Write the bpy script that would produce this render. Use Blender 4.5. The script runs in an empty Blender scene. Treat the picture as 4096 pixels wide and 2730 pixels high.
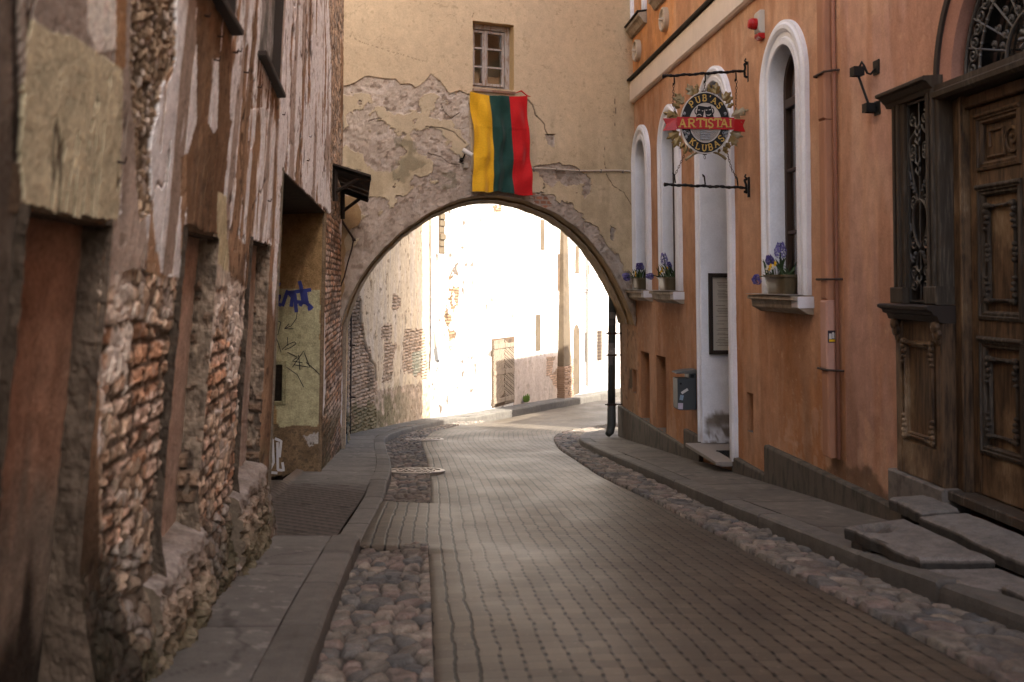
import bpy, bmesh, math, random
import numpy as np
from mathutils import Vector, Matrix

random.seed(7)
scene = bpy.context.scene
COL = scene.collection
R = math.radians

# ------------------------------------------------------------------ camera, world, sun, exposure
EYE = 1.5
cam_d = bpy.data.cameras.new('camera')
cam = bpy.data.objects.new('camera', cam_d)
COL.objects.link(cam)
cam.location = (0, 0, EYE)
cam.rotation_euler = (R(90), 0, 0)
cam_d.sensor_width = 36.0
cam_d.lens = 35.0
cam_d.shift_y = -0.0574
cam_d.clip_start = 0.1
cam_d.clip_end = 400
cam_d.dof.use_dof = True
cam_d.dof.focus_distance = 15.5
cam_d.dof.aperture_fstop = 2.6
scene.camera = cam

SUN_EL = 38.0
LX, LY = -0.72, 0.69                      # horizontal direction the sunlight travels
world = bpy.data.worlds.new('World')
scene.world = world
world.use_nodes = True
wn = world.node_tree
bg = wn.nodes['Background']
sky = wn.nodes.new('ShaderNodeTexSky')
sky.sky_type = 'NISHITA'
sky.sun_disc = False
sky.sun_elevation = R(SUN_EL)
sky.sun_rotation = math.atan2(-LX, -LY)
sky.dust_density = 4.0
sky.air_density = .6
sky.ozone_density = .3
wn.links.new(sky.outputs[0], bg.inputs[0])
bg.inputs[1].default_value = 0.15
sun_d = bpy.data.lights.new('sun', 'SUN')
sun = bpy.data.objects.new('sun', sun_d)
COL.objects.link(sun)
sun_d.energy = 3.8
sun_d.angle = R(0.5)
sun_d.color = (1.0, 0.95, 0.87)
_l = Vector((LX, LY, -math.tan(R(SUN_EL)) * math.hypot(LX, LY))).normalized()
sun.rotation_euler = _l.to_track_quat('-Z', 'Y').to_euler()
sun.location = (20, -20, 40)

vs = scene.view_settings
scene.display_settings.display_device = 'sRGB'
vs.view_transform = 'Standard'
vs.look = 'None'
vs.gamma = 1.0
vs.use_curve_mapping = False
vs.exposure = 2.3
cy = scene.cycles
cy.use_denoising = True
cy.max_bounces = 9
cy.diffuse_bounces = 6
cy.glossy_bounces = 3
cy.transmission_bounces = 3
cy.transparent_max_bounces = 6
cy.caustics_reflective = False
cy.caustics_refractive = False
cy.sample_clamp_indirect = 8.0

# ------------------------------------------------------------------ measured layout of the street (metres)
K, CX, HY = 3982.0, 2048.0, 1130.0        # focal length, centre column and horizon row of the survey photo


def h_side(y):
    y = np.asarray(y, float)
    a = 1.17 + .096 * y
    b = 2.898 + .0858 * (y - 18)
    c = 3.67 + .05 * (y - 27)
    return np.where(y <= 18, a, np.where(y <= 27, b, c))


def gz(y):                                  # pavement height
    return EYE - h_side(y)


def lam(y):
    return np.interp(y, [2, 4, 5.5, 7.6, 12, 16], [.1, .095, .072, .042, .02, .01])


def xR(y, z):
    return 3.81 - .0874 * y - .013 * (z - EYE)


def xL(y, z):
    return -1.08 - .105 * y + lam(y) * (z - gz(y))


def RP(y, z, n=0.0):                        # point on / off the right wall (n towards the street)
    return np.array([float(xR(y, z)) - n, y - .0874 * n, z])


def LPt(y, z, n=0.0):                       # same for the left wall
    return np.array([float(xL(y, z)) + n, y - .08 * n, z])


def solve(px, py, f):
    dx, dz = (px - CX) / K, (HY - py) / K
    lo, hi = .5, 60.0
    flo = f(dx * lo, lo, EYE + dz * lo)
    for _ in range(50):
        m = .5 * (lo + hi)
        fm = f(dx * m, m, EYE + dz * m)
        if (fm > 0) == (flo > 0):
            lo = m
        else:
            hi = m
    return m, EYE + dz * m


def RW(px, py):                             # (y, z) on right wall
    return solve(px, py, lambda x, y, z: x - xR(y, z))


def LW(px, py):
    return solve(px, py, lambda x, y, z: x - xL(y, z))


AX, AY = -2.74, 15.8                        # arch wall: left corner and direction
AD = np.array([.914, .405]); AD = AD / np.linalg.norm(AD)
AN = np.array([AD[1], -AD[0]])              # towards the camera


def AP(s, z, n=0.0):
    return np.array([AX + AD[0] * s + AN[0] * n, AY + AD[1] * s + AN[1] * n, z])


def AW(px, py):                             # (s, z) on the arch wall
    dx, dz = (px - CX) / K, (HY - py) / K
    # dx*t = AX + a s ; t = AY + b s
    s = (dx * AY - AX) / (AD[0] - dx * AD[1])
    t = AY + AD[1] * s
    return s, EYE + dz * t


FX, FY = -2.23, 27.2                        # far sunlit wall
FD = np.array([6.43, 14.4]); FD = FD / np.linalg.norm(FD)
FN = np.array([FD[1], -FD[0]])


def FP(s, z, n=0.0):
    return np.array([FX + FD[0] * s + FN[0] * n, FY + FD[1] * s + FN[1] * n, z])


def FW(px, py):
    dx, dz = (px - CX) / K, (HY - py) / K
    s = (dx * FY - FX) / (FD[0] - dx * FD[1])
    t = FY + FD[1] * s
    return s, EYE + dz * t


# ------------------------------------------------------------------ numpy noise
def hsh(ix, iy, seed=0):
    ix = np.asarray(ix).astype(np.int64); iy = np.asarray(iy).astype(np.int64)
    n = (ix * 374761393 + iy * 668265263 + seed * 1442695041) & 0xFFFFFFFF
    n = ((n ^ (n >> 13)) * 1274126177) & 0xFFFFFFFF
    n = n ^ (n >> 16)
    n = (n * 2246822519) & 0xFFFFFFFF
    n = n ^ (n >> 15)
    return (n & 0xFFFFFF) / float(0xFFFFFF)


def vnoise(x, y, seed=0):
    x = np.asarray(x, float); y = np.asarray(y, float)
    ix, iy = np.floor(x), np.floor(y)
    fx, fy = x - ix, y - iy
    fx = fx * fx * (3 - 2 * fx); fy = fy * fy * (3 - 2 * fy)
    a = hsh(ix, iy, seed); b = hsh(ix + 1, iy, seed)
    c = hsh(ix, iy + 1, seed); d = hsh(ix + 1, iy + 1, seed)
    return (a * (1 - fx) + b * fx) * (1 - fy) + (c * (1 - fx) + d * fx) * fy


def fbm(x, y, seed=0, o=4, g=.5):
    t, w, tot = 0, 1.0, 0
    for k in range(o):
        t = t + w * vnoise(np.asarray(x) * 2.03 ** k + 17.3 * k, np.asarray(y) * 2.03 ** k + 5.7 * k, seed + k)
        tot += w; w *= g
    return t / tot


def sst(a, b, x):
    t = np.clip((x - a) / (b - a), 0, 1)
    return t * t * (3 - 2 * t)


def bricks(u, v, rh=.078, bl=.25, m=.012, seed=0):
    u = u + .012 * (vnoise(u * 6, v * 6, seed + 3) - .5)
    v = v + .016 * (vnoise(u * 3, v * 3, seed + 4) - .5)
    row = np.floor(v / rh)
    uu = u + .5 * bl * (row % 2) + .05 * (hsh(row, row * 0 + 3, seed) - .5)
    colm = np.floor(uu / bl)
    fu = uu - colm * bl; fv = v - row * rh
    d = np.minimum(np.minimum(fu, bl - fu), np.minimum(fv, rh - fv))
    return sst(m * .4, m * .4 + .012, d), hsh(row, colm, seed), hsh(row, colm, seed + 9)


def old_bricks(u, v, rh, bl, seed):
    """hand-laid worn bricks seen along the wall: open head joints, every brick a little out of line"""
    row = np.floor(v / rh)
    uu = u + .5 * bl * (row % 2) + .09 * (hsh(row, row * 0 + 3, seed) - .5)
    colm = np.floor(uu / bl)
    r1, r2, r3 = hsh(row, colm, seed), hsh(row, colm, seed + 9), hsh(row, colm, seed + 5)
    fu = uu - colm * bl; fv = v - row * rh
    wob = .010 * (fbm(u * 14, v * 22, seed + 11, 3) - .5)
    top = rh - .004 - .012 * r2; bot = .004 + .014 * r3
    dv = np.minimum(top - fv, fv - bot) + wob
    du = np.minimum(fu - .012 - .03 * r1, bl - fu) * .38 + wob
    return sst(-.001, .008, np.minimum(du, dv)), r1, r2


def cells(u, v, su, sv, seed=0):
    """irregular stones: edge measure 0..1 and two random numbers per stone"""
    gx, gy = np.floor(u / su), np.floor(v / sv)
    d1 = np.full(np.asarray(u).shape, 9.); d2 = d1.copy(); i1 = d1 * 0; i2 = d1 * 0
    for a in (-1, 0, 1):
        for c in (-1, 0, 1):
            cx_, cy_ = gx + a, gy + c
            px_ = cx_ + .5 + .85 * (hsh(cx_, cy_, seed) - .5); py_ = cy_ + .5 + .85 * (hsh(cx_, cy_, seed + 1) - .5)
            d = np.hypot(u / su - px_, v / sv - py_) + .25 * hsh(cx_, cy_, seed + 3)
            near = d < d1
            d2 = np.where(near, d1, np.minimum(d2, d))
            i1 = np.where(near, hsh(cx_, cy_, seed + 2), i1); i2 = np.where(near, hsh(cx_, cy_, seed + 7), i2)
            d1 = np.where(near, d, d1)
    return np.clip((d2 - d1) / .38, 0, 1), i1, i2


def inpoly(x, y, poly):
    x = np.asarray(x); inside = np.zeros(x.shape, bool)
    n = len(poly)
    for i in range(n):
        x1, y1 = poly[i]; x2, y2 = poly[(i + 1) % n]
        if y1 == y2:
            continue
        c = ((y1 > y) != (y2 > y)) & (x < (x2 - x1) * (y - y1) / (y2 - y1) + x1)
        inside ^= c
    return inside


def polydist(x, y, pts):                    # distance to an open polyline
    d = np.full(np.asarray(x).shape, 1e9)
    for (x1, y1), (x2, y2) in zip(pts[:-1], pts[1:]):
        L = (x2 - x1) ** 2 + (y2 - y1) ** 2 + 1e-9
        t = np.clip(((x - x1) * (x2 - x1) + (y - y1) * (y2 - y1)) / L, 0, 1)
        d = np.minimum(d, np.hypot(x - x1 - t * (x2 - x1), y - y1 - t * (y2 - y1)))
    return d


def mixc(c, m, new):                        # colour field c (n,m,3), mask, colour
    new = np.asarray(new, float)
    m = np.asarray(m, float)[..., None]
    return c * (1 - m) + new * m


# ------------------------------------------------------------------ object helpers
OFF = {}


def _fin(o, parent):
    COL.objects.link(o)
    if parent is not None:
        o.parent = parent
        OFF[o.name] = OFF[parent.name]
    else:
        OFF[o.name] = np.zeros(3)
    return o


def thing(name, label, cat, loc=(0, 0, 0), group=None):
    o = bpy.data.objects.new(name, None)
    o.empty_display_size = .1
    COL.objects.link(o)
    o.location = loc
    OFF[o.name] = np.array(loc, float)
    return tag(o, label, cat, group)


def tag(o, label, cat, group=None):
    o['label'] = label; o['category'] = cat
    if group:
        o['group'] = group
    return o


def struct(o, kind='structure'):
    o['kind'] = kind
    return o


class MB:
    """collects shapes, links them as ONE mesh object"""
    def __init__(s):
        s.v = []; s.f = []; s.fm = []; s.cols = []; s.n = 0; s.pat = []

    def add(s, v, f, m=0, col=None, pat=None):
        v = np.asarray(v, float).reshape(-1, 3)
        k = s.n
        s.v.append(v); s.n += len(v)
        s.f += [tuple(int(i) + k for i in q) for q in f]
        s.fm += [m] * len(f)
        if col is None:
            col = np.ones((len(v), 3))
        col = np.asarray(col, float)
        if col.ndim == 1:
            col = np.tile(col, (len(v), 1))
        s.cols.append(col)
        s.pat.append(np.zeros((len(v), 3)) if pat is None else np.asarray(pat, float))
        return s

    def box(s, c, d, m=0, rot=None, col=None):          # centre, full dims
        c = np.asarray(c, float); d = np.asarray(d, float) / 2
        P = np.array([[a, b, e] for a in (-1, 1) for b in (-1, 1) for e in (-1, 1)], float) * d
        if rot is not None:
            P = P @ np.asarray(rot).T
        return s.add(P + c, [(0, 1, 3, 2), (4, 6, 7, 5), (0, 4, 5, 1), (2, 3, 7, 6), (0, 2, 6, 4), (1, 5, 7, 3)], m, col)

    def hexa(s, p, m=0, col=None):                       # 8 points: bottom 4 ccw, top 4
        return s.add(p, [(3, 2, 1, 0), (4, 5, 6, 7), (0, 1, 5, 4), (1, 2, 6, 5), (2, 3, 7, 6), (3, 0, 4, 7)], m, col)

    def frame_box(s, fn, u0, u1, v0, v1, n0, n1, m=0, col=None, bev=0.0):   # box in wall coordinates, fn(u, v, n)
        if bev > 0 and n1 - n0 > bev:
            b = bev
            P = [fn(u0, v0, n0), fn(u1, v0, n0), fn(u1, v1, n0), fn(u0, v1, n0),
                 fn(u0, v0, n1 - b), fn(u1, v0, n1 - b), fn(u1, v1, n1 - b), fn(u0, v1, n1 - b),
                 fn(u0 + b, v0 + b, n1), fn(u1 - b, v0 + b, n1), fn(u1 - b, v1 - b, n1), fn(u0 + b, v1 - b, n1)]
            F = [(3, 2, 1, 0), (8, 9, 10, 11)]
            for k in range(4):
                j = (k + 1) % 4
                F += [(k, j, j + 4, k + 4), (k + 4, j + 4, j + 8, k + 8)]
            return s.add(P, F, m, col)
        P = [fn(u0, v0, n0), fn(u1, v0, n0), fn(u1, v1, n0), fn(u0, v1, n0),
             fn(u0, v0, n1), fn(u1, v0, n1), fn(u1, v1, n1), fn(u0, v1, n1)]
        return s.hexa(P, m, col)

    def tube(s, pts, r, seg=8, m=0, col=None, cap=True, closed=False):
        pts = [np.asarray(p, float) for p in pts]
        n = len(pts)
        rr = r if hasattr(r, '__len__') else [r] * n
        V = []; up = None
        for i in range(n):
            if closed:
                t = pts[(i + 1) % n] - pts[i - 1]
            else:
                t = pts[min(i + 1, n - 1)] - pts[max(i - 1, 0)]
            t = t / (np.linalg.norm(t) + 1e-12)
            if up is None:
                up = np.array([0, 0, 1.0]) if abs(t[2]) < .9 else np.array([1.0, 0, 0])
            a = np.cross(up, t); a /= np.linalg.norm(a) + 1e-12
            b = np.cross(t, a); up = b
            for k in range(seg):
                th = 2 * math.pi * k / seg
                V.append(pts[i] + rr[i] * (math.cos(th) * a + math.sin(th) * b))
        F = []
        for i in range(n if closed else n - 1):
            j = (i + 1) % n
            for k in range(seg):
                k2 = (k + 1) % seg
                F.append((i * seg + k, i * seg + k2, j * seg + k2, j * seg + k))
        if cap and not closed:
            F.append(tuple(range(seg - 1, -1, -1)))
            F.append(tuple((n - 1) * seg + k for k in range(seg)))
        return s.add(V, F, m, col)

    def lathe(s, prof, c, axis=(0, 0, 1), seg=24, m=0, col=None, sx=1.0, sy=1.0):   # prof [(r, h)]
        ax = np.asarray(axis, float); ax /= np.linalg.norm(ax)
        ref = np.array([0, 0, 1.0]) if abs(ax[2]) < .9 else np.array([1.0, 0, 0])
        a = np.cross(ref, ax); a /= np.linalg.norm(a); b = np.cross(ax, a)
        V = []
        for r, h in prof:
            for k in range(seg):
                th = 2 * math.pi * k / seg
                V.append(np.asarray(c) + ax * h + r * (sx * math.cos(th) * a + sy * math.sin(th) * b))
        F = []
        for i in range(len(prof) - 1):
            for k in range(seg):
                k2 = (k + 1) % seg
                F.append((i * seg + k, i * seg + k2, (i + 1) * seg + k2, (i + 1) * seg + k))
        F.append(tuple(range(seg - 1, -1, -1)))
        F.append(tuple((len(prof) - 1) * seg + k for k in range(seg)))
        return s.add(V, F, m, col)

    def prism(s, pts2, fn, n0, n1, m=0, col=None):       # polygon in wall coordinates, extruded n0..n1
        n = len(pts2)
        V = [fn(u, v, n0) for u, v in pts2] + [fn(u, v, n1) for u, v in pts2]
        F = [tuple(range(n - 1, -1, -1)), tuple(range(n, 2 * n))]
        for k in range(n):
            j = (k + 1) % n
            F.append((k, j, n + j, n + k))
        return s.add(V, F, m, col)

    def ribbon(s, pts2, w, fn, n0, n1, m=0, closed=False, col=None):   # stroke of width w in wall coordinates
        p = [np.asarray(q, float) for q in pts2]
        n = len(p)
        ww = w if hasattr(w, '__len__') else [w] * n
        L, Rr = [], []
        for i in range(n):
            if closed:
                t = p[(i + 1) % n] - p[i - 1]
            else:
                t = p[min(i + 1, n - 1)] - p[max(i - 1, 0)]
            t = t / (np.linalg.norm(t) + 1e-12)
            q = np.array([-t[1], t[0]]) * ww[i] / 2
            L.append(p[i] + q); Rr.append(p[i] - q)
        V = []
        for i in range(n):
            for q, d in ((L[i], n0), (Rr[i], n0), (Rr[i], n1), (L[i], n1)):
                V.append(fn(q[0], q[1], d))
        F = []
        for i in range(n if closed else n - 1):
            j = (i + 1) % n
            for k in range(4):
                k2 = (k + 1) % 4
                F.append((i * 4 + k, i * 4 + k2, j * 4 + k2, j * 4 + k))
        if not closed:
            F += [(0, 1, 2, 3), ((n - 1) * 4 + 3, (n - 1) * 4 + 2, (n - 1) * 4 + 1, (n - 1) * 4)]
        return s.add(V, F, m, col)

    def sweep(s, path, prof, fn, m=0, col=None, colf=None):
        """profile [(outward, n)] swept along a path [(u, v, (du, dv) outward)] in wall coordinates"""
        V = []; C = []
        for (u, v, (ou, ov)) in path:
            for (o, n) in prof:
                V.append(fn(u + ou * o, v + ov * o, n))
        k = len(prof); F = []
        for i in range(len(path) - 1):
            for j in range(k - 1):
                F.append((i * k + j, i * k + j + 1, (i + 1) * k + j + 1, (i + 1) * k + j))
        return s.add(V, F, m, col)

    def grid(s, P, keep=None, m=0, col=None, pat=None, flip=False):     # P (a, b, 3)
        a, b = P.shape[:2]
        idx = np.arange(a * b).reshape(a, b)
        q = np.stack([idx[:-1, :-1], idx[1:, :-1], idx[1:, 1:], idx[:-1, 1:]], -1)
        if flip:
            q = q[..., ::-1]
        if keep is not None:
            q = q[keep]
        q = q.reshape(-1, 4)
        return s.add(P.reshape(-1, 3), q.tolist(), m, None if col is None else np.asarray(col).reshape(-1, 3),
                     None if pat is None else np.asarray(pat).reshape(-1, 3))

    def build(s, name, mats, parent=None, smooth=False, bevel=0.0, loc=None):
        V = np.concatenate(s.v) if s.v else np.zeros((0, 3))
        off = OFF[parent.name] if parent is not None else np.zeros(3)
        if loc is not None:
            off = np.asarray(loc, float)
        V = V - off
        me = bpy.data.meshes.new(name)
        nv, nf = len(V), len(s.f)
        tot = np.array([len(f) for f in s.f], np.int32)
        flat = np.fromiter((i for f in s.f for i in f), np.int32, int(tot.sum()))
        me.vertices.add(nv)
        me.vertices.foreach_set('co', V.astype(np.float32).ravel())
        me.loops.add(len(flat))
        me.loops.foreach_set('vertex_index', flat)
        me.polygons.add(nf)
        st = np.zeros(nf, np.int32)
        if nf:
            st[1:] = np.cumsum(tot)[:-1]
        me.polygons.foreach_set('loop_start', st)
        me.polygons.foreach_set('loop_total', tot)
        if not isinstance(mats, (list, tuple)):
            mats = [mats]
        for m in mats:
            me.materials.append(m)
        me.polygons.foreach_set('material_index', np.array(s.fm, np.int32))
        me.polygons.foreach_set('use_smooth', np.full(nf, bool(smooth)))
        C = np.concatenate(s.cols)
        at = me.attributes.new('col', 'FLOAT_COLOR', 'POINT')
        at.data.foreach_set('color', np.concatenate([C, np.ones((nv, 1))], 1).astype(np.float32).ravel())
        if any(np.any(p) for p in s.pat):
            pt = me.attributes.new('pat', 'FLOAT_VECTOR', 'POINT')
            pt.data.foreach_set('vector', np.concatenate(s.pat).astype(np.float32).ravel())
        me.update(calc_edges=True)
        me.validate()
        o = bpy.data.objects.new(name, me)
        _fin(o, parent)
        if loc is not None and parent is None:
            o.location = loc
            OFF[o.name] = np.asarray(loc, float)
        if bevel > 0:
            md = o.modifiers.new('bevel', 'BEVEL')
            md.width = bevel; md.segments = 2; md.limit_method = 'ANGLE'; md.angle_limit = R(40)
        return o


# ------------------------------------------------------------------ materials
class NT:
    def __init__(s, name):
        s.m = bpy.data.materials.new(name)
        s.m.use_nodes = True
        s.t = s.m.node_tree
        s.b = s.t.nodes['Principled BSDF']

    def n(s, typ, **kw):
        o = s.t.nodes.new(typ)
        for k, v in kw.items():
            setattr(o, k, v)
        return o

    def l(s, a, b):
        s.t.links.new(a, b)

    def val(s, x, inp):
        if hasattr(x, 'links') or hasattr(x, 'is_linked'):
            s.l(x, inp)
        else:
            inp.default_value = x

    def math(s, op, a, b=None, c=None, clamp=False):
        o = s.n('ShaderNodeMath', operation=op, use_clamp=clamp)
        s.val(a, o.inputs[0])
        if b is not None:
            s.val(b, o.inputs[1])
        if c is not None:
            s.val(c, o.inputs[2])
        return o.outputs[0]

    def pos(s, sc=(1, 1, 1)):
        c = s.n('ShaderNodeTexCoord').outputs['Object']
        mp = s.n('ShaderNodeMapping')
        mp.inputs['Scale'].default_value = sc
        s.l(c, mp.inputs['Vector'])
        return mp.outputs[0]

    def noise(s, vec, scale, detail=4, rough=.55, dist=0.0):
        o = s.n('ShaderNodeTexNoise')
        s.l(vec, o.inputs['Vector'])
        o.inputs['Scale'].default_value = scale
        o.inputs['Detail'].default_value = detail
        o.inputs['Roughness'].default_value = rough
        o.inputs['Distortion'].default_value = dist
        return o.outputs['Fac']

    def ramp(s, fac, stops):
        o = s.n('ShaderNodeValToRGB')
        e = o.color_ramp.elements
        while len(e) < len(stops):
            e.new(.5)
        for k, (p, c) in enumerate(stops):
            e[k].position = p
            e[k].color = (*c, 1) if hasattr(c, '__len__') else (c, c, c, 1)
        s.l(fac, o.inputs[0])
        return o.outputs[0]

    def mix(s, fac, a, b, blend='MIX'):
        o = s.n('ShaderNodeMix', data_type='RGBA', blend_type=blend)
        s.val(fac, o.inputs[0])
        for x, i in ((a, o.inputs[6]), (b, o.inputs[7])):
            if hasattr(x, 'is_linked'):
                s.l(x, i)
            else:
                i.default_value = (*x, 1) if hasattr(x, '__len__') else (x, x, x, 1)
        return o.outputs[2]

    def attr(s, name):
        return s.n('ShaderNodeAttribute', attribute_name=name)

    def bump(s, hgt, strength, dist=.01):
        o = s.n('ShaderNodeBump')
        o.inputs['Strength'].default_value = strength
        o.inputs['Distance'].default_value = dist
        s.l(hgt, o.inputs['Height'])
        s.l(o.outputs[0], s.b.inputs['Normal'])

    def base(s, c, rough=.8, metal=0.0, spec=.3):
        s.val((*c, 1) if hasattr(c, '__len__') else c, s.b.inputs['Base Color'])
        s.val(rough, s.b.inputs['Roughness'])
        s.b.inputs['Metallic'].default_value = metal
        s.b.inputs['Specular IOR Level'].default_value = spec
        return s.m


def mat_attr(name, rough=.9, spec=.15, lo=.72, hi=1.22, s1=9., s2=70., bump=.5, bd=.006, stretch=(1, 1, 1)):
    """mesh colour field x fine procedural grain"""
    t = NT(name)
    p = t.pos(stretch)
    a = t.noise(p, s1, 6, .6)
    b = t.noise(p, s2, 4, .6)
    g = t.math('ADD', t.math('MULTIPLY', a, .5), t.math('MULTIPLY', b, .5))
    g = t.math('MULTIPLY_ADD', t.math('SUBTRACT', g, .5), (hi - lo) * 2.4, (hi + lo) / 2)
    c = t.mix(1.0, t.attr('col').outputs['Color'], g, 'MULTIPLY')
    t.base(c, rough, 0, spec)
    t.bump(g, bump, bd)
    return t.m


def mat_flat(name, c, rough=.6, metal=0.0, spec=.4, var=.25, s1=18., bump=.15, stretch=(1, 1, 1), dirt=None, bd=.004):
    t = NT(name)
    p = t.pos(stretch)
    a = t.noise(p, s1, 5, .6)
    b = t.noise(p, s1 * 6, 3, .6)
    g = t.math('ADD', t.math('MULTIPLY', a, .6), t.math('MULTIPLY', b, .4))
    f = t.math('MULTIPLY_ADD', t.math('SUBTRACT', g, .5), var * 4, 1.0)
    cc = t.mix(1.0, c, f, 'MULTIPLY')
    if dirt is not None:
        d = t.ramp(t.noise(p, s1 * .35, 5, .65), [(.48, 0), (.62, 1)])
        cc = t.mix(d, cc, dirt)
    r = t.math('MULTIPLY_ADD', t.math('SUBTRACT', g, .5), .5, rough, clamp=True)
    t.base(cc, r, metal, spec)
    if bump:
        t.bump(g, bump, bd)
    return t.m


M = {}
M['wall_left'] = mat_attr('old_plaster', lo=.5, hi=1.42, rough=.97, spec=.04, bump=.8, bd=.008, s1=12, s2=55)
M['wall_arch'] = mat_attr('cream_plaster', lo=.80, hi=1.18, bump=.6, bd=.008, s1=7, s2=45)
M['wall_right'] = mat_attr('orange_plaster', lo=.76, hi=1.22, bump=.5, bd=.007, s1=5, s2=60)
M['wall_far'] = mat_attr('far_plaster', lo=.62, hi=1.32, bump=.7, bd=.012)
M['stone'] = mat_attr('street_stone', lo=.5, hi=1.45, rough=.8, spec=.2, bump=.4, s1=14, s2=120)
M['slab'] = mat_attr('pavement_slab', lo=.66, hi=1.32, rough=.8, spec=.2, bump=.4, s1=9, s2=110)
M['white'] = mat_flat('white_trim', (.66, .66, .68), .8, var=.08, s1=7, bump=.15, spec=.2)
M['iron'] = mat_flat('black_iron', (.018, .017, .016), .5, .6, var=.3, s1=40, bump=.3)
M['grille'] = mat_flat('worn_grille_iron', (.075, .07, .063), .42, .4, var=.35, s1=40, bump=.3)
M['rust'] = mat_flat('rusty_iron', (.05, .03, .022), .7, .3, var=.4, s1=60, bump=.3)
M['glass'] = mat_flat('window_glass', (.012, .013, .013), .06, 0, spec=.6, var=.1, s1=2, bump=.02)
M['darkwood'] = mat_flat('dark_wood', (.025, .016, .011), .7, var=.4, s1=12, stretch=(4, 4, .6), bump=.4)
M['granite'] = mat_flat('plinth_granite', (.10, .082, .062), .85, var=.3, s1=25, bump=.3, stretch=(1, 1, .35), dirt=(.05, .045, .032))
M['stoneslab'] = mat_flat('step_stone', (.15, .13, .11), .85, var=.3, s1=16, bump=.5, dirt=(.085, .073, .06))

_t = NT('clear_glass')
_tr = _t.n('ShaderNodeBsdfTransparent'); _tr.inputs[0].default_value = (.95, .96, .95, 1)
_gl = _t.n('ShaderNodeBsdfGlossy'); _gl.inputs[0].default_value = (1, 1, 1, 1); _gl.inputs['Roughness'].default_value = .04
_fr = _t.n('ShaderNodeLayerWeight'); _fr.inputs[0].default_value = .5
_mx = _t.n('ShaderNodeMixShader')
_t.l(_t.math('MULTIPLY_ADD', _t.math('POWER', _fr.outputs[1], 4.0), .8, .04, clamp=True), _mx.inputs[0]); _t.l(_tr.outputs[0], _mx.inputs[1]); _t.l(_gl.outputs[0], _mx.inputs[2])
_t.l(_mx.outputs[0], _t.t.nodes['Material Output'].inputs['Surface'])
M['pane'] = _t.m
# ------------------------------------------------------------------ ground, road, gutters, pavements
def smooth_interp(y, ys, xs):
    ys = np.asarray(ys, float); xs = np.asarray(xs, float)
    y = np.asarray(y, float)
    r = 0
    for d, w in ((-.7, .2), (-.35, .2), (0, .2), (.35, .2), (.7, .2)):
        r = r + w * np.interp(y + d, ys, xs)
    return r


KLY = [-8, 3.84, 4.61, 5.76, 7.73, 9.83, 12.4, 14, 17, 19.5, 22, 25, 27, 28.2, 30.8, 36.3, 46]
KLX = [.35, -.80, -.89, -.995, -1.16, -1.30, -1.50, -1.70, -2.15, -2.5, -2.4, -1.9, -1.5, -1.0, .12, 2.6, 7.2]
GLY = [-8, 4.22, 5.0, 6.35, 7.65, 11.5, 15.8, 20, 23, 26, 30, 46]
GLX = [.8, -.34, -.41, -.53, -.66, -.94, -1.36, -1.85, -1.85, -1.2, .6, 7.8]
GRY = [-8, 5.0, 6.6, 9.9, 12.9, 18, 20.9, 22.5, 25, 46]
GRX = [2.85, 2.03, 1.83, 1.55, 1.17, .85, .86, 1.15, 2.2, 11.5]
KRY = [-8, 5.0, 5.8, 7.05, 8, 9.34, 13.8, 17, 19.2, 20.2, 21, 22, 24, 46]
KRX = [3.3, 2.58, 2.40, 2.25, 2.18, 2.01, 1.66, 1.38, 1.27, 1.38, 1.6, 2.1, 3.2, 13.0]
kL = lambda y: smooth_interp(y, KLY, KLX)
gL = lambda y: smooth_interp(y, GLY, GLX)
gR = lambda y: smooth_interp(y, GRY, GRX)
kR = lambda y: smooth_interp(y, KRY, KRX)
KERB = .12
drop = lambda y: sst(7.36, 7.44, y) * (1 - sst(10.4, 11.4, y))     # driveway in front of the gateway


def left_base(y):
    y = np.asarray(y, float)
    a = np.asarray(xL(y, gz(y)), float) - .3
    return np.where(y < 16, a, np.where(y < 27, -3.6, FX + (y - 27.2) * FD[0] / FD[1] - .4))


def road_z(y, x):
    y = np.asarray(y, float)
    c = .5 * (gL(y) + gR(y))
    t = (x - c) / (.5 * (gR(y) - gL(y)) + .01)
    return gz(y) - KERB + .03 * (1 - np.clip(t, -1.3, 1.3) ** 2) + .018 * (fbm(x * .9, y * .6, 3, 3) - .5)


# bed below everything
b = MB()
ys = np.linspace(-14, 60, 60)
P = np.array([[[x, y, float(gz(y)) - .45] for x in (-60, -4, 4, 60)] for y in ys])
b.grid(P, flip=True)
struct(b.build('ground', mat_flat('earth', (.10, .085, .07), .95, var=.3, s1=3)))

# --- paved road: running rows of small pavers; pat = (across, along)
y = np.concatenate([np.arange(-8, 2.6, .3), np.arange(2.6, 12, .035), np.arange(12, 24, .07), np.arange(24, 46, .2)])
t = np.linspace(0, 1, 90)
Y = np.repeat(y[:, None], 90, 1)
gap = sst(7.25, 7.45, Y) * (1 - sst(10.05, 10.2, Y))
left = gL(Y) * (1 - gap) + (kL(Y) - .01) * gap
X = left + (gR(Y) - left) * t[None, :]
Z = road_z(Y, X)
Z = np.where((gap > .3), Z + .06 * np.clip((gL(Y) + .25 - X) / .6, 0, 1) * gap, Z)
Z[:, 0] -= .012; Z[:, -1] -= .012
cen = fbm(X * .8, Y * .35, 11, 4)
track = np.exp(-((X - gL(Y) - .75) / .28) ** 2) + np.exp(-((X - gL(Y) - 2.05) / .3) ** 2)
base = np.array([.084, .068, .049])
col = base * (.62 + .80 * cen[..., None]) * (.82 + .36 * fbm(X * 5, Y * 3.5, 13, 4)[..., None]) * (1 + .10 * track[..., None])
col = mixc(col, .5 * sst(.55, .7, fbm(X * 2.2, Y * 1.1, 21, 4)), (.066, .054, .043))
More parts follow.
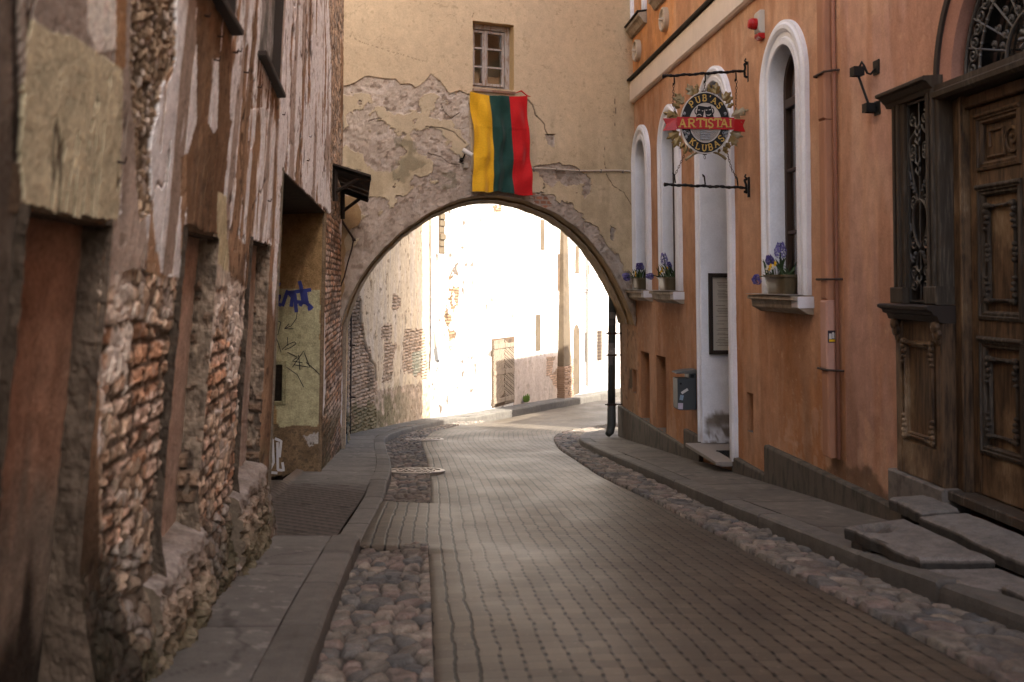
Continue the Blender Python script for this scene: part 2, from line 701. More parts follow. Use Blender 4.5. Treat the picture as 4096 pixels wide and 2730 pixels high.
pat = np.stack([X - gL(Y) + .03 * (fbm(X * 0 + 1, Y * .7, 31, 3) - .5), Y * np.sqrt(1 + .01), Z * 0], -1)
b = MB()
b.grid(np.stack([X, Y, Z], -1), col=col, pat=pat, flip=True)

tm = NT('road_pavers')
pa = tm.attr('pat')
sx = tm.n('ShaderNodeSeparateXYZ'); tm.l(pa.outputs['Vector'], sx.inputs[0])
nz = tm.noise(tm.pos(), 5.5, 3, .5)
jit = tm.math('MULTIPLY', tm.math('SUBTRACT', nz, .5), .05)
u = tm.math('DIVIDE', tm.math('ADD', sx.outputs[0], jit), .104)
v = tm.math('DIVIDE', tm.math('ADD', sx.outputs[1], jit), .112)
fu = tm.math('ABSOLUTE', tm.math('SUBTRACT', tm.math('FRACT', u), .5))
fv = tm.math('ABSOLUTE', tm.math('SUBTRACT', tm.math('FRACT', v), .5))
lw = tm.n('ShaderNodeTexWhiteNoise', noise_dimensions='2D')
cxy = tm.n('ShaderNodeCombineXYZ')
tm.l(tm.math('FLOOR', u), cxy.inputs[0]); tm.l(tm.math('FLOOR', v), cxy.inputs[1])
tm.l(cxy.outputs[0], lw.inputs['Vector'])
cell = lw.outputs['Value']
big = tm.noise(tm.pos((1, .6, 1)), 1.3, 3, .6)
along = tm.n('ShaderNodeMapRange'); tm.l(fu, along.inputs[0])
for k, vv in enumerate((.395, .44, 0, 1)):
    along.inputs[k + 1].default_value = vv
across = tm.n('ShaderNodeMapRange'); tm.l(fv, across.inputs[0])
for k, vv in enumerate((.43, .48, 0, 1)):
    across.inputs[k + 1].default_value = vv
dot = tm.n('ShaderNodeMapRange'); tm.l(fv, dot.inputs[0])
for k, vv in enumerate((.22, .32, 0, 1)):
    dot.inputs[k + 1].default_value = vv
dotstr = tm.math('MULTIPLY', dot.outputs[0], tm.math('MULTIPLY_ADD', big, 1.9, .15, clamp=True))
edge2 = tm.math('LESS_THAN', sx.outputs[0], .24)            # two border rows with an open joint
lineF = tm.math('MAXIMUM', dotstr, tm.math('MULTIPLY', edge2, .95))
lineF = tm.math('MAXIMUM', lineF, .30)
joint = tm.math('MAXIMUM', tm.math('MULTIPLY', along.outputs[0], lineF), tm.math('MULTIPLY', across.outputs[0], tm.math('MULTIPLY_ADD', nz, .55, -.05, clamp=True)))
grain = tm.noise(tm.pos(), 170, 4, .7)
g2 = tm.math('ADD', tm.math('MULTIPLY_ADD', tm.math('SUBTRACT', cell, .5), .34, 1.0), tm.math('MULTIPLY', tm.math('SUBTRACT', grain, .5), .9))
c = tm.mix(1.0, tm.attr('col').outputs['Color'], g2, 'MULTIPLY')
spk = tm.ramp(tm.noise(tm.pos(), 46, 2, .5), [(.66, 0), (.74, 1)])
c = tm.mix(tm.math('MULTIPLY', spk, .55), c, (.24, .20, .155))
c = tm.mix(joint, c, (.007, .006, .005))
tm.base(c, .52, 0, .10)
rr = tm.math('MULTIPLY_ADD', grain, .34, tm.math('MULTIPLY_ADD', big, .34, .17), clamp=True)
tm.l(rr, tm.b.inputs['Roughness'])
hh = tm.math('SUBTRACT', tm.math('ADD', tm.math('MULTIPLY', grain, .25), tm.math('MULTIPLY', cell, .18)), tm.math('MULTIPLY', joint, .9))
tm.bump(hh, .5, .007)
struct(b.build('road', tm.m, smooth=True))


# --- cobbled gutters: every stone is a dome of the sheet
def cobbles(x0f, x1f, ya, yb, name, seed, na, dy, sx=.115, sy=.135):
    y = np.arange(ya, yb, dy)
    t = np.linspace(0, 1, na)
    Y = np.repeat(y[:, None], na, 1)
    X0, X1 = x0f(Y), x1f(Y)
    X = X0 + (X1 - X0) * t[None, :]
    wx = X - X0 + .03 * (fbm(X * 5, Y * 5, seed, 3) - .5); wy = Y + .05 * (fbm(X * 4, Y * 4, seed + 5, 3) - .5)
    gx, gy = np.floor(wx / sx), np.floor(wy / sy)
    d1 = np.full(X.shape, 9.); d2 = d1.copy(); id1 = np.zeros(X.shape); id2 = id1.copy()
    for a in (-1, 0, 1):
        for c in (-1, 0, 1):
            cx_, cy_ = gx + a, gy + c
            px_ = (cx_ + .5 + .75 * (hsh(cx_, cy_, seed) - .5)) * sx
            py_ = (cy_ + .5 + .75 * (hsh(cx_, cy_, seed + 1) - .5)) * sy
            d = np.hypot((wx - px_) * 1.0, (wy - py_) * .95)
            h = hsh(cx_, cy_, seed + 2)
            near = d < d1
            d2 = np.where(near, d1, np.minimum(d2, d))
            id2 = np.where(near, hsh(cx_, cy_, seed + 7), id2)
            id1 = np.where(near, h, id1)
            d1 = np.where(near, d, d1)
    e = np.clip((d2 - d1) / .045, 0, 1)
    dome = sst(0, .75, e)
    tilt = ((id2 - .45) * (wy / sy - gy - .5) + (id1 - .5) * (wx / sx - gx - .5)) * .030
    Z = road_z(Y, X) + .006 + dome * (.018 + .020 * id2) + tilt * dome + .022 * (fbm(X * 15, Y * 15, seed + 8, 4) - .5)
    Z[:, 0] -= .09; Z[:, -1] -= .09; X[:, 1] = X[:, 0] + .003; X[:, -2] = X[:, -1] - .003
    pal = np.array([[.185, .152, .122], [.128, .118, .104], [.165, .142, .112], [.225, .188, .148], [.100, .096, .088], [.175, .136, .112], [.150, .132, .108]])
    ci = (id1 * 6.99).astype(int)
    col = pal[ci] * 1.0 * (.50 + 1.0 * fbm(X * 14, Y * 14, seed + 9, 3))[..., None]
    dirt = np.array([.046, .039, .031])
    col = mixc(col, 1 - sst(.08, .38, e), dirt)
    col = mixc(col, sst(.56, .66, fbm(X * 1.6, Y * 1.2, seed + 12, 4)) * .7, np.array([.10, .083, .066]))
    b = MB()
    b.grid(np.stack([X, Y, Z], -1), col=col, flip=True)
    return struct(b.build(name, M['stone'], smooth=True))


cobbles(lambda y: kL(y) - .01, lambda y: gL(y) + .01, 2.6, 7.60, 'cobbled_gutter', 41, 46, .012)
cobbles(lambda y: kL(y) - .01, lambda y: gL(y) + .01, 10.1, 27, 'cobbled_gutter', 47, 34, .024)
cobbles(lambda y: gR(y) - .01, lambda y: kR(y) + .01, 2.6, 26, 'cobbled_gutter', 53, 40, .017, .15, .18)


# --- pavements with their kerbstones
def slab_cols(U, Y, seed, lu, ly, base):
    row = np.floor(Y / ly)
    du = np.abs(Y / ly - row - .5)
    j = sst(.488, .497, du)
    c = np.asarray(base) * (.86 + .28 * hsh(row, row * 0, seed) + .3 * (fbm(U * 2.5, Y * 2.5, seed, 4) - .5))[..., None]
    return c, j


def pavement(inner, outer, ya, yb, name, seed, left, base=(.132, .122, .105), ly=.52):
    y = np.unique(np.concatenate([np.arange(ya, min(yb, 3), .25), np.arange(3, min(14, yb), .03), np.arange(14, yb, .08)]))
    na = 40
    t = np.linspace(0, 1, na)
    Y = np.repeat(y[:, None], na, 1)
    O = outer(Y); sgn = 1 if left else -1
    I = inner(Y)
    OK = O - sgn * .205                                   # back of the kerbstone
    X = OK + (I - OK) * t[None, :]
    slope = np.abs(X - O)
    Z = gz(Y) + .010 * slope + .014 * (fbm(X * 1.5, Y * 1.2, seed, 3) - .5)
    dr = drop(Y) if left else 0 * Y
    Z = Z - dr * .075 * np.clip(1 - slope / 1.2, 0, 1) - (.065 * sst(26.5, 28.5, Y) if left else 0)
    col, j = slab_cols(X, Y, seed, .5, ly, base)
    Z = Z - .010 * j
    col = mixc(col, j * .85, (.06, .052, .045))
    blt = fbm(X * 1.3, Y * .9, seed + 21, 5); spk = fbm(X * 16, Y * 16, seed + 23, 3)
    col = mixc(col, sst(.50, .68, blt) * .5, np.asarray(base) * .62)
    col = mixc(col, sst(.72, .77, spk) * .7, np.asarray(base) * 1.7)
    cj = sst(.012, .004, np.abs(fbm(X * 1.1, Y * 1.1, seed + 25, 4) - .5)) * .5
    col = mixc(col, cj, (.03, .026, .022))
    edge = np.exp(-((X - I) / .10) ** 2)                  # sand and grit along the wall foot
    grit = sst(.35, .6, edge + .5 * (fbm(X * 9, Y * 5, seed + 3, 4) - .5))
    col = mixc(col, grit * (.75 if left else .35), (.19, .148, .108) if left else (.12, .105, .085))
    Z = Z + .03 * grit * edge * (1 if left else .3)
    if left:                                              # driveway of dark ribbed clinker
        mdr = dr * (slope > .2)
        ribs = np.sin((Y * 1.0 + X * .45) * 2 * np.pi / .16)
        col = mixc(col, mdr * .8, np.array([.082, .067, .053]))
        col = mixc(col, mdr * .8 * sst(.35, .8, ribs), (.028, .023, .019))
        Z = Z + mdr * .010 * ribs
    b = MB()
    b.grid(np.stack([X, Y, Z], -1), col=col, flip=not left)
    struct(b.build('pavement', M['slab'], smooth=True))
    # kerb: a run of separate long stones in one strip
    prof = [(.207, -.012), (.20, .004), (.10, .008), (.022, .004), (.004, -.014), (0, -.06), (-.004, -.30)]
    Yk = np.repeat(y[:, None], len(prof), 1)
    Ok = outer(Yk)
    q = np.array(prof)
    Lk = .95
    sid = np.floor(Yk / Lk)
    off = .018 * (hsh(sid, sid * 0 + 2, seed + 4) - .5)
    jk = sst(.486, .496, np.abs(Yk / Lk - sid - .5))
    Xk = Ok - sgn * q[None, :, 0] + sgn * .01 * (fbm(Yk * 3, q[None, :, 1] * 20, seed + 6, 3) - .5) + sgn * off * .4
    drk = drop(Yk) if left else 0 * Yk
    Zk = gz(Yk) + q[None, :, 1] - drk * .085 - (.065 * sst(26.5, 28.5, Yk) if left else 0) + off * (q[None, :, 1] > -.05) - .02 * jk * (q[None, :, 1] > -.05)
    col = np.array([.118, .107, .090]) * (.8 + .35 * hsh(sid, sid * 0 + 5, seed) + .4 * (fbm(Xk * 6, Yk * 4, seed + 7, 4) - .5))[..., None]
    col = mixc(col, jk * .8, (.05, .045, .04))
    col = mixc(col, .45 * (q[None, :, 1] < -.03) * np.ones_like(Yk), (.10, .088, .075))
    b = MB()
    b.grid(np.stack([Xk, Yk, Zk], -1), col=col, flip=left is False)
    return struct(b.build('kerb', M['slab'], smooth=False))


pavement(left_base, kL, -8, 46, 'pavement', 61, True)
pavement(lambda y: np.where(np.asarray(y) < 19.6, np.asarray(xR(y, gz(y))) + .25, kR(y) + 1.6), kR, -8, 27, 'pavement', 67, False, base=(.118, .104, .084))
# ------------------------------------------------------------------ weathered building on the left
lb = thing('weathered_building', 'decayed plaster and brick building with blocked openings along the left pavement', 'building', (-2.0, 9.0, float(gz(9.0))))


def proj(P):
    return CX + K * P[..., 0] / P[..., 1], HY - K * (P[..., 2] - EYE) / P[..., 1]


# openings: (y0, y1, z0, z1, depth)
def span(pl, pr):
    a, b = LW(*pl), LW(*pr)
    return a[0], b[0], .5 * (a[1] + b[1])


o1 = span((85, 857), (428, 906)); o2 = span((733, 933), (862, 955)); o3 = span((1000, 973), (1071, 982))
g0 = LW(1075, 1900)[0]; g1 = 12.35
OPEN = [('blocked_opening', o1[0], o1[1], float(gz(o1[0])) - .05, o1[2], .075),
        ('blocked_opening', o2[0], o2[1], LW(795, 2090)[1], o2[2], .08),
        ('blocked_opening', o3[0], o3[1], LW(1031, 1857)[1], o3[2], .075)]
GATE = (g0, g1, -3.0, EYE + .86)
u1 = LW(924, 111); u2 = LW(1110, 372)
UP = [(LW(800, 20)[0] - .3, u1[0], u1[1], u1[1] + 1.6), (LW(1036, 150)[0], u2[0], u2[1], u2[1] + 1.7)]

ylist = [1.5]
while ylist[-1] < 16.3:
    ylist.append(ylist[-1] + min(max(.0030 * ylist[-1], .009), .05))
ylist += [q for o in OPEN for q in (o[1], o[2])] + [g0, g1]
ys = np.unique(np.array(ylist))
NT_ = 440
tt = np.linspace(0, 1, NT_)
Yw = np.repeat(ys[:, None], NT_, 1)
ztop = EYE + np.minimum(1130 / K * Yw * 1.08 + .25, 5.2)
zb = gz(Yw) - .22
Zw = zb + (ztop - zb) * tt[None, :]
Xw = xL(Yw, Zw)
PX, PY = proj(np.stack([Xw, Yw, Zw], -1))

lny = 2.2 * np.log(Yw)                     # finer pattern up close, coarser far away
U, V = Yw, Zw
n1 = fbm(lny * 4, V * 1.6, 101, 5)
wob = 46 * (fbm(lny * 5, V * 1.6, 102, 5) - .5)
wob2 = 60 * (fbm(lny * 6, V * 2.2, 107, 5) - .5)
X_, Y_ = PX + wob, PY + wob2
XS, YS = PX + .22 * wob, PY + .22 * wob2
stre = fbm(lny * 7, V * .55, 111, 6, .6)      # vertical streaks of old limewash
stre2 = fbm(lny * 26, V * 1.6, 117, 4)
blot = fbm(lny * 6, V * 4, 121, 5)
fine = fbm(lny * 40, V * 26, 131, 4)

ochre = np.array([.275, .182, .115]); brown = np.array([.180, .115, .072]); white = np.array([.64, .615, .60])
olive = np.array([.355, .325, .225]); grey = np.array([.26, .25, .23]); rubble = np.array([.155, .122, .092])
col = np.ones(Yw.shape + (3,)) * ochre
calm = np.zeros(Yw.shape)
dep = np.zeros(Yw.shape)                   # towards the street
col = mixc(col, sst(.42, .62, n1), brown)
dep = dep + .012 * (n1 - .5)
# limewash streaks over ochre plaster
m = sst(.525, .555, stre + .10 * (blot - .5) - .02) * (PY < 1900)
col = mixc(col, m * .9, white * .95); dep = dep + .006 * m

wu = .09 * (fbm(lny * 4, V * 6, 128, 3) - .5); wv_ = .09 * (fbm(lny * 4, V * 6, 129, 3) - .5)
stones_e, stones_i, stones_j = cells(lny + .25 * wu, V + wv_, .042, .062, 5)
br_e, br_i, br_j = old_bricks(U + .15 * wu, V + .10 * wv_, .080, .215, 9)
gr_e, gr_i, gr_j = cells(lny + .3 * wu, V + wv_, .017, .030, 15)


def zone(poly, soft=True):
    return inpoly(X_ if soft else XS, Y_ if soft else YS, poly).astype(float)


def put(poly, c, d=0.0, var=.25, soft=True, nz=None):
    global col, dep, calm
    m = zone(poly, soft)
    calm = np.maximum(calm, m * (1 if var < .3 else .6))
    cc = np.asarray(c) * (1 + var * 2 * ((blot if nz is None else nz) - .5))[..., None]
    col = col * (1 - m[..., None]) + cc * m[..., None]
    dep = dep * (1 - .75 * m) + d * m
    return m


def rubble_zone(m):
    global col, dep
    c = np.array([.21, .155, .105]) * (.45 + 1.1 * gr_i)[..., None]
    c = mixc(c, (gr_j > .78) * .7, np.array([.36, .31, .27]))
    c = mixc(c, (1 - gr_e) * .8, np.array([.08, .06, .042]))
    c = c * (.7 + .6 * blot)[..., None]
    col = col * (1 - m[..., None]) + c * m[..., None]
    dep = dep + m * (-.035 + .028 * gr_e * (.3 + gr_i) + .05 * (blot - .5) + .015 * (fine - .5))


def mortar_zone(m, amp=.05, tint=1.0):
    """exposed rubble and broken brick"""
    global col, dep
    k = .35 + .65 * fbm(lny * 7, V * 9, 141, 4)
    e = sst(0, .7, stones_e)
    amp = amp * .62
    c = np.array([.235, .178, .13]) * tint * (.6 + .75 * stones_i)[..., None]
    c = mixc(c, (stones_j > .7) * .6, np.array([.26, .24, .22]))
    c = mixc(c, (1 - e) * .85, np.array([.085, .066, .05]))
    col = col * (1 - m[..., None]) + c * m[..., None]
    dep = dep + m * (-.03 + amp * e * k * (.4 + stones_i) + .022 * (fine - .5))


def brick_zone(m, amp=.04, worn=.5):
    global col, dep
    lost = sst(.58, .66, fbm(lny * 5, V * 6, 151, 3) + .16 * (br_i - .5))
    c = np.array([.345, .200, .125]) * (.6 + .7 * br_i)[..., None]
    c = mixc(c, (br_j > .55) * .75, np.array([.33, .245, .175]))
    c = mixc(c, sst(.50, .66, fbm(lny * 8, V * 9, 155, 4)) * worn, np.array([.40, .33, .28]))
    c = mixc(c, (1 - br_e) * .9, np.array([.085, .064, .048]) * (.6 + .8 * fine[..., None]))
    c = c * (.72 + .56 * fine[..., None])
    c = mixc(c, lost * .7, np.array([.12, .095, .075]))
    col = col * (1 - m[..., None]) + c * m[..., None]
    dep = dep + m * (-.022 + br_e * (amp * .45 * (.5 + .6 * br_i)) - .035 * lost + .014 * (fine - .5))


# --- layout of the old coats, read off the wall
put([(-400, -900), (104, -900), (98, 2900), (-400, 2900)], [.13, .108, .088], -.02, .45)
put([(70, -200), (108, -200), (97, 640), (72, 640)], [.06, .05, .042], -.02, .5)
put([(95, -600), (545, -600), (545, 330), (95, 330)], [.24, .205, .175], 0, .35, nz=stre)
put([(345, -600), (452, -600), (458, 190), (385, 205), (345, 120)], [.46, .41, .37], .006, .2)
put([(450, -600), (500, -600), (498, 270), (455, 262)], [.27, .165, .09], .004, .2)
put([(116, 70), (205, 125), (295, 143), (384, 205), (487, 277), (484, 700), (470, 905), (428, 915), (107, 875), (89, 625)], olive, .003, .22, soft=False)
put([(487, 260), (540, 250), (560, 700), (600, 1000), (560, 1300), (430, 1300), (428, 906), (482, 848)], [.30, .255, .215], 0, .4)
rubble_zone(zone([(530, -600), (706, -600), (692, 240), (640, 350), (630, 450), (605, 560), (612, 860), (560, 880), (545, 700), (522, 250)]))
put([(706, -600), (786, -600), (787, 500), (765, 600), (722, 620), (716, 900), (722, 1110), (640, 1090), (618, 860), (606, 640), (640, 420), (692, 240)], [.54, .51, .485], .006, .2, nz=stre)
put([(787, -600), (905, -600), (905, 100), (930, 500), (880, 960), (735, 945), (740, 620), (787, 500)], [.165, .105, .063], .004, .3, nz=stre)
put([(843, 240), (872, 240), (872, 500), (855, 525), (828, 500)], [.58, .55, .53], .006, .15)
put([(960, -600), (1012, -600), (1005, 180), (985, 165), (968, 60)], [.58, .55, .53], .006, .2, nz=stre)
m = zone([(1117, -600), (1352, -600), (1325, 860), (1120, 735)])
patch = m * sst(.405, .435, stre + .15 * (blot - .5) + .02)
col = mixc(col, m, np.array([.235, .155, .10])); col = mixc(col, patch, white * (1 + .25 * (stre2 - .5))[..., None]); dep = dep + .012 * patch
put([(1010, 560), (1116, 420), (1120, 735), (1120, 960), (1000, 980)], [.25, .165, .10], 0, .3, nz=stre)
m = zone([(1000, 450), (1118, 420), (1118, 960), (1000, 970)]) * sst(.48, .52, stre)
col = mixc(col, m, [.54, .50, .46]); dep = dep + .008 * m
fl = fbm(lny * 20, V * .9, 113, 5)
m = zone([(880, -600), (1118, -600), (1118, 1000), (1000, 980), (880, 900)]) * sst(.535, .56, fl)
col = mixc(col, m * .9, white * .95); dep = dep + .006 * m
m = sst(.555, .58, fbm(lny * 17, V * 1.0, 115, 5)) * zone([(640, -600), (1352, -600), (1330, 900), (1118, 960), (640, 1100)])
col = mixc(col, m * .75, np.array([.17, .115, .075])); dep = dep - .008 * m
put([(872, 760), (915, 780), (915, 1140), (868, 1160)], [.36, .325, .21], .012, .18)
# lower courses: lost render, then brick, then mossy rubble
lowc = fbm(lny * 1.7, V * .6, 161, 4)
mA = ((PY > 1120 + 260 * (lowc - .5)) & (PX > 400) & (PX < 1010)).astype(float)
mortar_zone(mA * (1 - zone([(868, 900), (917, 900), (917, 1150), (868, 1160)])), .05, 1.45)
mw = mA * sst(.46, .56, blot)
mw = mw * (PY < 1650)
col = mixc(col, mw * .8, np.array([.38, .335, .29]) * (.7 + .6 * fine[..., None]))
mB = ((PY > 1330 + 330 * (lowc - .5)) & (PX > 420) & (PX < 1000)).astype(float)
brick_zone(mB * (1 - sst(.58, .62, blot)), .05)
mC = zone([(1296, 838), (1370, 860), (1362, 2100), (1290, 2100)])
brick_zone(mC, .06, .8)
mortar_zone(zone([(1322, -600), (1375, -600), (1372, 900), (1318, 860)]), .05, 1.3)
h = V - gz(U)
foot = sst(.75, .25, h + .5 * (blot - .5) + .25 * (lowc - .5)) * (PX < 1075)
mortar_zone((foot > .5).astype(float), .07, .85)
moss = sst(.52, .68, fbm(lny * 3, V * 4, 171, 4) + .20 * sst(.9, .1, h) - .06) * sst(1.0, .3, h)
col = mixc(col, moss * .65, np.array([.085, .083, .040]))
foot_dark = sst(.9, .0, h) * sst(.35, .7, blot + .2)  # wall gets darker towards its foot
col = mixc(col, foot_dark * .55, np.array([.04, .034, .028]))
corner_dark = ((PX < 470) * sst(1750, 2500, PY + 300 * (blot - .5)))  # shade painted into the lower near end of the wall
col = mixc(col, corner_dark * .8, np.array([.030, .026, .020]))
# pock marks and cracks
pits = sst(.66, .72, fbm(lny * 34, V * 14, 181, 3))
pits = pits * (1 - calm * .9)
dep = dep - .010 * pits; col = mixc(col, pits * .6, np.array([.07, .052, .04]))
ck = np.abs(fbm(lny * 5, V * .7, 191, 4) - .5)
crack = sst(.012, .003, ck) * (PY < 1300)
dep = dep - .014 * crack; col = mixc(col, crack * .8, np.array([.05, .036, .028]))
dep = dep + .010 * (fine - .5) * (1 - .85 * calm) + .03 * (fbm(lny * 1.2, V * 1.0, 199, 3) - .5)
foot_out = .10 * sst(.55, .0, h) * (PX < 1060)       # the rubble footing swells out
dep = dep * .42 + foot_out

lum = col.mean(-1, keepdims=True)
col = np.clip(col * 1.60 * (np.maximum(lum, .01) / .22) ** .30, 0, .86)
# holes
cY = .25 * (Yw[:-1, :-1] + Yw[1:, :-1] + Yw[1:, 1:] + Yw[:-1, 1:])
cZ = .25 * (Zw[:-1, :-1] + Zw[1:, :-1] + Zw[1:, 1:] + Zw[:-1, 1:])
rag = .06 * (fbm(np.log(cY) * 12, cZ * 6, 205, 4) - .5)
ragh = np.abs(rag) * 1.6 + .012
keep = np.ones(cY.shape, bool)
for _, a, b_, c0, c1, d in OPEN:
    keep &= ~((cY > a) & (cY < b_) & (cZ > c0 + rag) & (cZ < c1 + ragh))
keep &= ~((cY > GATE[0]) & (cY < GATE[1]) & (cZ < GATE[3] + .6 * ragh))
for a, b_, c0, c1 in UP:
    keep &= ~((cY > a + .4 * rag) & (cY < b_ + .3 * rag) & (cZ > c0) & (cZ < c1))
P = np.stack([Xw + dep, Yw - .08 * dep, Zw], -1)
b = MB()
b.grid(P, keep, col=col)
# plain upper storey and the parts of the wall behind the camera and past the arch
zt0 = ztop[:, -1]
for lo, hi in ((0, 1),):
    yy = ys[::14]
    z0 = EYE + np.minimum(1130 / K * yy * 1.08 + .25, 5.2) - .05
    G = np.stack([np.stack([xL(yy, z0 + k * (10.5 - z0)) + 0.0 * yy, yy, z0 + k * (10.5 - z0)], -1) for k in (0, .5, 1)], 1)
    b.grid(G, col=np.tile(np.array([.62, .54, .43]), (G.shape[0], G.shape[1], 1)))
for y0, y1 in ((-6, 1.5),):
    b.add([(float(xL(y0, -1)) - .0, y0, float(gz(y0)) - .3), (float(xL(y1, float(gz(y1)))), y1, float(gz(y1)) - .3), (float(xL(y1, 5)), y1, 5.5), (float(xL(y1, 5)) - .1, y0, 5.5)], [(0, 1, 2, 3)], col=(.26, .21, .17))
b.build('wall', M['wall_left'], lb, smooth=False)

# --- panels that block the openings, their far jambs, heads and stone ledges
def jamb_grid(yj, z0, z1, dpt, kind, seed, nside=26, ny=None):
    """far reveal of an opening: surface across the wall thickness, facing the camera"""
    zz = np.arange(z0, z1, .014)
    dd = np.linspace(0, 1, nside)
    D, Zj = np.meshgrid(dd, zz, indexing='ij')
    d0 = .02 + .11 * sst(.62, .05, Zj - float(gz(yj)))
    D = d0 + (-dpt - .01 - d0) * D
    Xj = xL(yj, Zj) + D
    e, i, j = old_bricks(D * 1.3 + seed, Zj, .085, .27, seed)
    f = fbm(D * 14 + seed, Zj * 9, seed, 4); f2 = fbm(D * 40, Zj * 40, seed + 1, 3)
    if kind == 'brick':
        c = np.array([.20, .138, .095]) * (.6 + .8 * i)[..., None]
        c = mixc(c, 1 - e, np.array([.09, .07, .055]))
        pl_ = sst(.46, .54, f + .16 * sst(float(z1) - 1.6, float(z1) - .2, Zj) - .02)
        c = mixc(c, pl_, np.array([.235, .185, .14]) * (.6 + .8 * f2)[..., None]); c = mixc(c, sst(.62, .70, f) * .6, np.array([.07, .055, .042])); e = e * (1 - pl_)
        dy = -.03 * e * (.5 + i) + .02 * (f2 - .5)
    else:
        c = np.array([.11, .085, .065]) * (.5 + f)[..., None]
        dy = .03 * (f - .5) + .02 * (f2 - .5)
    c = c * (.8 + .4 * f2)[..., None]
    return np.stack([Xj, yj + dy - .08 * D, Zj], -1), c


panel_cols = [([.36, .215, .15], [.25, .205, .165]), ([.50, .375, .30], [.48, .36, .29]), ([.48, .38, .31], [.46, .37, .31])]
for k, (nm, a, b_, c0, c1, d) in enumerate(OPEN):
    q = MB()
    yy = np.linspace(a - .25, b_ + .05, 60); zz = np.linspace(c0 - .5, c1 + .05, 120)
    Yp, Zp = np.meshgrid(yy, zz, indexing='ij')
    f = fbm(Yp * 9, Zp * 1.6, 301 + k, 5); f2 = fbm(Yp * 30, Zp * 30, 311 + k, 3)
    hh = (Zp - c0) / (c1 - c0)
    cc = mixc(np.ones(Yp.shape + (3,)) * np.array(panel_cols[k][1]), sst(.45, .62, hh + .3 * (f - .5)), np.array(panel_cols[k][0]))
    cc = cc * (.75 + .5 * f)[..., None]
    if k == 0:
        cc = mixc(cc, sst(.36, .22, hh + .35 * (f - .5)), np.array([.045, .038, .032]))
    dd = -d + .008 * (f - .5) + .004 * (f2 - .5)
    q.grid(np.stack([xL(Yp, Zp) + dd, Yp, Zp], -1), col=cc)
    panel = q.build('infill_panel', M['wall_left'], lb, smooth=True)
    q = MB()
    Pj, cj = jamb_grid(b_, c0 - .4, c1 + .03, d, 'brick' if k else 'rough', 321 + k)
    q.grid(Pj, col=cj)
    Pj, cj = jamb_grid(a, c0 - .03, c1 + .03, d, 'rough', 331 + k)
    cj = cj * .7
    q.grid(Pj, col=cj)
    # head
    hd = np.array([[[float(xL(yq, c1)) + dq, yq, c1 + .004] for dq in (.02, -d - .02)] for yq in np.linspace(a, b_, 20)])
    q.grid(hd, col=np.ones(hd.shape) * np.array([.10, .078, .06]))
    hl = np.array([[[float(xL(yq, c1 + zq)) - .008, yq, c1 + zq] for zq in (-.002, .05, .11)] for yq in np.linspace(a - .06, b_ + .06, 20)])
    q.grid(hl, col=np.ones(hl.shape) * np.array([.16, .12, .085]))
    q.build('reveal', M['wall_left'], lb)
    if k:
        q = MB()                                         # stone ledge, sloping out
        n = 46
        yy = np.linspace(a - .16, b_ + .05, n)
        prof = [(-d - .02, .05), (-.06, .034), (.03, .010), (.062, -.012), (.07, -.04), (.072, -.08), (.075, -.13), (.08, -.19), (.085, -.26), (.09, -.34), (.095, -.43), (.10, -.55)]
        pz = np.array(prof); zi = np.linspace(0, len(prof) - 1, 46)
        prof = list(zip(np.interp(zi, range(len(prof)), pz[:, 0]), np.interp(zi, range(len(prof)), pz[:, 1])))
        G = np.array([[[float(xL(yq, c0)) + p_ + .075 * (float(fbm(yq * 10, z_ * 13, 5, 4)) - .5) * (p_ > -.05), yq, c0 + z_ + .03 * (float(fbm(yq * 8, p_ * 10, 6, 3)) - .5)] for p_, z_ in prof] for yq in yy])
        ce, c1_, c2_ = cells(2.2 * np.log(G[..., 1]) + .02 * fbm(G[..., 1] * 9, G[..., 2] * 9, 347, 3), G[..., 2] + .05 * fbm(G[..., 1] * 7, G[..., 2] * 7, 348, 3), .036, .07, 349)
        bl_ = sst(-.05, -.14, G[..., 2] - c0)
        G[..., 0] += bl_ * (.035 * sst(0, .7, ce) * (.4 + c1_) - .03) + .012 * (fbm(G[..., 1] * 25, G[..., 2] * 25, 346, 3) - .5)
        cg = np.ones(G.shape) * np.array([.30, .26, .225])
        cg = mixc(cg, bl_, np.array([.25, .19, .14]) * (.5 + .9 * c1_)[..., None]); cg = mixc(cg, bl_ * (1 - sst(0, .6, ce)) * .8, np.array([.07, .055, .04]))
        cg = cg * (.7 + .6 * fbm(G[..., 1] * 14, G[..., 2] * 14, 341, 4))[..., None]
        cg = mixc(cg, sst(.42, .6, fbm(G[..., 1] * 9, G[..., 2] * 9, 343, 4)) * .4, np.array([.15, .115, .085]))
        cg = mixc(cg, sst(-.12, -.40, G[..., 2] - c0) * .6, np.array([.095, .09, .05]))
        for e_ in (0, -1):
            q.add(G[e_], [tuple(range(len(prof)))], col=(.15, .12, .09))
        q.grid(G, col=cg)
        q.build('stone_ledge', M['wall_left'], lb, smooth=False)

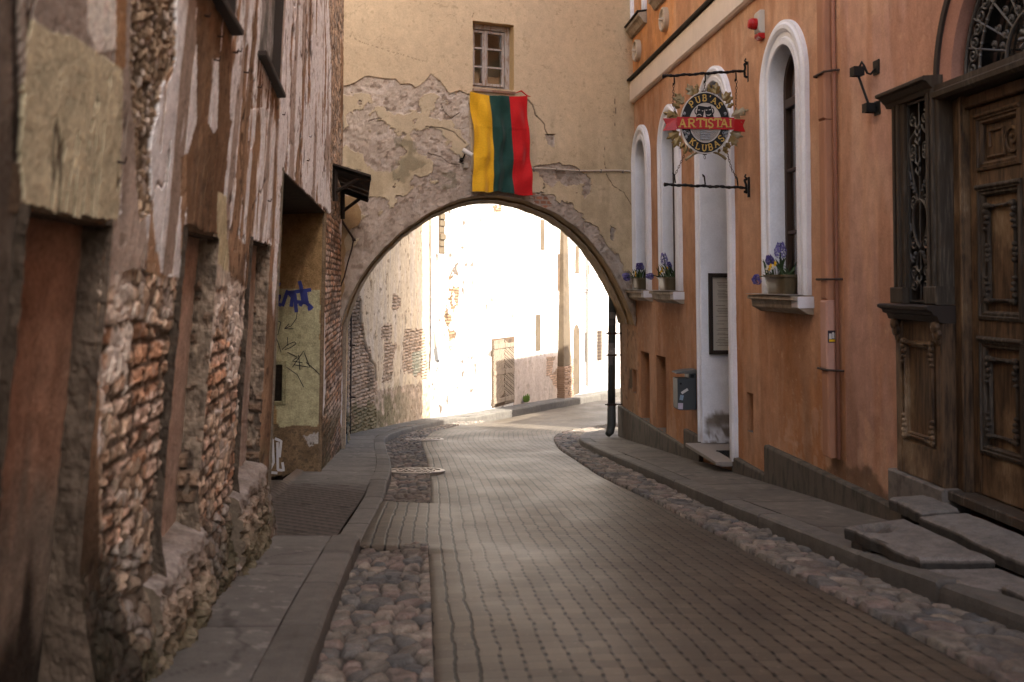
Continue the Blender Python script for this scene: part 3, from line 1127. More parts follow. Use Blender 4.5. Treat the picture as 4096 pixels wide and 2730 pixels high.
# --- grey blocked upper windows with a dark slipping sill
for k, (a, b_, c0, c1) in enumerate(UP):
    q = MB()
    yy = np.linspace(a - .1, b_ + .1, 40); zz = np.linspace(c0 - .05, c1, 60)
    Yp, Zp = np.meshgrid(yy, zz, indexing='ij')
    f = fbm(Yp * 7, Zp * 5, 351 + k, 5)
    cc = np.array([.20, .20, .185]) * (.45 + 1.1 * f)[..., None]
    cc = mixc(cc, sst(.56, .64, f), np.array([.36, .35, .33]))
    q.grid(np.stack([xL(Yp, Zp) - .05 + .012 * (f - .5), Yp, Zp], -1), col=cc)
    w = q.build('blocked_window', M['wall_left'], lb)
    q = MB()
    q.frame_box(LPt, a - .05, b_ + .04, c0 - .03, c0 - .002, -.05, .06, bev=.006)
    q.build('sill', M['darkwood'], w)
    q = MB()
    q.frame_box(LPt, b_ - .002, b_ + .012, c0, c1, -.055, .012)
    q.build('jamb_strip', M['darkwood'], w)

# --- deep gateway: far cheek with graffiti, soffit, back wall
gy = GATE[1]
zt = GATE[3]
zg = float(gz(gy)) - .1
DEP = 1.1


def GP(u, v, n=0.0):                        # cheek coordinates: u = metres into the wall, v = height, n towards the camera
    return np.array([float(xL(gy, v)) - u, gy - n + .06 * u, v])


def G2(px, py):                             # pixel on the cheek -> (u, v)
    dx, dz = (px - CX) / K, (HY - py) / K
    yq = gy
    for _ in range(4):
        x, z = dx * yq, EYE + dz * yq
        u_ = float(xL(gy, z)) - x
        yq = gy + .06 * u_
    return u_, z


uu = np.linspace(-.0, DEP, 80); vv = np.linspace(zg - .1, zt + .02, 260)
Ug, Vg = np.meshgrid(uu, vv, indexing='ij')
Pg = np.stack([xL(gy, Vg) - Ug, gy + .06 * Ug, Vg], -1)
gx, gy_ = proj(Pg)
f = fbm(Ug * 6, Vg * 5, 361, 5); f2 = fbm(Ug * 30, Vg * 30, 362, 3)
cc = np.ones(Ug.shape + (3,)) * np.array([.30, .19, .09]) * (.8 + .4 * f)[..., None]
cc = mixc(cc, sst(905, 1130, 2035 - gy_ * 1.0 + 0 * f) * 0, [0, 0, 0])
ol = inpoly(gx + 8 * (f - .5), gy_ + 16 * (f - .5), [(1000, 1156), (1279, 1163), (1281, 1690), (1270, 1712), (1190, 1703), (1120, 1708), (1106, 1690), (1104, 1600), (1000, 1590)])
cc = mixc(cc, ol, np.array([.40, .37, .225]) * (.9 + .2 * f2[..., None]))
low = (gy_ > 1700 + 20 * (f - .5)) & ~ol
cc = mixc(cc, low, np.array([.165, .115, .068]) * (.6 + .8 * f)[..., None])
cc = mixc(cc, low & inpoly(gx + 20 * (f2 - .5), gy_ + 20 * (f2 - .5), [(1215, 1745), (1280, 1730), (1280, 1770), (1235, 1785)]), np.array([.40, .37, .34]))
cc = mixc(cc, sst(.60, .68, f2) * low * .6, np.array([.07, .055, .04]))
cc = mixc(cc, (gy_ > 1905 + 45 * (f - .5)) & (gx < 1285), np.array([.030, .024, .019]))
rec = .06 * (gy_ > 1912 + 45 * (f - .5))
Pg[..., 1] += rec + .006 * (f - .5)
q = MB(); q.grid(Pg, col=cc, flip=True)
# light plaster arris down the corner
for zz0 in (0,):
    vv2 = np.linspace(zg, zt, 90)
    G = np.array([[[float(xL(gy, v_)) + o_, gy + dy_ + .012 * (float(vnoise(v_ * 7, o_ * 30, 8)) - .5), v_] for o_, dy_ in ((-.032, -.006), (-.012, -.012), (.008, -.008), (.012, .02))] for v_ in vv2])
    q.grid(G, col=np.ones(G.shape) * np.array([.19, .135, .085]) * (.6 + .8 * fbm(G[..., 2] * 6, G[..., 0] * 20, 3, 3))[..., None])
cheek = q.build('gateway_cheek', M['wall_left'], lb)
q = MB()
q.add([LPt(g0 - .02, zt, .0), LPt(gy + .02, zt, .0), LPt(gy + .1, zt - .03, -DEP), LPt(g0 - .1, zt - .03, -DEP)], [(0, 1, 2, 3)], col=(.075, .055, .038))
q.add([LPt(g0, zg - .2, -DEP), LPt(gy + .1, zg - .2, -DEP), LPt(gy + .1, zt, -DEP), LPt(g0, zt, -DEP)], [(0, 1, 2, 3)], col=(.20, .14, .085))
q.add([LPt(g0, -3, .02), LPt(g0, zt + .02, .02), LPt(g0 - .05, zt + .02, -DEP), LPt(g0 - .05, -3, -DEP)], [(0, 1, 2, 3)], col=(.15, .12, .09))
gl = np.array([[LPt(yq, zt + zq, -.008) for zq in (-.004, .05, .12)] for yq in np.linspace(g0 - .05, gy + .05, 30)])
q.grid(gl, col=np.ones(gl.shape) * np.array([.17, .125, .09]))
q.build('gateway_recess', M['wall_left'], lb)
q = MB()
q.add([(-9, 1.5, -3), (-9, 16.3, -3), (-9, 16.3, 13.5), (-9, 1.5, 13.5)], [(0, 1, 2, 3)], col=(.3, .25, .2))
q.add([(-9, 16.3, -3), (-2.75, 16.3, -3), (-2.6, 16.3, 10.5), (-9, 16.3, 13.5)], [(0, 1, 2, 3)], col=(.3, .25, .2))
q.add([(-9, 1.5, 0), (-9, 1.5, -3), (-1.3, 1.5, -3), (-1.2, 1.5, 0)], [(0, 1, 2, 3)], col=(.3, .25, .2))
q.build('rear_wall', M['wall_left'], lb)
b = MB()                                    # paving inside the gateway
b.add([(-2.0, g0 - .3, float(gz(g0)) - .06), (-2.0, gy + .2, float(gz(gy)) - .10), (-4.2, gy + .2, float(gz(gy)) - .16), (-4.2, g0 - .3, float(gz(g0)) - .12)], [(0, 1, 2, 3)], col=(.13, .11, .09))
struct(b.build('gateway_floor', M['slab']))

# graffiti, paint a few tenths of a millimetre thick
def strokes(name, lines, w, matx, parent):
    q = MB()
    for L in lines:
        pts = [G2(x, y) for x, y in L]
        dense = []
        for (a0, a1), (c0, c1) in zip(pts[:-1], pts[1:]):
            for t_ in np.linspace(0, 1, 5)[:-1]:
                dense.append((a0 + (c0 - a0) * t_, a1 + (c1 - a1) * t_))
        dense.append(pts[-1])
        q.ribbon(dense, w, lambda u, v, n: GP(u, v, n), .004, .007)
    return q.build(name, matx, parent)


blue = mat_flat('blue_spray_paint', (.035, .045, .21), .6, var=.15, bump=0)
blackp = mat_flat('black_marker', (.022, .02, .02), .6, var=.1, bump=0)
whitep = mat_flat('white_spray_paint', (.55, .55, .57), .7, var=.15, bump=0)
strokes('graffiti', [[(1095, 1190), (1120, 1185), (1112, 1205), (1100, 1212), (1125, 1222)], [(1130, 1226), (1150, 1165), (1170, 1190), (1165, 1228)], [(1165, 1170), (1180, 1180), (1186, 1250)],
                     [(1152, 1172), (1245, 1160)], [(1198, 1125), (1205, 1150), (1212, 1205), (1200, 1225)], [(1222, 1170), (1228, 1215), (1248, 1232), (1232, 1238)], [(1180, 1208), (1236, 1212)], [(1075, 1150), (1105, 1135), (1122, 1140)]], .045, blue, cheek)
strokes('graffiti', [[(1190, 1240), (1186, 1275), (1165, 1305), (1140, 1315)], [(1155, 1297), (1138, 1316), (1175, 1316)], [(1113, 1285), (1124, 1290), (1112, 1340), (1100, 1345)], [(1104, 1345), (1125, 1410)],
                     [(1128, 1400), (1150, 1380), (1178, 1368), (1185, 1376), (1165, 1390), (1140, 1400)], [(1150, 1410), (1190, 1430), (1170, 1445), (1210, 1452)], [(1195, 1420), (1200, 1480)], [(1170, 1470), (1215, 1405), (1240, 1470), (1175, 1460)],
                     [(1140, 1465), (1190, 1500), (1215, 1550)], [(1225, 1450), (1260, 1480), (1280, 1500)], [(1150, 1350), (1152, 1385)]], .009, blackp, cheek)
strokes('graffiti', [[(1078, 1745), (1090, 1760), (1095, 1850), (1080, 1880)], [(1100, 1755), (1125, 1765), (1118, 1830)], [(1110, 1880), (1135, 1882), (1130, 1850)], [(1078, 1890), (1110, 1893)], [(1110, 1770), (1112, 1880)]], .032, whitep, cheek)
# little hatch in the cheek
q = MB()
h0, h1 = G2(1083, 1460), G2(1128, 1605)
q.frame_box(GP, h1[0] + .0, h0[0] + .12, h1[1], h0[1], -.01, .004, col=(.02, .016, .012))
hatch = q.build('vent_hatch', M['wall_left'], cheek)
q = MB()
for a, b_, c, d in ((h1[0] - .05, h1[0], h1[1] - .05, h0[1] + .05), (h1[0], h0[0] + .12, h0[1], h0[1] + .05), (h1[0], h0[0] + .12, h1[1] - .05, h1[1])):
    q.frame_box(GP, a, b_, c, d, -.01, .025, bev=.006, col=(.27, .25, .15))
q.build('hatch_frame', M['wall_left'], cheek)
# iron pins left in the plaster
for x, y in ((815, 58), (868, 140), (945, 200), (930, 205), (975, 285), (1028, 345), (1125, 455), (470, 640), (1068, 800), (1235, 545), (855, 235), (1225, 640)):
    a = LW(x, y)
    q = MB()
    p0, p1 = LPt(a[0], a[1], -.03), LPt(a[0] - .008, a[1] - .012, .028)
    p2 = p1 + np.array([.005, 0, .02])
    q.tube([p0, p1, p2], [.005, .005, .003], 6)
    q.build('iron_pin', M['rust'], lb)
# roof strip closing the top
q = MB()
q.add([(-.9, 1.5, 10.5), (-2.6, 16.3, 10.5), (-9, 16.3, 13.5), (-9, 1.5, 13.5)], [(0, 1, 2, 3)])
q.add([(-.9, 1.5, 10.5), (-9, 1.5, 13.5), (-9, 1.5, 0), (-.9, 1.5, 0)], [(0, 1, 2, 3)])
q.build('roof', mat_flat('old_tiles', (.20, .09, .055), .9), lb)

# --- small slatted wooden canopy at the far end of the wall
ca = thing('wooden_canopy', 'small dark slatted wooden canopy high on the left wall beside the arch', 'canopy', (-2.3, 14.5, EYE + 1.4))
A0 = np.array([-.1797 * 13.5, 13.5, EYE + 1.62]); A1 = np.array([-.1415 * 13.5, 13.5, EYE + 1.46])
B0 = np.array([-2.66, 15.6, EYE + 1.46]); B1 = np.array([-.1446 * 15.55, 15.55, EYE + 1.30])
q = MB()
nb = 5
for k in range(nb):
    t0, t1 = k / nb + .006, (k + 1) / nb - (.035 if k in (2, 3) else .006)
    p = [A0 + (B0 - A0) * t0, A1 + (B1 - A1) * t0, A1 + (B1 - A1) * t1, A0 + (B0 - A0) * t1]
    dz = np.array([0, 0, .028])
    q.hexa([x - dz for x in p] + [x for x in p])
q.build('boards', M['darkwood'], ca)
for t0 in (.06, .9):
    q = MB()
    a = A0 + (B0 - A0) * t0; c = A1 + (B1 - A1) * t0
    q.tube([a - [0, 0, .06], c - [0, 0, .06]], .03, 4)
    q.tube([a - [-.02, 0, .50], a - [-.02, 0, .0]], .035, 4)
    q.tube([a - [-.02, 0, .38], .3 * a + .7 * c - [0, 0, .07]], .026, 4)
    q.build('bracket', M['darkwood'], ca)
# ------------------------------------------------------------------ building bridging the street on an arch
ab = thing('arch_building', 'cream plastered building with peeling render bridging the street on a round arch', 'building', (AX + 2.4, AY + 1.2, float(gz(17))))
EDGE_PX = [(1362, 1306), (1374, 1246), (1410, 1159), (1461, 1072), (1524, 1001), (1601, 930), (1675, 874), (1762, 824), (1840, 796), 
           (1903, 780), (1976, 776), (2037, 784), (2117, 804), (2191, 834), (2265, 874), (2331, 924), (2385, 988), (2439, 1065), (2482, 1145), (2519, 1219), (2544, 1309)]
E = np.array([AW(*p) for p in EDGE_PX])
sf = E[0, 0] - .06
E = np.concatenate([[[sf - .03, -1.6]], [[sf - .02, EYE - .95]], E])
# smooth dense outline with a broken rim
ed_t = np.concatenate([[0], np.cumsum(np.hypot(*np.diff(E, axis=0).T))])
td = np.linspace(0, ed_t[-1], 420)
Es = np.interp(td, ed_t, E[:, 0]); Ez = np.interp(td, ed_t, E[:, 1])
kern = np.ones(23) / 23
for _ in range(3):
    Es[12:-12] = np.convolve(Es, kern, 'same')[12:-12]; Ez[12:-12] = np.convolve(Ez, kern, 'same')[12:-12]
brk = .030 * (fbm(td * 4.5, td * 0 + 2, 401, 5) - .5) + .02 * np.maximum(0, fbm(td * 1.3, td * 0 + 7, 402, 3) - .56) * 3
Ez = Ez + brk
Esm = np.maximum.accumulate(Es)
SR = (2.23 - AX) / AD[0] + .02              # where it meets the right-hand house
ss = np.unique(np.concatenate([np.arange(-.25, .5, .012), np.arange(.5, SR + .15, .0175), [sf, AW(1891, 90)[0], AW(2055, 100)[0]]]))
za = np.interp(ss, Esm + np.arange(len(Esm)) * 1e-7, Ez)
za = np.where(ss < sf - .01, -2.0, za)
za = np.where(ss > SR, np.interp(SR, Esm + np.arange(len(Esm)) * 1e-7, Ez) - .0, za)
NR = 400
zT = EYE + 5.6
t = np.linspace(0, 1, NR)
S = np.repeat(ss[:, None], NR, 1)
Zr = za[:, None] + (zT - za[:, None]) * t[None, :]
P0 = np.stack([AX + AD[0] * S, AY + AD[1] * S, Zr], -1)
px, py = proj(P0)
cx_, cy_ = (px - 1300) / .829, py / .829
f = fbm(S * 5, Zr * 5, 411, 5); f2 = fbm(S * 22, Zr * 22, 412, 4); f3 = fbm(S * 1.4, Zr * 1.0, 413, 4)
w1_, w2_ = 46 * (fbm(S * 4, Zr * 4, 414, 5) - .5), 46 * (fbm(S * 4, Zr * 4, 415, 5) - .5)
qx, qy = cx_ + w1_, cy_ + w2_
cream = np.array([.62, .502, .340])
col = np.ones(S.shape + (3,)) * cream * (.94 + .18 * (f3 - .5))[..., None]
col = mixc(col, sst(950, 1450, cx_) * .6, np.array([.60, .45, .27]))
col = mixc(col, sst(620, 820, cy_) * sst(.3, .55, f) * .45, np.array([.46, .36, .22]))
col = mixc(col, sst(1300, 1500, cx_) * sst(300, 500, cy_) * sst(1200, 700, cy_) * .35, np.array([.27, .21, .13]))
dep = .006 * (f - .5) + .004 * (f2 - .5)
peel_poly = [(-60, 425), (68, 413), (110, 415), (150, 397), (195, 368), (250, 374), (300, 380), (345, 381), (366, 403), (410, 403), (440, 430), (475, 400), (512, 360), (556, 392), (602, 450), (650, 440), (690, 460), (702, 600), (712, 960), (650, 985), (400, 1100), (200, 1330), (60, 1700), (-60, 1700)]
peel = inpoly(cx_ + .35 * w1_, cy_ + .35 * w2_, peel_poly)
dA = polydist(cx_, cy_, [((p[0] - 1300) / .829, p[1] / .829) for p in EDGE_PX])
isl = fbm(S * 2.6, Zr * 2.9, 421, 5)
island = (isl > .515 + .05 * sst(640, 800, cy_)) & (cy_ > 455 + 60 * (f - .5)) & (dA > 120 + 90 * (f - .5)) & (cx_ > 85)
bare = peel & ~island
band = (dA < 58 + 70 * (f - .5) + 60 * sst(640, 500, cx_)) | (inpoly(qx, qy, [(975, 800), (1120, 790), (1200, 800), (1285, 850), (1280, 930), (1230, 1000), (1270, 1090), (1180, 1060), (1060, 960), (985, 960)]) & (isl > .40)) \
    | inpoly(cx_ + .3 * w1_, cy_ + .3 * w2_, [(1062, 650), (1112, 648), (1110, 715), (1080, 700)]) | inpoly(qx, qy, [(1370, 1090), (1400, 1100), (1395, 1160), (1372, 1150)])
bare = bare | band
mort = np.array([.470, .400, .325]) * (.80 + .40 * f)[..., None]
mort = mixc(mort, sst(.54, .66, fbm(S * 7, Zr * 8, 431, 4)) * .8, np.array([.60, .53, .46]))
mort = mixc(mort, sst(520, 860, cy_) * .55, np.array([.31, .245, .195]) * (.6 + .8 * f)[..., None])
mort = mixc(mort, sst(.62, .68, fbm(S * 9, Zr * 12, 432, 4)) * .8, np.array([.24, .185, .14]))
col = np.where(bare[..., None], mort, col)
old = peel & island
col = np.where(old[..., None], col * np.array([.90, .93, .95]), col)
dep = dep - .026 * bare + bare * (.026 * (f2 - .5) + .02 * (f - .5)) - .010 * old
# torn edge of the upper coat throws a thin shadow line: undercut
moss = (inpoly(qx, qy, [(340, 670), (480, 690), (500, 790), (420, 830), (350, 800)]) | inpoly(qx, qy, [(545, 820), (640, 830), (640, 900), (560, 905)]) | inpoly(qx, qy, [(320, 800), (400, 800), (400, 880), (330, 870)]))
col = mixc(col, moss * sst(.42, .62, f) * .6, np.array([.16, .15, .095]))
# smooth patch of old ochre beside the left wall
och = inpoly(px + .5 * w1_, py + .5 * w2_, [(1330, 780), (1425, 775), (1446, 850), (1432, 905), (1405, 915), (1378, 960), (1380, 1150), (1340, 1240)])
col = mixc(col, och * .85, np.array([.33, .215, .10]) * (.7 + .5 * f)[..., None]); dep = np.where(och, .004 * (f - .5), dep)
gp = inpoly(cx_ + .2 * w1_, cy_, [(60, 500), (92, 505), (88, 690), (62, 700)])
col = mixc(col, gp * .8, np.array([.23, .215, .17]))
# exposed brick by the crown
bk = inpoly(qx, qy, [(1010, 925), (1075, 935), (1110, 990), (1060, 1000), (1020, 975)])
be, bi, bj = bricks(S, Zr, .075, .13, .014, 17)
col = mixc(col, bk, mixc(np.ones(S.shape + (3,)) * np.array([.33, .15, .09]) * (.7 + .5 * bi)[..., None], 1 - be, np.array([.30, .25, .2])))
# cracks
def crack(pts, w=2.2, d=.012):
    global col, dep
    m = sst(w * 1.6, w * .4, polydist(cx_ + .30 * w1_, cy_ + .30 * w2_, pts))
    col = mixc(col, m * .85, np.array([.075, .052, .035])); dep = dep - d * m


crack([(960, 476), (985, 488), (1003, 512), (1015, 555), (1022, 562)], 3)
crack([(1022, 562), (1058, 598), (1062, 622), (1078, 652), (1110, 650)], 2.6)
crack([(690, 458), (720, 480), (755, 500)], 2.6)
crack([(70, 150), (180, 205), (330, 255), (480, 300)], .7, .003); crack([(1350, 700), (1345, 760), (1360, 830)], 1.2); crack([(1390, 560), (1405, 470), (1395, 640)], .9)
crack([(1360, 840), (1385, 900), (1440, 930), (1475, 990)], 1.3); crack([(485, 615), (560, 620), (620, 640), (680, 690)], 2.4); crack([(565, 500), (575, 540), (610, 575), (650, 545)], 2)
crack([(210, 590), (240, 575), (275, 572)], 2); crack([(710, 90), (720, 60)], .6); crack([(500, 740), (560, 755), (600, 790), (650, 800)], 2.4)
sc = np.abs(fbm(S * 1.6, Zr * 1.6, 441, 5) - .5)
col = mixc(col, sst(.004, .001, sc) * .35 * (~bare), np.array([.2, .15, .09]))
col = mixc(col, sst(.73, .78, fbm(S * 13, Zr * 13, 443, 3)) * .35 * (~bare), np.array([.30, .23, .14]))
stain = sst(.50, .66, fbm(S * 5, Zr * .7, 445, 4)) * sst(250, 900, cy_)
col = mixc(col, stain * .22 * (~bare), np.array([.27, .21, .13]))
Pw = np.stack([P0[..., 0] + AN[0] * dep, P0[..., 1] + AN[1] * dep, Zr], -1)
ws0, ws1 = AW(1891, 90)[0], AW(2055, 100)[0]
wz0, wz1 = AW(2055, 362)[1] - .0, AW(2055, 102)[1]
cS = .5 * (S[:-1, :-1] + S[1:, 1:]); cZ = .5 * (Zr[:-1, :-1] + Zr[1:, 1:])
keep = ~((cS > ws0) & (cS < ws1) & (cZ > wz0) & (cZ < wz1))
b = MB()
b.grid(Pw, keep, col=col)
ZR = 10.5
b.add([AP(-.25, zT - .03), AP(SR + .9, zT - .03), AP(SR + .9, ZR), AP(-.25, ZR)], [(0, 1, 2, 3)], col=cream)
# window reveals
DW = .19
for (a0, a1) in (((ws0, wz0), (ws0, wz1)), ((ws1, wz0), (ws1, wz1)), ((ws0, wz1), (ws1, wz1)), ((ws0, wz0), (ws1, wz0))):
    b.add([AP(*a0, .006), AP(*a1, .006), AP(*a1, -DW - .02), AP(*a0, -DW - .02)], [(0, 1, 2, 3)], col=(.58, .42, .22))
b.build('wall', M['wall_arch'], ab)

# soffit: two rings, set along the line of the street
SD = np.array([-.09, 1.0])
b = MB()


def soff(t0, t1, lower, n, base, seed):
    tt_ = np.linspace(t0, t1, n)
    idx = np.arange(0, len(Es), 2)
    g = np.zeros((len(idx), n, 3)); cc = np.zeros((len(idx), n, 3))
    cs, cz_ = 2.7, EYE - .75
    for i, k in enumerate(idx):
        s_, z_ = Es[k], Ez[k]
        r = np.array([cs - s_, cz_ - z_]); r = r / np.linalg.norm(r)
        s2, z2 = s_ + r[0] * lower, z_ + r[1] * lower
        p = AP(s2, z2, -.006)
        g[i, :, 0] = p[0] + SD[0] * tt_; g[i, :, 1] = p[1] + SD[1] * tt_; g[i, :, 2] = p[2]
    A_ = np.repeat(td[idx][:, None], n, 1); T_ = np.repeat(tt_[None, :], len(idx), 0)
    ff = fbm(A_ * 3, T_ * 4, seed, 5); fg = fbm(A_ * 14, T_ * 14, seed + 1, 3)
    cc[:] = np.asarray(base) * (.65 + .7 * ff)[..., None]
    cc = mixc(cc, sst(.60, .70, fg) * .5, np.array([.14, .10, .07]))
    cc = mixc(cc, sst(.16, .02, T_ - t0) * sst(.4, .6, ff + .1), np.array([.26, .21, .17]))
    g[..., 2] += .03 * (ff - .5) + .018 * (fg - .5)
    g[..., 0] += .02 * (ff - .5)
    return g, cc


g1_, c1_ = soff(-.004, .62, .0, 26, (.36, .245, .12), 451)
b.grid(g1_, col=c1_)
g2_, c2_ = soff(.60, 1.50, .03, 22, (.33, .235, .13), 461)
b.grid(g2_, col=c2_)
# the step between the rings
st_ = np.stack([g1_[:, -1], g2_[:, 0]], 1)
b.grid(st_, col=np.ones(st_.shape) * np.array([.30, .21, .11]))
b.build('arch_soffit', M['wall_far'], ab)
b = MB()                                   # rear face, roof
sb = np.linspace(-.3, SR + .9, 80)
zb_ = np.interp(sb, Esm + np.arange(len(Esm)) * 1e-7, Ez) - .04
zb_ = np.where(sb < sf, -3, np.where(sb > SR, -3.2, zb_))
G = np.stack([np.array([[*(AP(s_, 0)[:2] + SD * 1.42), z_] for s_, z_ in zip(sb, zb_)]), np.array([[*(AP(s_, 0)[:2] + SD * 1.42), ZR] for s_ in sb])], 1)
b.grid(G, col=np.ones(G.shape) * cream)
b.build('rear_wall', M['wall_arch'], ab)
b = MB()
b.add([AP(-.3, ZR), AP(SR + .9, ZR), [*(AP(SR + .9, 0)[:2] + SD * 1.42), ZR], [*(AP(-.3, 0)[:2] + SD * 1.42), ZR]], [(0, 1, 2, 3)])
b.build('roof', bpy.data.materials['old_tiles'], ab)

# the small casement
grey_paint = mat_flat('flaking_grey_paint', (.40, .36, .33), .75, var=.2, s1=22, stretch=(3, 3, .6), bump=.4, dirt=(.27, .19, .135))
b = MB()
n0, n1 = -DW - .05, -DW
b.frame_box(AP, ws0, ws1, wz1 - .085, wz1, n0, n1 + .01, bev=.006)
b.frame_box(AP, ws0, ws0 + .06, wz0, wz1 - .086, n0, n1 + .01, bev=.006)
b.frame_box(AP, ws1 - .09, ws1, wz0, wz1 - .086, n0, n1 + .01, bev=.006)
b.frame_box(AP, ws0 + .061, ws1 - .091, wz0, wz0 + .05, n0, n1 + .01, bev=.006)
win = b.build('window', grey_paint, ab)
mid = ws0 + .395 * (ws1 - ws0)
zlo, zhi = wz0 + .068, wz1 - .098
for a, c in ((ws0 + .064, mid - .006), (mid + .006, ws1 - .098)):
    b = MB()
    e = .045
    b.frame_box(AP, a, a + e, zlo, zhi, n0 - .02, n1 + .006, bev=.008)
    b.frame_box(AP, c - e, c, zlo, zhi, n0 - .02, n1 + .006, bev=.008)
    b.frame_box(AP, a + e, c - e, zhi - e, zhi, n0 - .02, n1 + .005, bev=.008)
    b.frame_box(AP, a + e, c - e, zlo, zlo + e, n0 - .02, n1 + .005, bev=.008)
    for k in (1, 2):
        zz = zlo + (zhi - zlo) * k / 3 + .01
        b.frame_box(AP, a + e, c - e, zz - .016, zz + .016, n0 - .01, n1 - .004, bev=.005)
    b.build('sash', grey_paint, win)
    b = MB()
    b.frame_box(AP, a + e - .005, c - e + .005, zlo + e - .005, zhi - e + .005, n1 - .034, n1 - .03)
    b.build('pane', M['pane'], win)
b = MB()
b.frame_box(AP, mid - .022, mid + .022, zlo, zhi, n1 + .004, n1 + .022, bev=.006)
b.build('mullion', grey_paint, win)
b = MB()
P8 = [AP(ws0 - .005, wz0 - .07, -.02), AP(ws1 + .01, wz0 - .07, -.02), AP(ws1 + .01, wz0 - .075, .05), AP(ws0 - .005, wz0 - .075, .05),
      AP(ws0 - .005, wz0 + .0, -.19), AP(ws1 + .01, wz0 + .0, -.19), AP(ws1 + .01, wz0 - .035, .055), AP(ws0 - .005, wz0 - .035, .055)]
b.hexa(P8)
b.build('sill', mat_flat('rusty_sill', (.27, .15, .10), .8, var=.3, s1=14, dirt=(.36, .28, .22)), win)

# --- cable pipe along the wall and down the corner
cp = thing('cable_pipe', 'thin cream painted pipe running from behind the flag along the arch wall to the corner', 'pipe', AP(4.3, EYE + 1.9))
CLIP = mat_flat('clip_metal', (.30, .27, .23), .5, .5)
b = MB()
a, c, d = AW(2085, 676), AW(2531, 688), AW(2540, 1093)
pts = [AP(a[0] + (c[0] - .03 - a[0]) * k, a[1] + (c[1] - a[1]) * k + .012 * math.sin(k * 9), .022) for k in np.linspace(0, 1, 20)]
pts += [AP(c[0], c[1] - .03, .022)] + [AP(d[0] - .02 + (c[0] - d[0]) * k, d[1] + (c[1] - .06 - d[1]) * k, .022) for k in np.linspace(1, 0, 12)]
b.tube(pts, .0165, 8)
b.build('pipe', mat_flat('pipe_paint', (.50, .42, .33), .6, var=.1), cp, smooth=True)
for k in (.1, .3, .5, .7, .9):
    b = MB()
    p = a[0] + (c[0] - a[0]) * k
    b.frame_box(AP, p - .01, p + .01, a[1] + (c[1] - a[1]) * k - .028, a[1] + (c[1] - a[1]) * k + .026, -.01, .042, bev=.004)
    b.build('pipe_clip', CLIP, cp)

# --- security camera on its junction box
sc_ = thing('security_camera', 'small white security camera on a bracket to the left of the flag', 'camera', AP(*AW(1852, 640)))
wh = mat_flat('camera_white', (.62, .60, .56), .4, var=.06, bump=.05)
a = AW(1860, 664); c = AW(1858, 622)
b = MB()
b.frame_box(AP, a[0] - .035, a[0] + .045, a[1] - .045, a[1] + .045, -.01, .05, bev=.01)
b.build('junction_box', mat_flat('box_grey', (.42, .38, .32), .6, var=.1), sc_)
b = MB()
p1 = AP(c[0] - .07, c[1] + .075, .10); p2 = AP(c[0] + .075, c[1] - .02, .16)
b.tube([p1, p1 + (p2 - p1) * .9, p2], [.040, .042, .042], 16)
b.build('housing', wh, sc_, smooth=False)
b = MB()
b.tube([p2, p2 + (p2 - p1) * .012], [.035, .033], 16)
b.build('lens', M['glass'], sc_)
b = MB()
q1 = AP(c[0] - .05, c[1] - .08, -.01)
b.tube([q1, AP(c[0] - .05, c[1] - .07, .06), p1 + (p2 - p1) * .35], .012, 8)
b.tube([AP(c[0] - .05, c[1] - .08, -.005), AP(c[0] - .05, c[1] - .08, .01)], [.04, .03], 12)
b.tube([q1 + [0, 0, -.02], AP(c[0] - .11, c[1] - .12, .02), AP(a[0] - .03, a[1] + .03, .03)], .006, 6)
b.build('bracket', M['iron'], sc_)

# --- black cable looping down at the left springing
cb = thing('loose_cable', 'black cable sagging from the corner and down the left side of the arch', 'cable', AP(*AW(1390, 980)))
b = MB()
def cab(pts, r, n=.03):
    q = [AP(*AW(x, y), n) for x, y in pts]
    b.tube(q, r, 7)


cab([(1356, 862), (1372, 895), (1392, 925), (1405, 945), (1413, 960)], .018)
cab([(1412, 962), (1405, 1000), (1390, 1050), (1375, 1110), (1358, 1152)], .012)
cab([(1413, 956), (1416, 966)], .03)
b.build('cable', M['rust'], cb, smooth=True)

# --- the flag
fl = thing('hanging_flag', 'yellow, green and red striped flag hung vertically below the small window over the arch', 'flag', AP(*AW(1985, 580), .05))
c_tl, c_tr, c_br, c_bl = AW(1873, 374), AW(2097, 389), AW(2117, 786), AW(1880, 771)
nu, nv = 70, 110
uu, vv = np.meshgrid(np.linspace(0, 1, nu), np.linspace(0, 1, nv), indexing='ij')


def bil(k):
    return (c_tl[k] * (1 - uu) + c_tr[k] * uu) * (1 - vv) + (c_bl[k] * (1 - uu) + c_br[k] * uu) * vv


s_ = bil(0) - .02 * np.sin(vv * 7 + 1) * (1 - uu) + .018 * np.sin(vv * 4.2) * uu - .03 * np.sin(np.pi * vv) * (uu - .5)
z_ = bil(1) - .035 * np.sin(np.pi * uu) * (1 - vv) ** 3 + .02 * np.sin(uu * 13) * vv * .5 + .05 * (np.abs(uu - .42) < .2) * vv ** 8 * (1 - np.abs(uu - .42) / .2)
pull = np.exp(-((vv) / .35)) * (np.abs(uu - .5) * 2) ** 2
fold = .034 * np.sin(uu * 21 + vv * 3.0 + 1.3 * fbm(uu * 2, vv * 2, 471, 3) * 4) * (.3 + .7 * vv) + .046 * np.sin((uu - 1.1 * vv) * 13 + .6) * (1 - .8 * vv) * .55 + .018 * np.sin((uu * .6 + vv) * 19) * np.exp(-((vv - .75) / .25) ** 2) + .022 * np.sin(uu * 30 + 2 * vv) * vv + .018 * np.sin((uu + 1.5 * vv) * 12 + 1) * (.5 - .4 * vv) + .030 * (fbm(uu * 3, vv * 4, 472, 3) - .5)
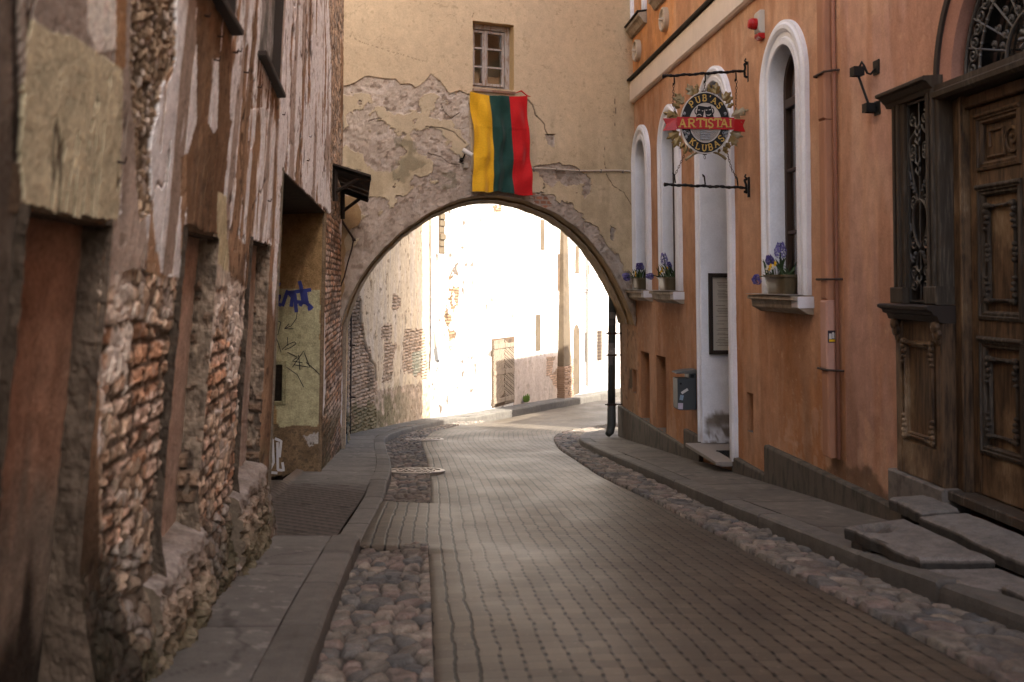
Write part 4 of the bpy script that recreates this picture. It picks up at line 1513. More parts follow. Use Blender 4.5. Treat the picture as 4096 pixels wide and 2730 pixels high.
crease = .006 * (np.exp(-((vv - .33) / .008) ** 2) + np.exp(-((vv - .655) / .008) ** 2) + .8 * np.exp(-((uu - .5) / .01) ** 2))
nn = .125 + fold - .03 * pull + crease + .03 * vv
Pf = np.stack([AX + AD[0] * s_ + AN[0] * nn, AY + AD[1] * s_ + AN[1] * nn, z_], -1)
cols_ = (('flag_yellow', (.72, .40, .015)), ('flag_green', (.012, .052, .042)), ('flag_red', (.50, .009, .012)))
cut = [0, int(nu * .345), int(nu * .68), nu - 1]
for (nm, cc), i0, i1 in zip(cols_, cut[:-1], cut[1:]):
    t = NT(nm)
    p = t.pos()
    wv = t.noise(p, 40, 3)
    t.base(t.mix(1.0, cc, t.math('MULTIPLY_ADD', t.math('SUBTRACT', wv, .5), .4, 1.0), 'MULTIPLY'), .75, 0, .2)
    t.b.inputs['Sheen Weight'].default_value = .15
    t.bump(wv, .1, .003)
    b = MB()
    b.grid(Pf[i0:i1 + 1]); b.grid(Pf[i0:i1 + 1] + np.array([AN[0], AN[1], 0]) * -.0022, flip=True)
    b.build(nm.split('_')[1] + '_stripe', t.m, fl, smooth=True)
b = MB()
b.tube([Pf[0, 0], AP(ws0 - .0, wz0 - .07, .03)], .005, 5)
b.build('tie_string', bpy.data.materials['flag_yellow'], fl)
b = MB()
b.tube([Pf[-1, 0], AP(c_tr[0] - .08, c_tr[1] + .09, .05), AP(ws1 - .0, wz0 - .06, .04)], [.012, .014, .004], 5)
b.tube([Pf[-1, 0], Pf[-1, 0] + np.array([.06, .02, -.01])], [.014, .004], 5)
b.build('tie_knot', bpy.data.materials['flag_red'], fl)

# things seen behind the panes
bx = thing('cardboard_box', 'brown cardboard box standing behind the lower left pane of the small window', 'box', AP(ws0 + .25, wz0 + .05, -.45))
b = MB(); b.frame_box(AP, ws0 + .05, mid - .06, wz0 + .02, wz0 + .34, -.6, -.30, bev=.004)
b.frame_box(AP, ws0 + .05, mid - .2, wz0 + .341, wz0 + .36, -.5, -.28)
b.build('box', mat_flat('cardboard', (.34, .22, .12), .8, var=.1), bx)
pp = thing('paper_stack', 'stack of pale papers behind the lower right pane of the small window', 'papers', AP(mid + .3, wz0 + .05, -.4))
b = MB(); b.frame_box(AP, mid + .02, ws1 - .12, wz0 + .02, wz0 + .14, -.55, -.30, bev=.004)
b.build('papers', mat_flat('paper', (.55, .53, .50), .8, var=.05), pp)
b = MB(); b.frame_box(AP, mid + .03, ws1 - .13, wz0 + .142, wz0 + .26, -.54, -.31, bev=.004)
b.build('folder', bpy.data.materials['cardboard'], pp)
# ------------------------------------------------------------------ orange house and pink house on the right
ob = thing('orange_house', 'orange plastered house with white arched window surrounds along the right pavement', 'house', (2.9, 13.5, float(gz(13.5))))
pb = thing('pink_house', 'pink plastered house with a carved wooden doorway at the right edge', 'house', (3.2, 7.2, float(gz(7.2))))
YB = 9.05                                    # party line behind the rain pipe
YEND = 19.55
W_IN, W_RO = .40, .66
WC = [17.36, 15.36, 10.465]
ZS = EYE - .13                               # sills
ZSP = EYE + 2.08                             # springing
DC, D_IN, D_RO = 13.0, .61, .81              # doorway niche
DSP = EYE + 2.00
DZ0 = EYE - 2.22
SLOTS = [(16.97, 17.62, EYE - 2.40, EYE - 1.21, .14), (15.82, 16.44, EYE - 2.40, EYE - 1.19, .14), (11.60, 11.82, EYE - 1.76, EYE - 1.30, .14), (18.05, 18.35, EYE - 2.02, EYE - 1.60, .12)]

ylist = [5.0]
while ylist[-1] < YEND:
    ylist.append(ylist[-1] + min(max(.0034 * ylist[-1], .02), .05))
ylist[-1] = YEND
SURF = []


def wall_part(ya, yb, holes, name, parent, zmax=12.0):
    global SURF
    ys = np.array([q for q in ylist if ya < q < yb] + [ya, yb] + [h for s in SLOTS for h in s[:2] if ya < h < yb])
    ys = np.unique(ys)
    N = 300
    t = np.linspace(0, 1, N)
    Y = np.repeat(ys[:, None], N, 1)
    zt = EYE + 1130 / K * Y * 1.04 + .3
    z0 = gz(Y) - .15
    Z = z0 + (zt - z0) * t[None, :]
    # snap a few rows to slot heads and feet
    X = xR(Y, Z)
    px, py = proj(np.stack([X, Y, Z], -1))
    f = fbm(Y * 3, Z * 3, 501, 5); f2 = fbm(Y * 16, Z * 16, 502, 4); big = fbm(Y * .9, Z * .7, 503, 4)
    drip = fbm(Y * 5, Z * .55, 504, 5); h = Z - gz(Y)
    wx = 40 * (f - .5)
    col = np.ones(Y.shape + (3,)) * np.array([.50, .285, .170])
    col = mixc(col, sst(10.2, 8.6, Y + .6 * (big - .5)) * .75, np.array([.50, .275, .175]))
    col = mixc(col, (Y < YB) * 1.0, np.array([.46, .27, .20]))
    up = Z > EYE + 3.6
    col = mixc(col, up * (Y > YB), np.array([.66, .32, .13]))
    col = col * (.74 + .52 * big)[..., None] * (.92 + .16 * f)[..., None]
    col = mixc(col, sst(.44, .62, fbm(Y * 1.1, Z * .9, 515, 5)) * sst(EYE - .6, EYE + 1.6, Z) * .55, np.array([.60, .39, .26]))
    col = mixc(col, sst(EYE + .4, EYE - .9, Z) * sst(.40, .60, fbm(Y * 2.2, Z * .8, 516, 5)) * .85 * (Y > YB), np.array([.42, .19, .08]))
    for pl__ in ([(3190, 1745), (3225, 1640), (3262, 1600), (3300, 1660), (3308, 1860), (3270, 1830), (3240, 1770), (3100, 1770), (3110, 1745)], [(3400, 1660), (3440, 1640), (3490, 1720), (3560, 1820), (3560, 1960), (3500, 1880), (3460, 1870), (3420, 1780)], [(3120, 1660), (3150, 1650), (3165, 1710), (3140, 1740)]):
        col = mixc(col, inpoly(px + 1.6 * wx, py + 2.5 * wx, pl__) * sst(.36, .52, fbm(Y * 9, Z * 5, 517, 4)) * .8, np.array([.50, .30, .20]))
    col = mixc(col, sst(.52, .70, drip) * .35 * ~up, np.array([.58, .33, .19]))
    col = mixc(col, sst(.50, .64, fbm(Y * 4, Z * .6, 506, 5)) * .45, np.array([.38, .17, .08]))
    # sill runs: dark water marks below every window
    for c in WC:
        m = np.exp(-((Y - c) / .55) ** 4) * sst(ZS - .12, ZS - .3, Z) * sst(ZS - 1.5, ZS - .4, Z + .5 * (drip - .5))
        col = mixc(col, m * .6, np.array([.26, .115, .05]))
    # repaired render near the alarm
    m = inpoly(px + wx, py + wx, [(2950, 225), (3010, 120), (3035, 130), (3010, 190), (2985, 215), (2960, 235)])
    col = mixc(col, m * .55, np.array([.40, .22, .13]))
    # salt and worn paint low down
    low = sst(1.25, .2, h)
    m = sst(.50, .60, fbm(Y * 4.2, Z * 2.6, 507, 5) + .22 * low * sst(12, 9, Y) - .16) * low
    col = mixc(col, m * .7, np.array([.52, .30, .185]))
    m = sst(.56, .62, fbm(Y * 9, Z * 5, 508, 4) + .12 * low - .10) * low * sst(13, 9, Y)
    col = mixc(col, m * .7, np.array([.55, .36, .24]))
    # mould where the plinth meets the wall
    m = sst(.50, .62, fbm(Y * 6, Z * 6, 509, 5) * .6 + .48 * sst(.56, .26, h) * np.exp(-((Y - 8.9) / .75) ** 2))
    col = mixc(col, m * .7, np.array([.085, .060, .034]))
    # darker corner beyond the arch
    m = sst(17.7, 18.4, Y + .9 * (f - .5)) * (Z < EYE + .2)
    col = mixc(col, m * .65, np.array([.26, .165, .09]))
    m = inpoly(px + .4 * wx, py + .4 * wx, [(2515, 1475), (2545, 1480), (2546, 1540), (2528, 1545), (2512, 1560)])
    col = mixc(col, m * .8, np.array([.05, .045, .03]))
    m = sst(.64, .70, fbm(Y * 11, Z * 7, 510, 4)) * sst(17.3, 18.6, Y) * (Z < EYE)
    col = mixc(col, m * .7, np.array([.09, .07, .045]))
    col = mixc(col, sst(.74, .79, fbm(Y * 20, Z * 20, 511, 3)) * .4, np.array([.56, .36, .23]))
    sp = fbm(Y * 30, Z * 7, 521, 4); col = col * (.86 + .28 * sp)[..., None]
    ck = sst(.008, .002, np.abs(fbm(Y * 1.3, Z * .9, 523, 5) - .5)) * (fbm(Y * .8, Z * .8, 524, 2) > .52)
    col = mixc(col, ck * .16, np.array([.16, .08, .04]))
    gr_ = sst(.50, .66, fbm(Y * 3, Z * .5, 525, 5)) * sst(1.9, .3, h); col = mixc(col, gr_ * .45, np.array([.20, .105, .055]))
    n = .010 * (f - .5) + .004 * (f2 - .5) + .02 * (big - .5)
    cy_, cz = .5 * (Y[:-1, :-1] + Y[1:, 1:]), .5 * (Z[:-1, :-1] + Z[1:, 1:])
    keep = np.ones(cy_.shape, bool)
    for hh in holes:
        keep &= ~hh(cy_, cz)
    b = MB()
    b.grid(np.stack([X - n, Y - .0874 * n, Z], -1), keep, col=col)
    b.add([RP(ya, float(zt[0, -1]) - .02), RP(yb, float(zt[-1, -1]) - .02), RP(yb, zmax), RP(ya, zmax)], [(0, 1, 2, 3)], col=(.5, .22, .09))
    return b


def arch_hole(c, r, z0, zs):
    return lambda y, z: ((np.abs(y - c) < r) & (z > z0) & (z < zs)) | ((np.hypot(y - c, z - zs) < r) & (z >= zs))


holes = [arch_hole(c, W_IN + .05, ZS - .0, ZSP) for c in WC] + [arch_hole(DC, D_IN + .05, DZ0, DSP)]
holes += [lambda y, z, s=s: (y > s[0]) & (y < s[1]) & (z > s[2]) & (z < s[3]) for s in SLOTS]
ZMAX = EYE + 12.5
b = wall_part(YB, YEND, holes, 'wall', ob, ZMAX)
# slots: cheeks, heads, backs
for a, c, z0, z1, d in SLOTS:
    for q in (((a, z0), (a, z1)), ((c, z0), (c, z1)), ((a, z1), (c, z1)), ((a, z0), (c, z0))):
        b.add([RP(*q[0], .008), RP(*q[1], .008), RP(*q[1], -d - .2), RP(*q[0], -d - .2)], [(0, 1, 2, 3)], col=(.40, .20, .10) if q[0][1] != z0 or q[1][1] != z0 else (.20, .17, .14))
# return wall at the corner beyond the arch, then the back of the house
p0, p1 = RP(YEND, -4), np.array([3.3, 20.4, -4])
for pa, pb_ in ((p0, p1), (p1, np.array([8.5, 15.9, -4])), (np.array([8.5, 15.9, -4]), np.array([9.5, YB, -4]))):
    b.add([pa, pb_, [pb_[0], pb_[1], ZMAX], [pa[0], pa[1], ZMAX]], [(0, 1, 2, 3)], col=(.40, .2, .1))
b.build('wall', M['wall_right'], ob)
b = MB()
b.add([[*RP(YB, 0)[:2], ZMAX], [*RP(YEND, 0)[:2], ZMAX], [3.3, 20.4, ZMAX], [8.5, 15.9, ZMAX], [9.5, YB, ZMAX]], [(0, 1, 2, 3, 4)])
b.build('roof', bpy.data.materials['old_tiles'], ob)
iron_dark = mat_flat('dark_grate', (.012, .011, .010), .8, var=.2, bump=.1)
for a, c, z0, z1, d in SLOTS:
    b = MB()
    b.add([RP(a - .02, z0 - .02, -d - .19), RP(c + .02, z0 - .02, -d - .19), RP(c + .02, z1 + .02, -d - .19), RP(a - .02, z1 + .02, -d - .19)], [(0, 1, 2, 3)])
    k = a + .04
    while k < c:
        b.frame_box(RP, k, k + .014, z0, z1, -d - .03, -d - .012)
        k += .075
    for zz in np.arange(z0 + .12, z1, .28):
        b.frame_box(RP, a, c, zz, zz + .022, -d - .036, -d - .008)
    b.build('basement_grate', iron_dark, ob)

# --- white arched surrounds
white_w = mat_attr('white_limewash', lo=.86, hi=1.08, bump=.2, bd=.004, s1=5, s2=50)
WCOL = np.array([.80, .82, .86])


def arch_path(c, r, z0, zs, nj=30, na=40):
    P = [(c + r, z0 + (zs - z0) * k / nj, (1, 0)) for k in range(nj)]
    P += [(c + r * math.cos(t), zs + r * math.sin(t), (math.cos(t), math.sin(t))) for t in np.linspace(0, math.pi, na)]
    P += [(c - r, zs - (zs - z0) * k / nj, (-1, 0)) for k in range(1, nj + 1)]
    return P


def surround(c, r, ro, z0, zs, depth, seed, peel=False):
    w = ro - r
    nd = 26 if peel else 8
    prof = [(0, -depth)] + [(0, -depth + depth * k / nd) for k in range(1, nd)] + [(0, .035), (.012, .05), (w * .30, .05), (w * .34, .03), (w * .52, .03), (w * .56, .05), (w * .66, .066), (w * .82, .066), (w * .9, .05), (w, .045), (w, -.03)]
    path = arch_path(c, r, z0, zs, 90 if peel else 30)
    V = np.array([[RP(u + o * ou, v + o * ov, n) for o, n in prof] for u, v, (ou, ov) in path])
    f = fbm(V[..., 1] * 4 + V[..., 0] * 3, V[..., 2] * 3, seed, 5)
    cc = np.ones(V.shape) * WCOL * (.92 + .14 * f)[..., None]
    hh = V[..., 2] - z0
    cc = mixc(cc, sst(.25, .02, hh + .25 * (f - .5)) * .4, np.array([.36, .33, .30]))
    if peel:
        far = np.zeros(V.shape[:2], bool); far[:91, :nd] = True
        line = .46 + .10 * np.array([o for o in range(len(prof))])[None, :] * -.35
        m = far * sst(.03, -.03, hh - (.56 + .35 * (f - .5) - .30 * np.arange(len(prof))[None, :] / nd + .30 * (fbm(V[..., 0] * 9, V[..., 2] * 7, seed + 5, 4) - .5)))
        cc = mixc(cc, m * 1.0, np.array([.215, .185, .155]) * (.7 + .6 * fbm(V[..., 0] * 20, V[..., 2] * 14, seed + 3, 4))[..., None])
        m2 = m * sst(.06, -.06, hh - (.20 + .2 * (f - .5)))
        cc = mixc(cc, m2 * sst(.4, .6, fbm(V[..., 0] * 16, V[..., 2] * 12, seed + 4, 4)), WCOL * .85)
    b = MB()
    b.grid(V, col=cc)
    return b


wood_brown = mat_flat('brown_window_wood', (.050, .028, .018), .55, var=.3, s1=12, stretch=(4, 4, .7), bump=.2)
curtain = mat_flat('pale_curtain', (.36, .35, .32), .9, var=.06, bump=0)
sill_m = mat_flat('sill_stone', (.34, .285, .215), .8, var=.25, s1=10, bump=.3, dirt=(.22, .175, .125))
for c in WC:
    sb_ = surround(c, W_IN, W_RO, ZS + .0, ZSP, .19, int(c * 7))
    su = sb_.build('window_surround', white_w, ob, smooth=False)
    b = MB()                                  # timber frame with bars
    zt = ZSP
    d0, d1 = -.20, -.135
    path = arch_path(c, W_IN - .05, ZS + .04, ZSP)
    b.sweep(path, [(0, d0), (0, d1), (.052, d1 + .004), (.052, d0)], RP)
    b.frame_box(RP, c - .03, c + .03, ZS + .04, ZSP + .34, d0, d1 + .006, bev=.008)
    b.frame_box(RP, c - W_IN + .04, c + W_IN - .04, ZS, ZS + .06, d0, d1 + .004, bev=.008)
    b.frame_box(RP, c - W_IN + .05, c + W_IN - .05, ZSP - .20, ZSP - .10, d0, d1 + .012, bev=.01)
    for k in (1, 2):
        zz = ZS + (ZSP - .2 - ZS) * k / 3
        b.frame_box(RP, c - W_IN + .05, c + W_IN - .05, zz - .018, zz + .018, d0 + .01, d1 - .006, bev=.005)
    b.build('window_frame', wood_brown, su)
    b = MB()
    b.prism([(u, v) for u, v, _ in arch_path(c, W_IN - .04, ZS + .05, ZSP, 4, 24)], RP, -.178, -.174)
    b.build('window_pane', M['pane'], su)
    b = MB()
    nn = 90
    yy = np.linspace(c - W_IN, c + W_IN, nn)
    G = np.array([[RP(y_, z_, -.30 + .025 * math.sin((y_ - c) * 44) + .01 * math.sin((y_ - c) * 19)) for z_ in (ZS, ZSP - .1, ZSP + .4)] for y_ in yy])
    b.grid(G)
    b.add([RP(c - 1, ZS - .3, -.7), RP(c + 1, ZS - .3, -.7), RP(c + 1, ZSP + 1, -.7), RP(c - 1, ZSP + 1, -.7)], [(0, 1, 2, 3)])
    b.build('curtain', curtain, su)
    b = MB()                                  # stepped stone sill with lead flashing
    L = W_RO + .045
    b.prism([(-.10, .0), (.20, -.012), (.205, -.05), (.16, -.055), (.15, -.10), (.15, -.135), (.05, -.19), (-.05, -.19)], lambda n, v, u, c=c: RP(c + u, ZS + v, n), -L, L)
    b.build('window_sill', sill_m, su, bevel=.006)
    b = MB()
    b.frame_box(RP, c - L - .012, c - L + .17, ZS - .125, ZS - .012, -.02, .165, bev=.008)
    b.build('sill_end', M['white'], su)
    b = MB()
    b.frame_box(RP, c - L + .10, c + L - .02, ZS + .001, ZS + .006, -.02, .225)
    b.build('sill_flashing', mat_flat('lead', (.30, .28, .25), .5, .4, var=.2), su)

# --- doorway niche with a step
sb_ = surround(DC, D_IN, D_RO, DZ0 + .02, DSP, .62, 77, True)
dn = sb_.build('doorway_surround', white_w, ob)
b = MB()
b.prism([(u, v) for u, v, _ in arch_path(DC, D_IN - .0, DZ0, DSP, 4, 24)], RP, -.70, -.63)
b.frame_box(RP, DC - .03, DC + .03, DZ0, DSP - .3, -.63, -.60, bev=.008)
for s in (-1, 1):
    for z0, z1 in ((.2, .95), (1.15, 2.3), (2.5, 3.6)):
        b.frame_box(RP, DC + s * .30 - .2, DC + s * .30 + .2, DZ0 + z0, DZ0 + z1, -.63, -.61, bev=.012)
b.build('door', wood_brown, dn)
b = MB()
b.prism([(.26, 0), (.26, -.045), (.20, -.05), (.2, -.062), (-.7, -.062), (-.7, 0)], lambda n, v, u: RP(DC + u, DZ0 + v + .012, n), -.74, .70)
b.build('door_step', mat_flat('step_slab', (.25, .215, .18), .75, var=.2, s1=16, bump=.3), dn, bevel=.006)
b = MB()
for k in range(16):
    yy = DC - .56 + k * .035
    b.frame_box(RP, yy, yy + .012, DZ0 + .013, DZ0 + .026, -.42, .02)
b.frame_box(RP, DC - .58, DC - .57, DZ0 + .013, DZ0 + .026, -.44, .04); b.frame_box(RP, DC - .02, DC - .01, DZ0 + .013, DZ0 + .026, -.44, .04)
b.build('boot_grate', M['iron'], dn)

# --- plinths, every length level, stepping with the slope
PL = [(14.56, 19.56, EYE - 2.40, .055), (13.74, 14.558, EYE - 2.13, .06), (11.09, 12.28, EYE - 2.135, .055), (7.9, 11.088, EYE - 1.80, .06)]
for i, (a, c, zt, n) in enumerate(PL):
    b = MB()
    b.prism([(-.06, 0), (n - .01, -.012), (n, -.03), (n + .004, -1.2), (-.06, -1.2)], lambda q, v, u, zt=zt: RP(u, zt + v, q), a, c)
    b.build('plinth', M['granite'], ob if i < 3 else pb)

# --- string course, medallions, upper sills
b = MB()
prof = [(-.06, EYE + 3.235), (.05, EYE + 3.235), (.075, EYE + 3.262), (.075, EYE + 3.58), (.05, EYE + 3.62), (-.06, EYE + 3.62)]
b.prism(prof, lambda n, v, u: RP(u, v, n), YB + .35, 18.02)
b.build('string_course', mat_flat('cream_band', (.76, .66, .56), .8, var=.12, s1=3, bump=.2, stretch=(1, 1, .5)), ob)
b = MB()
b.prism([(-.05, EYE + 3.625), (.13, EYE + 3.625), (.13, EYE + 3.645), (-.05, EYE + 3.68)], lambda n, v, u: RP(u, v, n), YB + .35, 18.03)
b.build('band_flashing', M['iron'], ob)
for c, zc in ((17.5, EYE + 4.07), (15.5, EYE + 4.09), (13.4, EYE + 4.09), (11.3, EYE + 4.09)):
    b = MB()
    ax = RP(c, zc, 1) - RP(c, zc, 0)
    b.lathe([(.19, -.02), (.19, .07), (.165, .085), (.15, .075), (.145, .05), (.11, .045), (.10, .06), (.085, .05), (.03, .05), (.028, .085), (.012, .12), (.001, .135)], RP(c, zc), ax, 32)
    b.build('medallion', mat_flat('medallion_stone', (.50, .41, .31), .8, var=.12) if 'medallion_stone' not in bpy.data.materials else bpy.data.materials['medallion_stone'], ob, smooth=False)
for c in (17.45, 15.36, 13.2, 11.1):
    L = .60 if c > 17 else .76
    b = MB()
    sf2 = surround(c, .40, .60 if c > 17 else .66, EYE + 4.62, EYE + 6.3, .2, int(c * 11))
    su = sf2.build('window_surround', white_w, ob)
    b.prism([(-.08, .0), (.14, -.03), (.14, -.09), (.10, -.12), (.05, -.2), (-.05, -.22)], lambda n, v, u, c=c: RP(c + u, EYE + 4.60 + v, n), -L, L)
    b.build('window_sill', sill_m, su, bevel=.006)
    b = MB()
    b.prism([(-.08, .004), (.17, -.026), (.17, -.045), (-.08, -.0)], lambda n, v, u, c=c: RP(c + u, EYE + 4.62 + v, n), -L - .02, L + .02)
    b.build('sill_flashing', M['iron'], su)
    b = MB()
    b.prism([(u, v) for u, v, _ in arch_path(c, .41, EYE + 4.62, EYE + 6.3, 4, 20)], RP, -.215, -.205)
    b.build('window_pane', M['glass'], su)

# ------------------------------------------------------------------ pink house: wall, doorway
DY = 6.32                                    # centre of the doorway
YL = 7.26                                    # far edge of the leaf recess
hp = [lambda y, z: (y > 5.38) & (y < 7.98) & (z < EYE + 1.46), lambda y, z: (np.hypot(y - DY, z - EYE - 1.46) < 1.05) & (z >= EYE + 1.45)]
ZP = EYE + 10.8
b = wall_part(5.0, YB, hp, 'wall', pb, ZP)
b.add([RP(1, -1), RP(5.0, -1), RP(5.0, ZP), RP(1, ZP)], [(0, 1, 2, 3)], col=(.42, .21, .13))
b.add([RP(1, ZP), RP(1, -1), [9.5, 1, -1], [9.5, 1, ZP]], [(0, 1, 2, 3)], col=(.42, .21, .13))
b.add([[9.5, 1, ZP], [9.5, 1, -1], [9.5, YB, -1], [9.5, YB, ZP]], [(0, 1, 2, 3)], col=(.42, .21, .13))
b.add([RP(YB, ZP), RP(YB, -1), [9.5, YB, -1], [9.5, YB, ZMAX], RP(YB, ZMAX)], [(0, 1, 2, 3, 4)], col=(.42, .21, .13))
b.build('wall', M['wall_right'], pb)
b = MB()
b.add([[*RP(YB, 0)[:2], ZP], [*RP(1, 0)[:2], ZP], [9.5, 1, ZP], [9.5, YB, ZP]], [(0, 1, 2, 3)])
b.build('roof', bpy.data.materials['old_tiles'], pb)

lh = thing('low_house', 'unseen plastered house next to the pink house, on the camera side, sized to block sun', 'house', (4.2, -3.0, float(gz(-3))))  # out of view, height set to keep direct sun off the street
b = MB()
b.hexa([RP(-8, -1), RP(.98, -1), [9, .98, -1], [9, -8, -1], RP(-8, EYE + 8), RP(.98, EYE + 8), [9, .98, EYE + 5], [9, -8, EYE + 5]], col=(.40, .32, .22))
b.build('wall', M['wall_right'], lh)
b = MB()
b.hexa([[3.4, -8.2, EYE + 8.01], [3.3, .99, EYE + 8.01], [9, .99, EYE + 8.01], [9, -8.2, EYE + 8.01], [6, -7, EYE + 10], [6, .2, EYE + 10], [6.5, .2, EYE + 10], [6.5, -7, EYE + 10]])
b.build('roof', bpy.data.materials['old_tiles'], lh)

wt = NT('weathered_oak')
p = wt.pos((9, 9, .9))
g = wt.noise(p, 4, 6, .65)
gf = wt.noise(wt.pos((14, 14, .7)), 16, 4, .6)
c0 = wt.ramp(g, [(.30, (.015, .009, .005)), (.45, (.050, .029, .015)), (.60, (.112, .066, .034))])
pw = wt.noise(wt.pos((1, 1, .55)), 2.6, 5, .6)
c1 = wt.mix(wt.ramp(pw, [(.50, 0), (.62, 1)]), c0, (.150, .092, .046))
c1 = wt.mix(wt.ramp(wt.math('ADD', wt.math('MULTIPLY', pw, .6), wt.math('MULTIPLY', gf, .4)), [(.57, 0), (.63, 1)]), c1, (.26, .19, .12))
wt.base(c1, .6, 0, .3)
wt.bump(wt.math('ADD', g, gf), .35, .004)
M['oak'] = wt.m
gt = NT('greyed_oak')
p = gt.pos((8, 8, .7))
g = gt.noise(p, 5, 6, .65)
c0 = gt.ramp(g, [(.34, (.030, .023, .016)), (.50, (.046, .036, .026)), (.66, (.11, .088, .066))])
pw = gt.noise(gt.pos((1, 1, .6)), 1.8, 4, .6)
c0 = gt.mix(gt.ramp(pw, [(.46, 0), (.60, 1)]), c0, (.045, .030, .018))
gt.base(c0, .75, 0, .25)
gt.bump(g, .4, .004)
M['greyoak'] = gt.m


def molding(b, y0, y1, z0, z1, n, w=.05, t=.03, m=0):        # raised picture-frame moulding, mitred
    path = [(y0, z0, (-1, -1)), (y1, z0, (1, -1)), (y1, z1, (1, 1)), (y0, z1, (-1, 1)), (y0, z0, (-1, -1))]
    b.sweep(path, [(-w, n), (-w, n + t * .5), (-w * .75, n + t), (-w * .45, n + t * .9), (-w * .35, n + t * 1.35), (0, n + t * 1.2), (.008, n + t * .6), (.01, n)], RP, m)


def corner_leaf(b, y, z, sy, sz, n, r=.035):
    for k in range(5):
        t = k / 4
        c = RP(y + sy * (.0 + .01 * math.sin(k * 2)), z - sz * t * .16, n + .01)
        b.lathe([(.002, -.02), (r * (.8 - .35 * t), -.008), (r * (.75 - .35 * t), .012), (.004, .022)], c, RP(y, z, 1) - RP(y, z, 0), 8)
    for k in range(3):
        c = RP(y - sy * (.02 + .028 * k), z - sz * .004 * k, n + .01)
        b.lathe([(.002, -.02), (r * (.7 - .2 * k), -.008), (r * (.65 - .2 * k), .012), (.004, .02)], c, RP(y, z, 1) - RP(y, z, 0), 8)


E1 = EYE
# side light: posts, cap, ledge, panel
side = None
b = MB()
b.frame_box(RP, 7.80, 7.975, E1 - .16, E1 + 1.40, -.14, .05, bev=.008)        # far post
b.frame_box(RP, 7.85, 7.88, E1 - .16, E1 + 1.40, .05, .075, bev=.006)
b.frame_box(RP, 7.925, 7.955, E1 - .16, E1 + 1.40, .05, .07, bev=.006)
b.frame_box(RP, 7.785, 7.99, E1 - .165, E1 - .04, -.1, .085, bev=.008)
b.frame_box(RP, 7.262, 7.43, E1 - .16, E1 + 1.40, -.14, .06, bev=.012)        # near post
b.frame_box(RP, 7.30, 7.33, E1 - .16, E1 + 1.42, .06, .085, bev=.008)
b.frame_box(RP, 7.37, 7.41, E1 - .16, E1 + 1.40, .06, .08, bev=.008)
b.frame_box(RP, 7.25, 7.44, E1 - .165, E1 - .03, -.1, .095, bev=.008)
side = b.build('side_light', M['greyoak'], pb)
b = MB()
b.prism([(-.1, 1.40), (.06, 1.40), (.075, 1.43), (.09, 1.44), (.12, 1.475), (.155, 1.485), (.155, 1.505), (.14, 1.515), (-.1, 1.53)], lambda n, v, u: RP(u, E1 + v, n), 7.30, 8.06)
b.build('side_light_cap', M['greyoak'], side)
b = MB()
b.prism([(-.1, -.17), (.15, -.17), (.17, -.18), (.165, -.20), (.13, -.215), (.12, -.24), (.09, -.25), (.075, -.29), (.03, -.30), (-.1, -.30)], lambda n, v, u: RP(u, E1 + v, n), 7.24, 8.04)
b.build('side_light_ledge', M['darkwood'], side)
b = MB()
zb0 = E1 - 1.50
b.frame_box(RP, 7.25, 7.975, zb0, E1 - .301, -.14, .03)
b.frame_box(RP, 7.88, 7.972, zb0, E1 - .302, .03, .052, bev=.008); b.frame_box(RP, 7.25, 7.34, zb0, E1 - .302, .03, .058, bev=.01)
b.frame_box(RP, 7.341, 7.879, zb0, zb0 + .26, .03, .05, bev=.008)
molding(b, 7.40, 7.82, zb0 + .30, E1 - .46, .03, .04, .022)
for yy in (7.40, 7.82):
    for zz, s in ((E1 - .46, 1), (zb0 + .30, -1)):
        corner_leaf(b, yy, zz, 1 if yy > 7.6 else -1, s, .05)
for yy in (7.93, 7.30):
    for k, (rr, dz) in enumerate(((.045, 0), (.05, .05), (.04, .10), (.028, .14))):
        b.lathe([(.002, -.03), (rr, -.01), (rr * .9, .02 - .004 * k), (.004, .035 - .006 * k)], RP(yy, E1 - .33 - dz, .075 - .012 * k), RP(7, 0, 1) - RP(7, 0, 0), 10)
b.build('lower_panel', M['oak'], side)
b = MB()
b.frame_box(RP, 7.43, 7.80, E1 - .16, E1 + 1.40, -.135, -.12)
b.build('pane', M['glass'], side)


def scroll(b, c, r0, turns, a0, sgn, n, rad, fn=RP, k=26, end=.25):
    pts = []
    for i in range(k):
        t = i / (k - 1)
        a = a0 + sgn * turns * 2 * math.pi * t
        r = r0 * (1 - (1 - end) * t)
        pts.append(fn(c[0] + r * math.cos(a), c[1] + r * math.sin(a), n))
    b.tube(pts, rad, 6)
    b.lathe([(.001, -.014), (.014, -.006), (.014, .008), (.001, .016)], pts[-1], fn(1, 1, 1) - fn(1, 1, 0), 8)


def bez(p0, p1, p2, p3, n=14):
    t = np.linspace(0, 1, n)[:, None]
    p0, p1, p2, p3 = [np.array(q, float) for q in (p0, p1, p2, p3)]
    return (1 - t) ** 3 * p0 + 3 * (1 - t) ** 2 * t * p1 + 3 * (1 - t) * t * t * p2 + t ** 3 * p3


